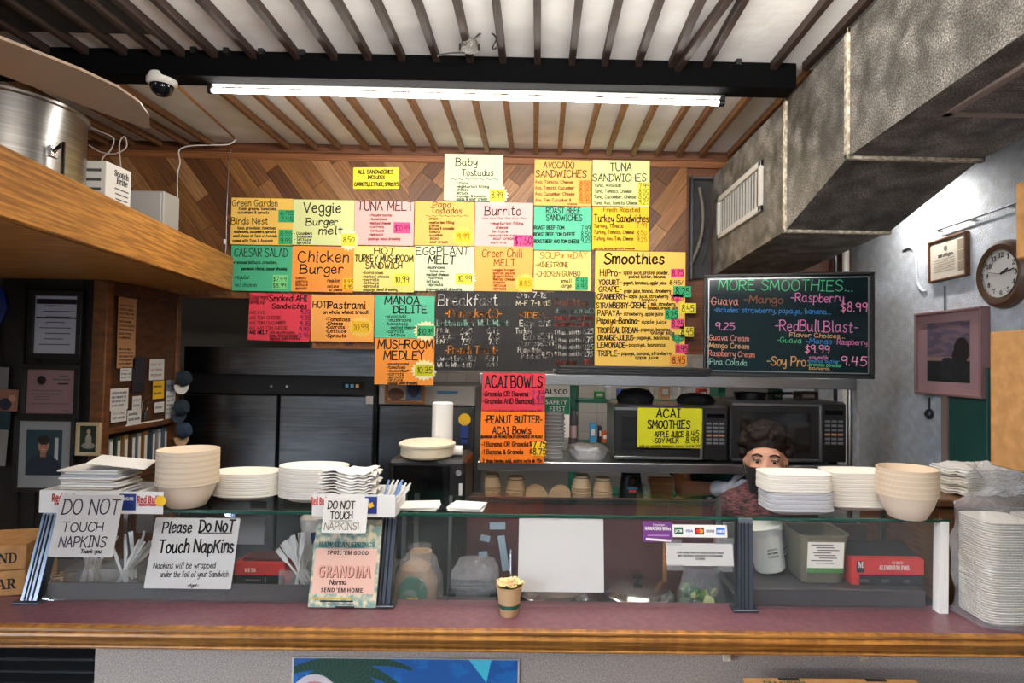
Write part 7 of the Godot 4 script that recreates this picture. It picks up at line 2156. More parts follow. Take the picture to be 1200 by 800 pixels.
func build_right_wall() -> void:
	# landscape picture
	var f := wall_frame("framed_landscape", "landscape photograph with a wide mauve mount on the right wall", "picture", [1071, 363, 1149, 464], 0.012, 0.045, M.mauve_frame, M.mauve)
	var im := plain_image(128, 160, c8(84, 78, 96))
	var n := FastNoiseLite.new()
	n.seed = 12
	n.frequency = 0.03
	for y in 160:
		for x in 128:
			var v := n.get_noise_2d(x * 0.6, y * 2.0)
			im.set_pixel(x, y, (c8(84, 78, 96) if v < 0.0 else c8(112, 92, 102)) if y < 104 else (c8(18, 26, 34) if v < 0.15 else c8(30, 38, 44)))
			if y > 92 and y < 104:
				im.set_pixel(x, y, c8(140, 108, 104))
	ellipse(im, Vector2(104, 76), Vector2(22, 34), c8(20, 24, 30))
	ellipse(im, Vector2(90, 92), Vector2(14, 18), c8(20, 24, 30))
	ellipse(im, Vector2(62, 100), Vector2(16, 6), c8(26, 30, 38))
	im.fill_rect(Rect2i(100, 90, 6, 24), c8(16, 20, 24))
	picture("photo_print", f[1] * 0.64, f[2] * 0.7, im, f[0], Vector3(0, 0.005, f[3]), 0.3)
	# certificate hanging from a thin wire
	f = wall_frame("framed_certificate", "printed certificate in a thin dark frame on the right wall", "certificate", [1087, 277, 1131, 328], 0.01, 0.025, M.brown_wood, mat(c8(178, 170, 158), 0.6))
	f[0].basis = f[0].basis * Basis(Vector3.BACK, 0.02)
	turned("seal", [Vector2(0, 0.001), Vector2(0.012, 0.001), Vector2(0.012, 0)], M.ink_grey, f[0], 16, Vector3(-0.01, 0.05, f[3]), 2.0, Basis(Vector3.RIGHT, PI / 2))
	printed("Bill of Rights", 0.014, M.ink_black, f[0], Vector3(-0.01, 0.018, f[3]), true, true, "lettering", Basis(), f[1] * 0.4)
	for k in 6:
		boxed("print_line", Vector3(-0.02, 0.0 - k * 0.011, f[3]), Vector3(f[1] * 0.55, 0.003, 0.0006), M.ink_faint, f[0])
	for k in 3:
		boxed("vignette", Vector3(f[1] * 0.36, 0.05 - k * 0.05, f[3]), Vector3(f[1] * 0.16, 0.045, 0.0008), mat(c8(120, 108, 92), 0.7), f[0])
	# round wall clock
	var cc := atx(1176, 321, WALL_X - 0.02)
	var ck := thing("wall_clock", "round wall clock with a dark wooden rim", "clock", Vector3(WALL_X - 0.001, cc.y, cc.z), "", Basis(Vector3.UP, -PI / 2))
	var fw := Basis(Vector3.RIGHT, PI / 2)
	turned("rim", [Vector2(0, 0), Vector2(0.135, 0), Vector2(0.141, 0.01), Vector2(0.138, 0.03), Vector2(0.122, 0.045), Vector2(0.106, 0.04), Vector2(0.1, 0.028), Vector2(0, 0.028)], M.clock_wood, ck, 56, Vector3.ZERO, 2.0, fw)
	turned("bezel", [Vector2(0.103, 0.03), Vector2(0.102, 0.038), Vector2(0.096, 0.038), Vector2(0.095, 0.029)], M.chrome, ck, 56, Vector3.ZERO, 2.0, fw)
	turned("dial", [Vector2(0.097, 0.0285), Vector2(0.097, 0.0295), Vector2(0, 0.0295)], mat(c8(196, 194, 190), 0.4), ck, 48, Vector3.ZERO, 2.0, fw)
	for k in 12:
		var a := TAU * (k + 1) / 12.0
		printed(str(k + 1), 0.02, M.ink_black, ck, Vector3(sin(a) * 0.078, cos(a) * 0.078, 0.0302), true, true, "numeral")
	for h in [[2.22 / 12.0, 0.045, 0.008], [13.2 / 60.0, 0.075, 0.005], [47.0 / 60.0, 0.07, 0.002]]:
		var a: float = TAU * h[0]
		boxed("hand", Vector3(sin(a) * h[1] / 2, cos(a) * h[1] / 2, 0.033), Vector3(h[2], h[1], 0.0012), M.black, ck, 0.0, Basis(Vector3.BACK, -a))
	# picture rail rod with hooks and hanging wires
	var r0 := atx(1098, 270, WALL_X - 0.025)
	var r1 := atx(1192, 238, WALL_X - 0.025)
	var rr := thing("wall_rod", "thin dark metal rod fixed along the right wall", "rod", r0)
	rod("rod", [Vector3.ZERO, r1 - r0], 0.004, M.dark_steel, rr)
	for k in 3:
		var p: Vector3 = (r1 - r0) * [0.0, 0.45, 0.9][k]
		rod("bracket", [p + Vector3(0.024, 0, 0), p], 0.008, M.white_paint, rr)
	var w0 := thing("wall_conduit", "thin painted conduit running down the right wall", "conduit", atx(1107, 335, WALL_X - 0.006))
	rod("tube", [Vector3(0, 0, 0), Vector3(0, -0.16, 0)], 0.004, M.dark_steel, w0)
	w0 = thing("wall_conduit", "curved painted conduit left of the certificate on the right wall", "conduit", atx(1070, 290, WALL_X - 0.005))
	var pts := []
	for k in [[1058, 293], [1066, 290], [1072, 296], [1074, 310], [1075, 330], [1080, 340], [1086, 341]]:
		pts.append(atx(k[0], k[1], WALL_X - 0.005) - w0.position)
	rod("tube", smooth_path(pts), 0.006, M.stucco, w0)
	var sw := thing("door_lock", "round black lock on the pale door post below the picture", "lock", atx(1090, 485, WALL_X - 0.004), "", Basis(Vector3.UP, -PI / 2))
	turned("lock_rose", [Vector2(0, 0.02), Vector2(0.016, 0.02), Vector2(0.024, 0.012), Vector2(0.026, 0)], M.dark_steel, sw, 24, Vector3.ZERO, 2.0, fw)
	turned("key_hole", [Vector2(0, 0.024), Vector2(0.006, 0.024), Vector2(0.006, 0.02)], M.black, sw, 12, Vector3.ZERO, 2.0, fw)
	boxed("hasp", Vector3(0, 0.05, 0.005), Vector3(0.008, 0.06, 0.006), M.dark_steel, sw)
	# green door leaf with its brown jamb
	var z0 := atx(1117, 500, WALL_X).z
	var top := 1.66
	var d := struct("door_1", "dark green wooden door on the right wall behind the boxes", "door", Vector3(WALL_X, 0, z0))
	boxed("jamb", Vector3(-0.015, top / 2, -0.02), Vector3(0.03, top, 0.04), mat(c8(120, 104, 96), 0.7), d)
	for k in 5:
		boxed("board", Vector3(-0.012, top / 2, 0.125 + k * 0.25), Vector3(0.024, top, 0.244), M.teal_wall, d, 0.004)
	# dark corner post, pipes behind the rack
	var cp := thing("corner_pipes", "two vertical pipes in the corner beside the blackboard", "pipes", Vector3(WALL_X - 0.12, 0, -3.66))
	rod("pipe", [Vector3(0.04, 0, 0), Vector3(0.04, 2.6, 0)], 0.02, M.white_paint, cp, 14)
	rod("pipe", [Vector3(-0.02, 0, 0), Vector3(-0.02, 2.6, 0)], 0.012, M.dark_steel, cp, 12)
	# side counter with napkins
	var sc := thing("side_counter", "brown wooden side counter at the right end of the display case", "counter", Vector3(1.64, 0, -2.36))
	boxed("top", Vector3(0, 1.2, 0), Vector3(0.55, 0.025, 0.56), M.brown_x, sc, 0.004)
	boxed("front", Vector3(0, 0.59, 0.255), Vector3(0.53, 1.18, 0.02), M.brown_x, sc)
	boxed("side", Vector3(-0.255, 0.59, 0), Vector3(0.02, 1.18, 0.5), M.brown_x, sc)
	var nx := at(1146, 570, 2.2).x
	for k in 11:
		var o := thing("folded_napkin", ranked(k, 11) + " folded napkin in the pile on the brown side counter", "napkin", Vector3(nx + rng.randf_range(-0.003, 0.003), 1.2205 + k * 0.0085, -2.2), "napkins on the side counter", Basis(Vector3.UP, 0.12))
		var st := S(true)
		folded_sheet(st, 0.24 + 0.01 * sin(k * 1.7), 0.17, 301, 0.012, 0.0055)
		obj("cloth", st, M.napkin if k % 2 else M.napkin2, o)
	for k in 2:
		var lp := thing("loose_papers", ["loose white slips beside the napkin pile, nearer the bowls", "loose white slips right of the napkin pile"][k], "paper", Vector3(at([1100, 1196][k], 575, 2.25).x + [0.05, 0.0][k], 1.2135, -2.3))
		for j in 3:
			boxed("sheet", Vector3(0, 0.002 + j * 0.003, 0), Vector3(0.1, 0.001, 0.08), M.white_paper, lp, 0.0, Basis(Vector3.UP, rng.randf_range(-0.5, 0.5)))
	# cartons on wall shelves that reach in from the right
	for k in 2:
		var y: float = [1.385, 1.955][k]
		var zc: float = [1.62, 1.48][k]
		var ws := thing("wall_shelf", ["lower wooden wall shelf beyond the right edge carrying a carton", "upper wooden wall shelf beyond the right edge carrying a carton"][k], "shelf", Vector3(WALL_X - 0.23, y, -zc))
		boxed("shelf_board", Vector3(0.0, -0.012, 0), Vector3(0.46, 0.022, 0.34), M.brown_x, ws)
		boxed("shelf_bracket", Vector3(0.17, -0.09, 0), Vector3(0.1, 0.14, 0.02), M.brown_x, ws)
	var zl := 1.76
	var b := thing("carton", "cardboard carton with a sagging flap at the right edge", "box", Vector3(at(1160, 465, zl).x + 0.2, 1.3855, -zl + 0.14))
	var h := at(1165, 389, zl).y - 1.385
	boxed("carton_body", Vector3(0, h / 2, 0), Vector3(0.4, h, 0.28), M.cardboard, b, 0.003)
	boxed("open_flap", Vector3(-0.005, h * 0.63, 0.144), Vector3(0.395, 0.004, 0.012), M.kraft, b)
	boxed("outer_flap", Vector3(-0.003, h * 0.81, 0.1435), Vector3(0.4, h * 0.36, 0.004), M.cardboard, b, 0.001)
	var zu := 1.62
	var c2 := thing("carton", "cardboard carton with a white label at the upper right edge", "box", Vector3(at(1190, 250, zu).x + 0.19, 1.9555, -zu + 0.14))
	var h2 := at(1190, 216, zu).y - 1.955
	boxed("carton_body", Vector3(0, h2 / 2, 0), Vector3(0.38, h2, 0.28), M.cardboard, c2, 0.003)
	boxed("white_label", Vector3(-0.14, h2 * 0.84, 0.141), Vector3(0.07, 0.04, 0.001), M.white_paper, c2)
	printed("C", 0.022, M.ink_black, c2, Vector3(-0.165, h2 * 0.84, 0.142), false, true)
func build_dining_side() -> void:
	pass

# ---------------------------------------------------------------- the hand-lettered menu
func menu(label: String, r: Array, m: String, lines: Array, tags := [], tilt := 0.0) -> void:
	card("menu_card", label, "menu card", r, SIGN_Z - 0.002, M[m], lines, tags, "hand lettered menu cards on the header", 0.002, tilt)
func small(lines: Array, ink: String, rows: Array, h := 3.0) -> Array:   # rows: [words, left, baseline, right]
	for r in rows:
		lines.append([r[0], r[1], r[2], r[3], h, ink, 0.62])
	return lines
func build_menu() -> void:
	menu("yellow menu card for the green garden and birds nest", [271, 232, 343, 287], "yellow", small([["Green Garden", 272.5, 241.5, 325, 7.3], ["Birds Nest", 271.5, 262.5, 314, 7.3]], "black", [["fresh greens, tomatoes,", 280, 246, 324], ["cucumbers & sprouts", 279, 250.3, 315], ["tuna, provolone, tomatoes", 279, 268.6, 323], ["mushrooms, cucumbers, sprouts", 275, 273, 323], ["small choice of Tuna or Avocado", 274, 278, 325], ["comes with Tuna & Avocado", 273.5, 283.4, 320]]),
		[[326.5, 246, 345, 260.5, "tag_green", [["6.95", 329, 252, 343, 4.6], ["7.45", 329, 258.6, 343, 4.6]]], [327, 269, 343, 286.5, "tag_green", [["8.55", 329, 276.5, 342, 5], ["9.95", 329, 284.5, 342, 5]]]])
	menu("pale green menu card for the veggie burger melt", [343.5, 234, 415, 287.5], "palegreen", small([["Veggie", 356, 249, 399, 12, "black", 1.4], ["Burger", 359, 264, 396, 8, "black", 1.2], ["melt", 374, 274.5, 402, 9, "black", 1.3]], "black", [["- Cucumbers", 345, 275, 366], ["- tomatoes", 345, 278.6, 366], ["- lettuce", 345, 282.2, 365], ["- sprouts", 345, 285.8, 364]]),
		[[400.5, 274, 417, 288, "lemon", [["8.50", 402.5, 284, 415.5, 6]], "cream"]])
	menu("pink menu card for the tuna melt", [415.5, 235.5, 485, 287.5], "pink", small([["TUNA MELT", 419, 246.3, 484, 10.5, "black", 1.2]], "pinkpen", [["-mushrooms", 433, 253.5, 459], ["-tomatoes", 433, 258, 453], ["-melted cheese", 433, 262.8, 458], ["-carrots", 433, 267.2, 450], ["-lettuce", 433, 271.6, 450], ["-sprouts", 433, 276.2, 449], ["papaya seed dressing", 432, 281.4, 469]]),
		[[461.5, 260.5, 481, 273.5, "hotpink", [["$10.99", 463, 271, 480, 6.8, "purple"]], "pink"]])
	menu("peach menu card for papa tostadas", [486, 236, 556, 288], "peach", small([["Papa", 507, 243, 529, 6.6, "brown", 0.9], ["Tostadas", 505, 250, 541, 6.6, "brown", 0.9], ["~~~~~~~", 499, 255, 549, 5, "brown", 0.6]], "brown", [["chips", 503, 257.5, 513], ["vegetarian filling", 503, 262, 532], ["cheese", 503, 265.6, 514], ["lettuce & avocado", 503, 269, 532], ["tomato", 503, 273, 516], ["cucumber", 503, 277, 519], ["salsa", 504, 280.8, 514], ["sour cream", 504, 285, 525]]),
		[[534, 271, 552, 284, "gold", [["9.99", 536.5, 280.5, 549.5, 6.4, "amber"]], "yellow"]])
	menu("pink menu card for the burrito", [556.5, 237, 624.5, 289], "pink", small([["Burrito", 568, 252, 610, 10.5, "black", 1.2], ["~~~~~~", 565, 258, 616, 6, "black", 0.6]], "dullred", [["-vegetarian filling", 574, 263, 613], ["cheese", 581, 268, 595], ["lettuce", 577, 272.5, 595], ["-special sauce", 572, 277.2, 603], ["sour cream", 578, 281, 603], ["carrots", 575, 285.6, 593]]),
		[[602, 275.5, 624.5, 289, "hotpink", [["$7.50", 603.5, 286.5, 623, 9, "purple", 1.1]]]])
	menu("green menu card for the caesar salad", [271, 288, 342, 341], "green", small([["CAESAR SALAD", 275, 300.5, 337, 9.5, "black", 0.9], ["*regular", 275.5, 327, 293, 4.2], ["*W/ chicken", 275.5, 336, 301, 4.2]], "black", [["*romaine lettuce, croutons,", 274, 309, 325], ["parmesan cheese, caesar dressing", 284, 316.4, 336]], 3.4),
		[[320, 322, 337, 339, "tag_mint", [["$7.49", 320.5, 329.4, 335.5, 5], ["$8.99", 320.5, 336.8, 335.5, 5]]]])
	menu("orange menu card for the chicken burger", [342.5, 288.5, 414, 342], "orange", small([["Chicken", 350, 307, 408, 13, "black", 1.4], ["Burger", 352, 320.5, 402, 10.5, "black", 1.3], ["regular", 384, 330.4, 399, 3.6], ["deluxe", 384, 337, 397, 3.6], ["w/ cheese", 386, 341, 401, 3]], "red", [["tomato", 347, 327, 359], ["carrots", 347, 331, 361], ["lettuce", 347, 335, 361], ["sprouts", 347, 339, 360]]),
		[[402, 326, 414.5, 339.5, "gold", [["8.45", 403.5, 332, 413.5, 4.4, "brown"], ["8.95", 403.5, 338.2, 413.5, 4.4, "brown"]]]])
	menu("pale yellow menu card for the hot turkey mushroom sandwich", [414.5, 288.5, 485.5, 342], "paleyellow", small([["HOT", 439, 297.5, 462, 7.5, "black", 1.1], ["TURKEY MUSHROOM", 416, 306.5, 484, 7.8, "black", 1.1], ["SANDWICH", 429, 314.5, 471, 7.2, "black", 1.1]], "black", [["-tomatoes", 425, 321, 449], ["-melted cheese", 425, 325.6, 456], ["-carrots", 425, 329.2, 444], ["-lettuce", 425, 333, 444], ["-sprouts", 425, 336.6, 444], ["-papaya seed dressing", 425, 340.6, 466]]),
		[[461.5, 320.5, 480, 334.5, "lemon", [["10.99", 463.5, 331, 479, 7]], "paleyellow"]])
	menu("pale mint menu card for the eggplant melt", [486, 288.5, 555.5, 341.5], "mint", small([["EGGPLANT", 488, 298.6, 549, 9, "black", 1.1], ["MELT", 502, 309, 533, 9.5, "black", 1.4]], "black", [["-mushrooms", 500, 314.8, 521], ["-tomatoes", 502, 319, 522], ["melted cheese", 500, 323.2, 526], ["-carrots", 502, 327, 519], ["lettuce", 500, 331, 515], ["-sprouts", 501, 335, 519], ["papaya seed dressing", 500, 340.2, 541]]),
		[[534, 320.5, 554, 333, "lemon", [["10.99", 537, 330, 552.5, 6.8]], "mint"]])
	menu("light orange menu card for the green chili melt", [556, 288.5, 624.5, 341.5], "lightorange", small([["Green Chili", 565, 301, 612, 9, "brown", 0.9], ["MELT", 579, 311.5, 604, 8, "brown", 1.0]], "red", [["-veggie burger", 576, 317.5, 603], ["-special sauce", 576, 321.4, 603], ["-green chiles", 576, 325, 601], ["-melted cheese", 577, 328.6, 603], ["-tomato", 577, 332.2, 592], ["-lettuce", 577, 335.8, 593], ["-sprouts", 577, 339.6, 593]]),
		[[607, 325.5, 623.5, 338, "gold", [["8.85", 609, 335, 622, 6, "amber"]], "yellow"]])
	menu("pale mint menu card for baby tostadas at the very top", [520.5, 180.5, 589.5, 235.5], "mint", small([["Baby", 534, 194, 559, 8.5, "black", 1.0], ["Tostadas", 541, 206, 578, 7.6, "black", 0.9], ["~~~~~~~", 529, 212.5, 584, 6, "black", 0.6]], "black", [["chips", 535, 216, 549], ["vegetarian filling", 535, 220.2, 573], ["cheese", 535, 224, 549], ["lettuce", 535, 227.8, 549], ["avocado & tomato", 535, 231.6, 569], ["salsa & sour cream", 535, 235, 571]]),
		[[574, 222, 592, 236, "lemon", [["8.99", 576.5, 232, 589, 7]], "cream"]])
	menu("peach menu card for avocado sandwiches", [626, 187, 693.5, 241.5], "peach", small([["AVOCADO", 637, 197, 673, 7.5, "black", 0.9], ["SANDWICHES", 627.5, 207.5, 687, 8, "black", 1.0], ["cheese", 665, 240.5, 676, 2.6, "dullred", 0.5]], "dullred", [["Avo, Tomato, Cheese", 627, 215, 671], ["Avo, Tomato, Cucumber", 627, 222, 673], ["Avo, Cucumber, Cheese", 627, 229.2, 673], ["Avo, Tom, Cucumber &", 627, 236.6, 669]], 3.6),
		[[678, 211, 692.5, 239.5, "orange", [["8.50", 679.5, 218, 691.5, 5.4, "red"], ["8.50", 679.5, 224.8, 691.5, 5.4, "red"], ["8.50", 679.5, 231.6, 691.5, 5.4, "red"], ["9.95", 679.5, 238.4, 691.5, 5.4, "red"]]]])
	menu("pale green menu card for tuna sandwiches", [694, 187.5, 761.5, 242], "palegreen", small([["TUNA", 715, 200, 740, 9.5, "black", 1.1], ["SANDWICHES", 694.5, 212.5, 757, 8.6, "black", 1.0]], "black", [["Tuna, Avocado", 695.5, 219, 728], ["Tuna, Tomato, Cheese", 695.5, 226, 740], ["Tuna, Cucumber, Cheese", 695.5, 232.8, 745], ["Tuna, Avo, Tomato, Cheese", 695.5, 240, 747]], 3.6),
		[[747, 214, 761.5, 241, "lemon", [["7.99", 748.5, 220.4, 760.5, 5.4], ["8.50", 748.5, 226.8, 760.5, 5.4], ["8.50", 748.5, 233.2, 760.5, 5.4], ["9.25", 748.5, 239.8, 760.5, 5.4]]]])
	menu("aqua green menu card for roast beef sandwiches", [625.5, 242, 693, 293.5], "aqua", [["ROAST BEEF", 640, 250, 680, 7, "black", 0.9], ["SANDWICHES", 640, 258.5, 682, 7, "black", 0.9], ["ROAST BEEF-TOM", 625.8, 268.6, 661, 4, "black", 0.8], ["ROAST BEEF TOM CHEESE", 625.8, 276.6, 674, 4, "black", 0.8], ["ROAST BEEF AVO TOM CHEESE", 625.8, 285, 679, 4, "black", 0.8], ["7.99", 681, 270.5, 692, 6], ["8.50", 681, 277.6, 692, 6], ["9.25", 681, 284.6, 692, 6]])
	menu("golden yellow menu card for turkey sandwiches", [694, 242, 760.5, 293.5], "gold", [["Fresh Roasted", 707, 248, 750, 5, "brown", 0.8], ["Turkey Sandwiches", 696, 260, 760, 8.5, "black", 1.1], ["Turkey, Tomato", 695.5, 266.8, 730, 4, "brown", 0.7], ["Turkey, Tomato, Cheese", 695.5, 274, 743, 4, "brown", 0.7], ["Turkey, Avo, Tom, Cheese", 695.5, 281.6, 742, 4, "brown", 0.7], ["7.99", 746, 266.8, 758, 5.4, "brown"], ["8.50", 746, 275.4, 758, 5.4, "brown"], ["9.25", 746, 283.6, 758, 5.4, "brown"], ["carrots, lettuce, sprouts, avocado", 695.5, 292.6, 744, 2.6, "brown", 0.55]])
	menu("pale yellow menu card for the soup of the day", [625.5, 294, 692.5, 340.5], "paleyellow", [["SOUP", 632.5, 302.5, 656, 7.2, "amber", 0.9], ["OF THE", 657, 302, 671, 4, "amber", 0.7], ["DAY", 672, 302.5, 688, 7.2, "amber", 0.9], ["-MINESTRONE", 627.5, 313, 666, 5.8, "brown", 0.8], ["-CHICKEN GUMBO", 627.5, 323.6, 680, 5.8, "brown", 0.8], ["small", 657, 331, 669.5, 4, "black", 0.7], ["large", 657, 336.8, 669.5, 4, "black", 0.7]],
		[[674, 324.5, 689, 340, "tag_green", [["5.45", 675.5, 331.6, 688, 5.4], ["8.95", 675.5, 338.6, 688, 5.4]]]])
	menu("small yellow card about carrots, lettuce and sprouts", [414, 196, 468, 221.5], "lemon", [["ALL SANDWICHES", 419.5, 203.5, 461, 4.4, "black", 0.9], ["INCLUDES", 431, 209.6, 451, 3.8, "black", 0.9], ["CARROTS, LETTUCE, SPROUTS", 415.5, 218, 467, 4, "black", 0.9]], [], 0.02)
	menu("crimson menu card for smoked ahi sandwiches", [292, 344, 363.5, 399], "coral", small([["Gourmet", 293, 350.5, 315, 4.8, "dullred", 0.8], ["SPREAD", 293, 356, 311, 4, "dullred", 0.8], ["Smoked AHI", 316, 353, 359.5, 7, "black", 1.1], ["Sandwiches", 319, 361.5, 359, 6, "black", 1.0], ["AHI MELT", 293, 391, 314, 3.8, "black", 0.9], ["9.20", 352, 367.5, 363, 5, "purple", 0.8], ["9.35", 352, 374.5, 363, 5, "purple", 0.8], ["9.35", 352, 381.5, 363, 5, "purple", 0.8], ["9.95", 351, 388, 362, 5, "purple", 0.8], ["11.95", 350, 395, 362, 5, "purple", 0.8]], "dullred", [["AHI AVO", 293, 368, 311], ["AHI TOM CHEESE", 293, 374, 329], ["AHI TOM CUCUMBER", 293, 380, 335], ["AHI AVO TOM CHEESE", 293, 386, 337], ["ahi mushrooms,", 317, 391, 346], ["toms, melted cheese", 316, 394.6, 349], ["papaya seed dressing", 317, 398, 352]], 3.6), [], -0.015)
	menu("orange menu card for hot pastrami", [365, 345.5, 438, 400], "lightorange", [["HOT!!", 367, 360.5, 387, 7.5, "black", 1.0], ["Pastrami", 384, 361.5, 428, 8, "black", 1.3], ["on whole wheat bread!!", 379, 367.6, 432, 4, "black", 0.8], ["*Tomatoes", 382.5, 376.2, 410, 4.4, "black", 0.8], ["*Cheese", 382.5, 380.6, 402, 3.6, "black", 0.8], ["*Carrots", 382.5, 384.8, 404, 3.6, "black", 0.8], ["*Lettuce", 382.5, 389.4, 406, 3.8, "black", 0.8], ["*Sprouts", 382.5, 395, 406, 4, "black", 0.8]],
		[[413, 376.5, 433, 389.5, "gold", [["10.99", 415, 387, 431.5, 7, "amber"]], "yellow"]])
	menu("aqua green menu card for the manoa delite", [439.5, 346.5, 509, 396], "aqua", small([["MANOA", 451, 356, 491, 8.6, "black", 1.4], ["DELITE", 461, 367, 500, 8.6, "black", 1.4]], "black", [["-avocado", 452, 372.2, 476], ["-mushrooms", 455, 376.6, 482], ["-tomatoes", 452, 381, 478], ["-melted cheese", 457, 385.4, 487], ["-carrots", 453, 389.8, 473], ["-lettuce", 456, 394, 475]], 3.6),
		[[489, 381.5, 509, 394, "tag_green", [["$10.99", 490, 392, 508, 7]], "cream"]])
	menu("orange menu card for the mushroom medley under the manoa delite", [439.5, 396.5, 508.5, 450.5], "orange", small([["MUSHROOM", 443, 408.5, 507, 10, "black", 1.4], ["MEDLEY", 450, 421, 497, 10, "black", 1.5]], "black", [["-mushrooms", 454, 427.6, 479], ["-tomatoes", 454, 431.6, 475], ["-cucumber", 454, 435.6, 479], ["-carrots", 454, 439.4, 473], ["-sprouts", 454, 443, 473], ["-lettuce", 454, 446.4, 472], ["papaya seed dressing", 455, 449.8, 489]], 3.2),
		[[486.5, 427, 507.5, 440, "acid", [["10.35", 489, 437, 506, 7]], "cream"]])
	# breakfast chalkboard
	var bf := [["Breakfast", 514, 358, 583, 13, "white", 1.1], ["...", 585, 357, 597, 5, "grey", 0.9], ["-Pancakes(3)-", 522, 371.5, 588, 9, "chalkorange", 1.0], ["Buttermilk", 512.5, 381.6, 549, 6.6, "chalkmint", 0.8], ["or", 551, 381.6, 557, 6, "white", 0.8], ["Whole Wheat", 560, 381.6, 595, 6.6, "chalkmint", 0.9], ["Plain", 512.5, 389.6, 527, 5, "white", 0.8], ["Banana", 512.5, 396, 532, 5, "white", 0.8], ["BNC", 512.5, 402.4, 525, 5, "white", 0.8], ["6.25", 540, 390.5, 553, 5.8, "white", 0.8], ["7.50", 540, 397, 553, 5.8, "white", 0.8], ["7.50", 541, 403.6, 554, 5.8, "white", 0.8], ["6.99", 571, 389.8, 583, 5.8, "white", 0.8], ["7.85", 572, 396.4, 585, 5.8, "white", 0.8], ["7.85", 573, 402.8, 585, 5.8, "white", 0.8], ["-French Toast-", 522, 414.5, 584, 9, "chalkorange", 1.0], ["Sweet Bread(3)", 513, 422.6, 558, 5.4, "white", 0.8], ["Whole Wheat (4)", 513, 429.6, 553, 4.6, "white", 0.7], ["6.99", 569, 423, 583, 6, "white", 0.8], ["6.99", 570, 429, 583, 4, "white", 0.7],
		["Sun 7-12", 606, 348.6, 640, 6, "white", 0.8], ["M-F 7-10:15", 605, 358, 645, 6, "cream", 0.8], ["SIDES...", 608, 372.5, 642, 6.6, "chalkorange", 0.9], ["Eggs", 609, 382, 626, 6.4, "white", 0.8], ["3.95", 632, 382, 645, 6, "white", 0.8], ["Turkey", 604, 390.6, 623, 6, "white", 0.8], ["Bacon", 614, 397.6, 633, 6, "white", 0.8], ["3.99", 634.5, 396.8, 647, 6.4, "white", 0.8], ["Sausage", 608, 405, 635, 6, "white", 0.8], ["3.99", 636, 404.6, 648, 6.4, "white", 0.8], ["Homestyle", 607, 412.6, 634, 5.6, "white", 0.8], ["Potatoes", 611, 420, 633, 5.8, "white", 0.8], ["4.50", 635, 419, 647, 6.2, "white", 0.8]]
	card("chalkboard", "black breakfast chalkboard with pancakes and sides in coloured chalk", "chalkboard", [510.5, 341.5, 648.5, 434.5], SIGN_Z - 0.004, M.chalkboard, bf, [], "", 0.008)
	card("chalkboard", "narrow black omelette chalkboard beside the breakfast board", "chalkboard", [648.5, 341.5, 697, 432.5], SIGN_Z - 0.004, M.chalkboard, [["Omlettes", 650, 358, 689, 8, "chalkbrown", 0.9], ["choose an item(s)", 650, 366.6, 696, 4.6, "chalkmint", 0.8], ["turkey, bacon, cheese", 650, 374.4, 696, 4.6, "chalkred", 0.8], ["mushrooms, spinach", 650, 381.4, 693, 4.6, "chalkred", 0.8], ["1 item omlette", 650, 391.4, 681, 4.8, "white", 0.7], ["8.25", 683, 391, 695, 6, "white", 0.8], ["2 item omlette", 650, 400.6, 681, 4.6, "white", 0.7], ["8.75", 683, 401, 694, 6, "white", 0.8], ["3 item omlette", 650, 408.6, 681, 4.8, "white", 0.7], ["9.25", 683, 409.6, 694.5, 6, "white", 0.8], ["4 item omlette", 650, 416.6, 681, 4.6, "white", 0.7], ["9.75", 683, 417.6, 694, 6, "white", 0.8], ["side salsa", 651, 427, 675, 5, "chalkred", 0.8], ["75c", 684, 427, 694, 5.4, "chalkred", 0.8]], [], "", 0.008)
	# the big smoothie card with its bright little price flags
	var sm := [["Smoothies", 708, 308.5, 778, 12, "black", 1.9]]
	var items := [["HiPro-", 703, 323, 727, 7.6, "apple juice, protein powder,", 731, 321, 784, "peanut butter, bananas", 737, 325.6, 781], ["YOGURT-", 701.5, 333.5, 728, 6, "yogurt, bananas, apple juice", 730, 333, 781, "", 0, 0, 0], ["GRAPE-", 701.5, 341.5, 728, 5.6, "grape juice, banana, strawberry", 731, 342.6, 786, "", 0, 0, 0], ["CRANBERRY-", 699.5, 350.5, 735, 6.4, "apple juice, strawberry", 737, 349, 783, "bananas", 752, 353, 770], ["STRAWBERRY-CREME", 699, 361, 757, 6.4, "2% milk, strawberry,", 759, 358, 792, "bananas, orange juice", 759, 362.4, 794], ["PAPAYA-", 700, 370, 728, 6.4, "strawberry, apple juice", 731, 369.6, 777, "", 0, 0, 0], ["Papaya-Banana-", 699.5, 379, 749, 6.8, "apple juice", 752, 379, 781, "", 0, 0, 0], ["TROPICAL DREAM-", 700, 390, 749, 6.4, "papaya, bananas,", 751, 388, 786, "orange juice", 763, 391.6, 790], ["ORANGE-JULIUS-", 700, 398.5, 744, 6, "papaya, bananas", 746, 397.6, 784, "", 0, 0, 0], ["LEMONADE-", 700, 407.5, 735, 6, "papaya, bananas", 737, 406, 779, "", 0, 0, 0], ["TRIPLE-", 700, 417, 725, 6, "papaya, banana, strawberry", 728, 416, 786, "apple juice", 744, 420.6, 771]]
	for i in items:
		sm.append([i[0], i[1], i[2], i[3], i[4], "black", 1.1])
		sm.append([i[5], i[6], i[7], i[8], 4, "black", 0.7])
		if i[9] != "":
			sm.append([i[9], i[10], i[11], i[12], 3.6, "black", 0.7])
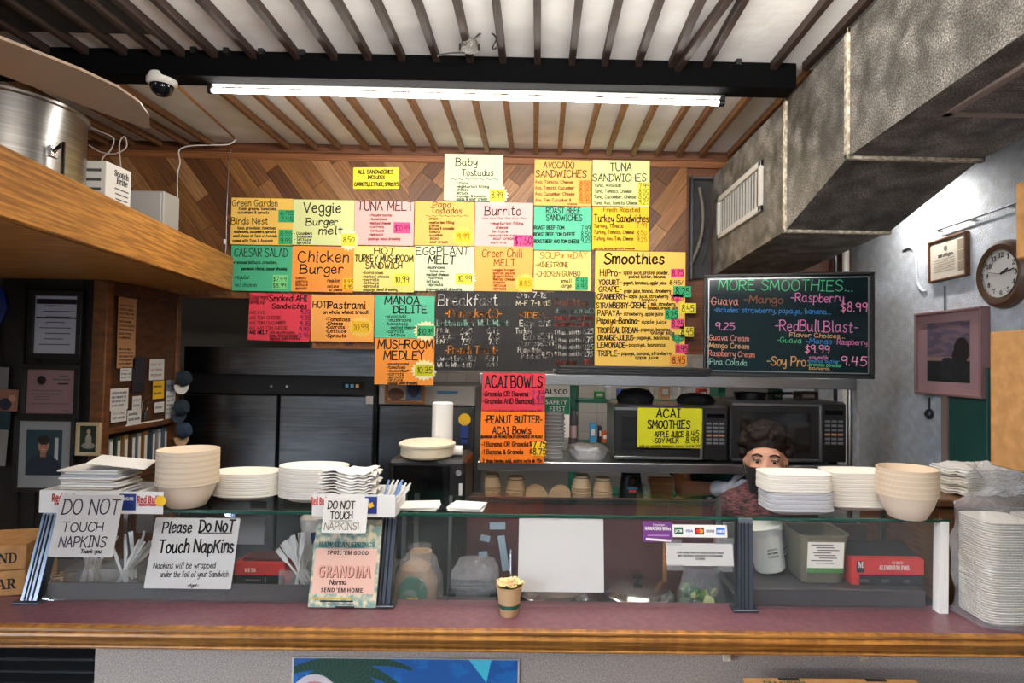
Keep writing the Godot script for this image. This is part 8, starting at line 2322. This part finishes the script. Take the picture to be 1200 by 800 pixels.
	var flags := [[786.5, 314.5, 802, 324.5, "hotpink", [["8.75", 788, 322.6, 801, 6.4]]], [789, 335, 810, 348, "tag_green", [["8.25", 792, 345, 808, 8]]], [784, 344.5, 803, 356, "hotpink", [["8.25", 786.5, 351.4, 800.5, 5.6]], "", "tri"], [797, 355, 816, 367, "lemon", [["8.45", 799, 365, 813, 7.4]]], [779, 362.5, 794.5, 374.5, "tag_green", [["8.25", 780.5, 372.4, 793.5, 7.6]]], [786, 373.5, 801.5, 385, "hotpink", [["8.25", 787.5, 383, 800.5, 7.4]]], [796, 383, 813, 394.5, "lemon", [["8.45", 798, 392.6, 812, 7.6]]], [784, 392, 804, 404, "tag_green", [["8.25", 787, 398.6, 801, 5.6]], "", "tri"], [791, 403.5, 806, 414, "hotpink", [["8.45", 792.5, 412, 805, 6.8]]], [784.5, 416, 804.5, 428, "orange", [["8.45", 787.5, 425.8, 802, 7.6]]]]
	sm.append(["8.45/", 785, 333, 801, 5, "brown", 0.9])
	menu("large yellow smoothie menu with bright price flags down its edge", [696.5, 294, 803, 429], "yellow", sm, flags)
	# signs on the steel rack
	var z := 2.83
	card("rack_sign", "red acai bowls sign hanging from the steel rack", "sign", [565, 437, 638.5, 484], z, M.red, [["ACAI BOWLS", 569, 454, 635, 13.5, "black", 1.6], ["-Granola OR Banana", 566, 464, 619, 5.6, "dullblack", 0.9], ["-Granola AND Banana", 566, 472.4, 623, 5.6, "dullblack", 0.9], ["7.25", 623, 465, 637.5, 7, "purple", 1.0], ["8.25", 623, 473, 637.5, 6.6, "purple", 1.0], ["bananas, blueberries, peanut butter extra 1.00", 566, 482.6, 634, 3, "dullred", 0.6]], [], "", 0.002)
	card("rack_sign", "bright orange peanut butter acai bowls sign below the red one", "sign", [563.5, 482.5, 638, 542], z - 0.003, M.hotorange, [["-PEANUT BUTTER-", 568, 495.5, 635, 8.6, "black", 1.2], ["ACAI Bowls", 577, 508, 622, 8, "black", 1.2], ["(BANANA OR PEANUT BUTTER MIXED IN ACAI)", 564, 513, 635, 3.2, "black", 0.8], ["-1 Banana OR Granola", 565, 522.4, 619, 5, "black", 0.9], ["-1 Banana & Granola", 565, 531.4, 613, 5, "black", 0.9], ["$", 620.5, 522, 623, 5, "black", 0.8], ["$", 620.5, 531, 623, 5, "black", 0.8], ["2 tbsp honey add, extra nuts is 75c", 566, 541, 635, 3.4, "black", 0.9]],
		[[623, 516, 640, 533.5, "gold", [["7.75", 624.5, 523.4, 639.5, 7, "black", 1.1], ["8.75", 624.5, 532, 639.5, 7, "black", 1.1]]]], "", 0.002)
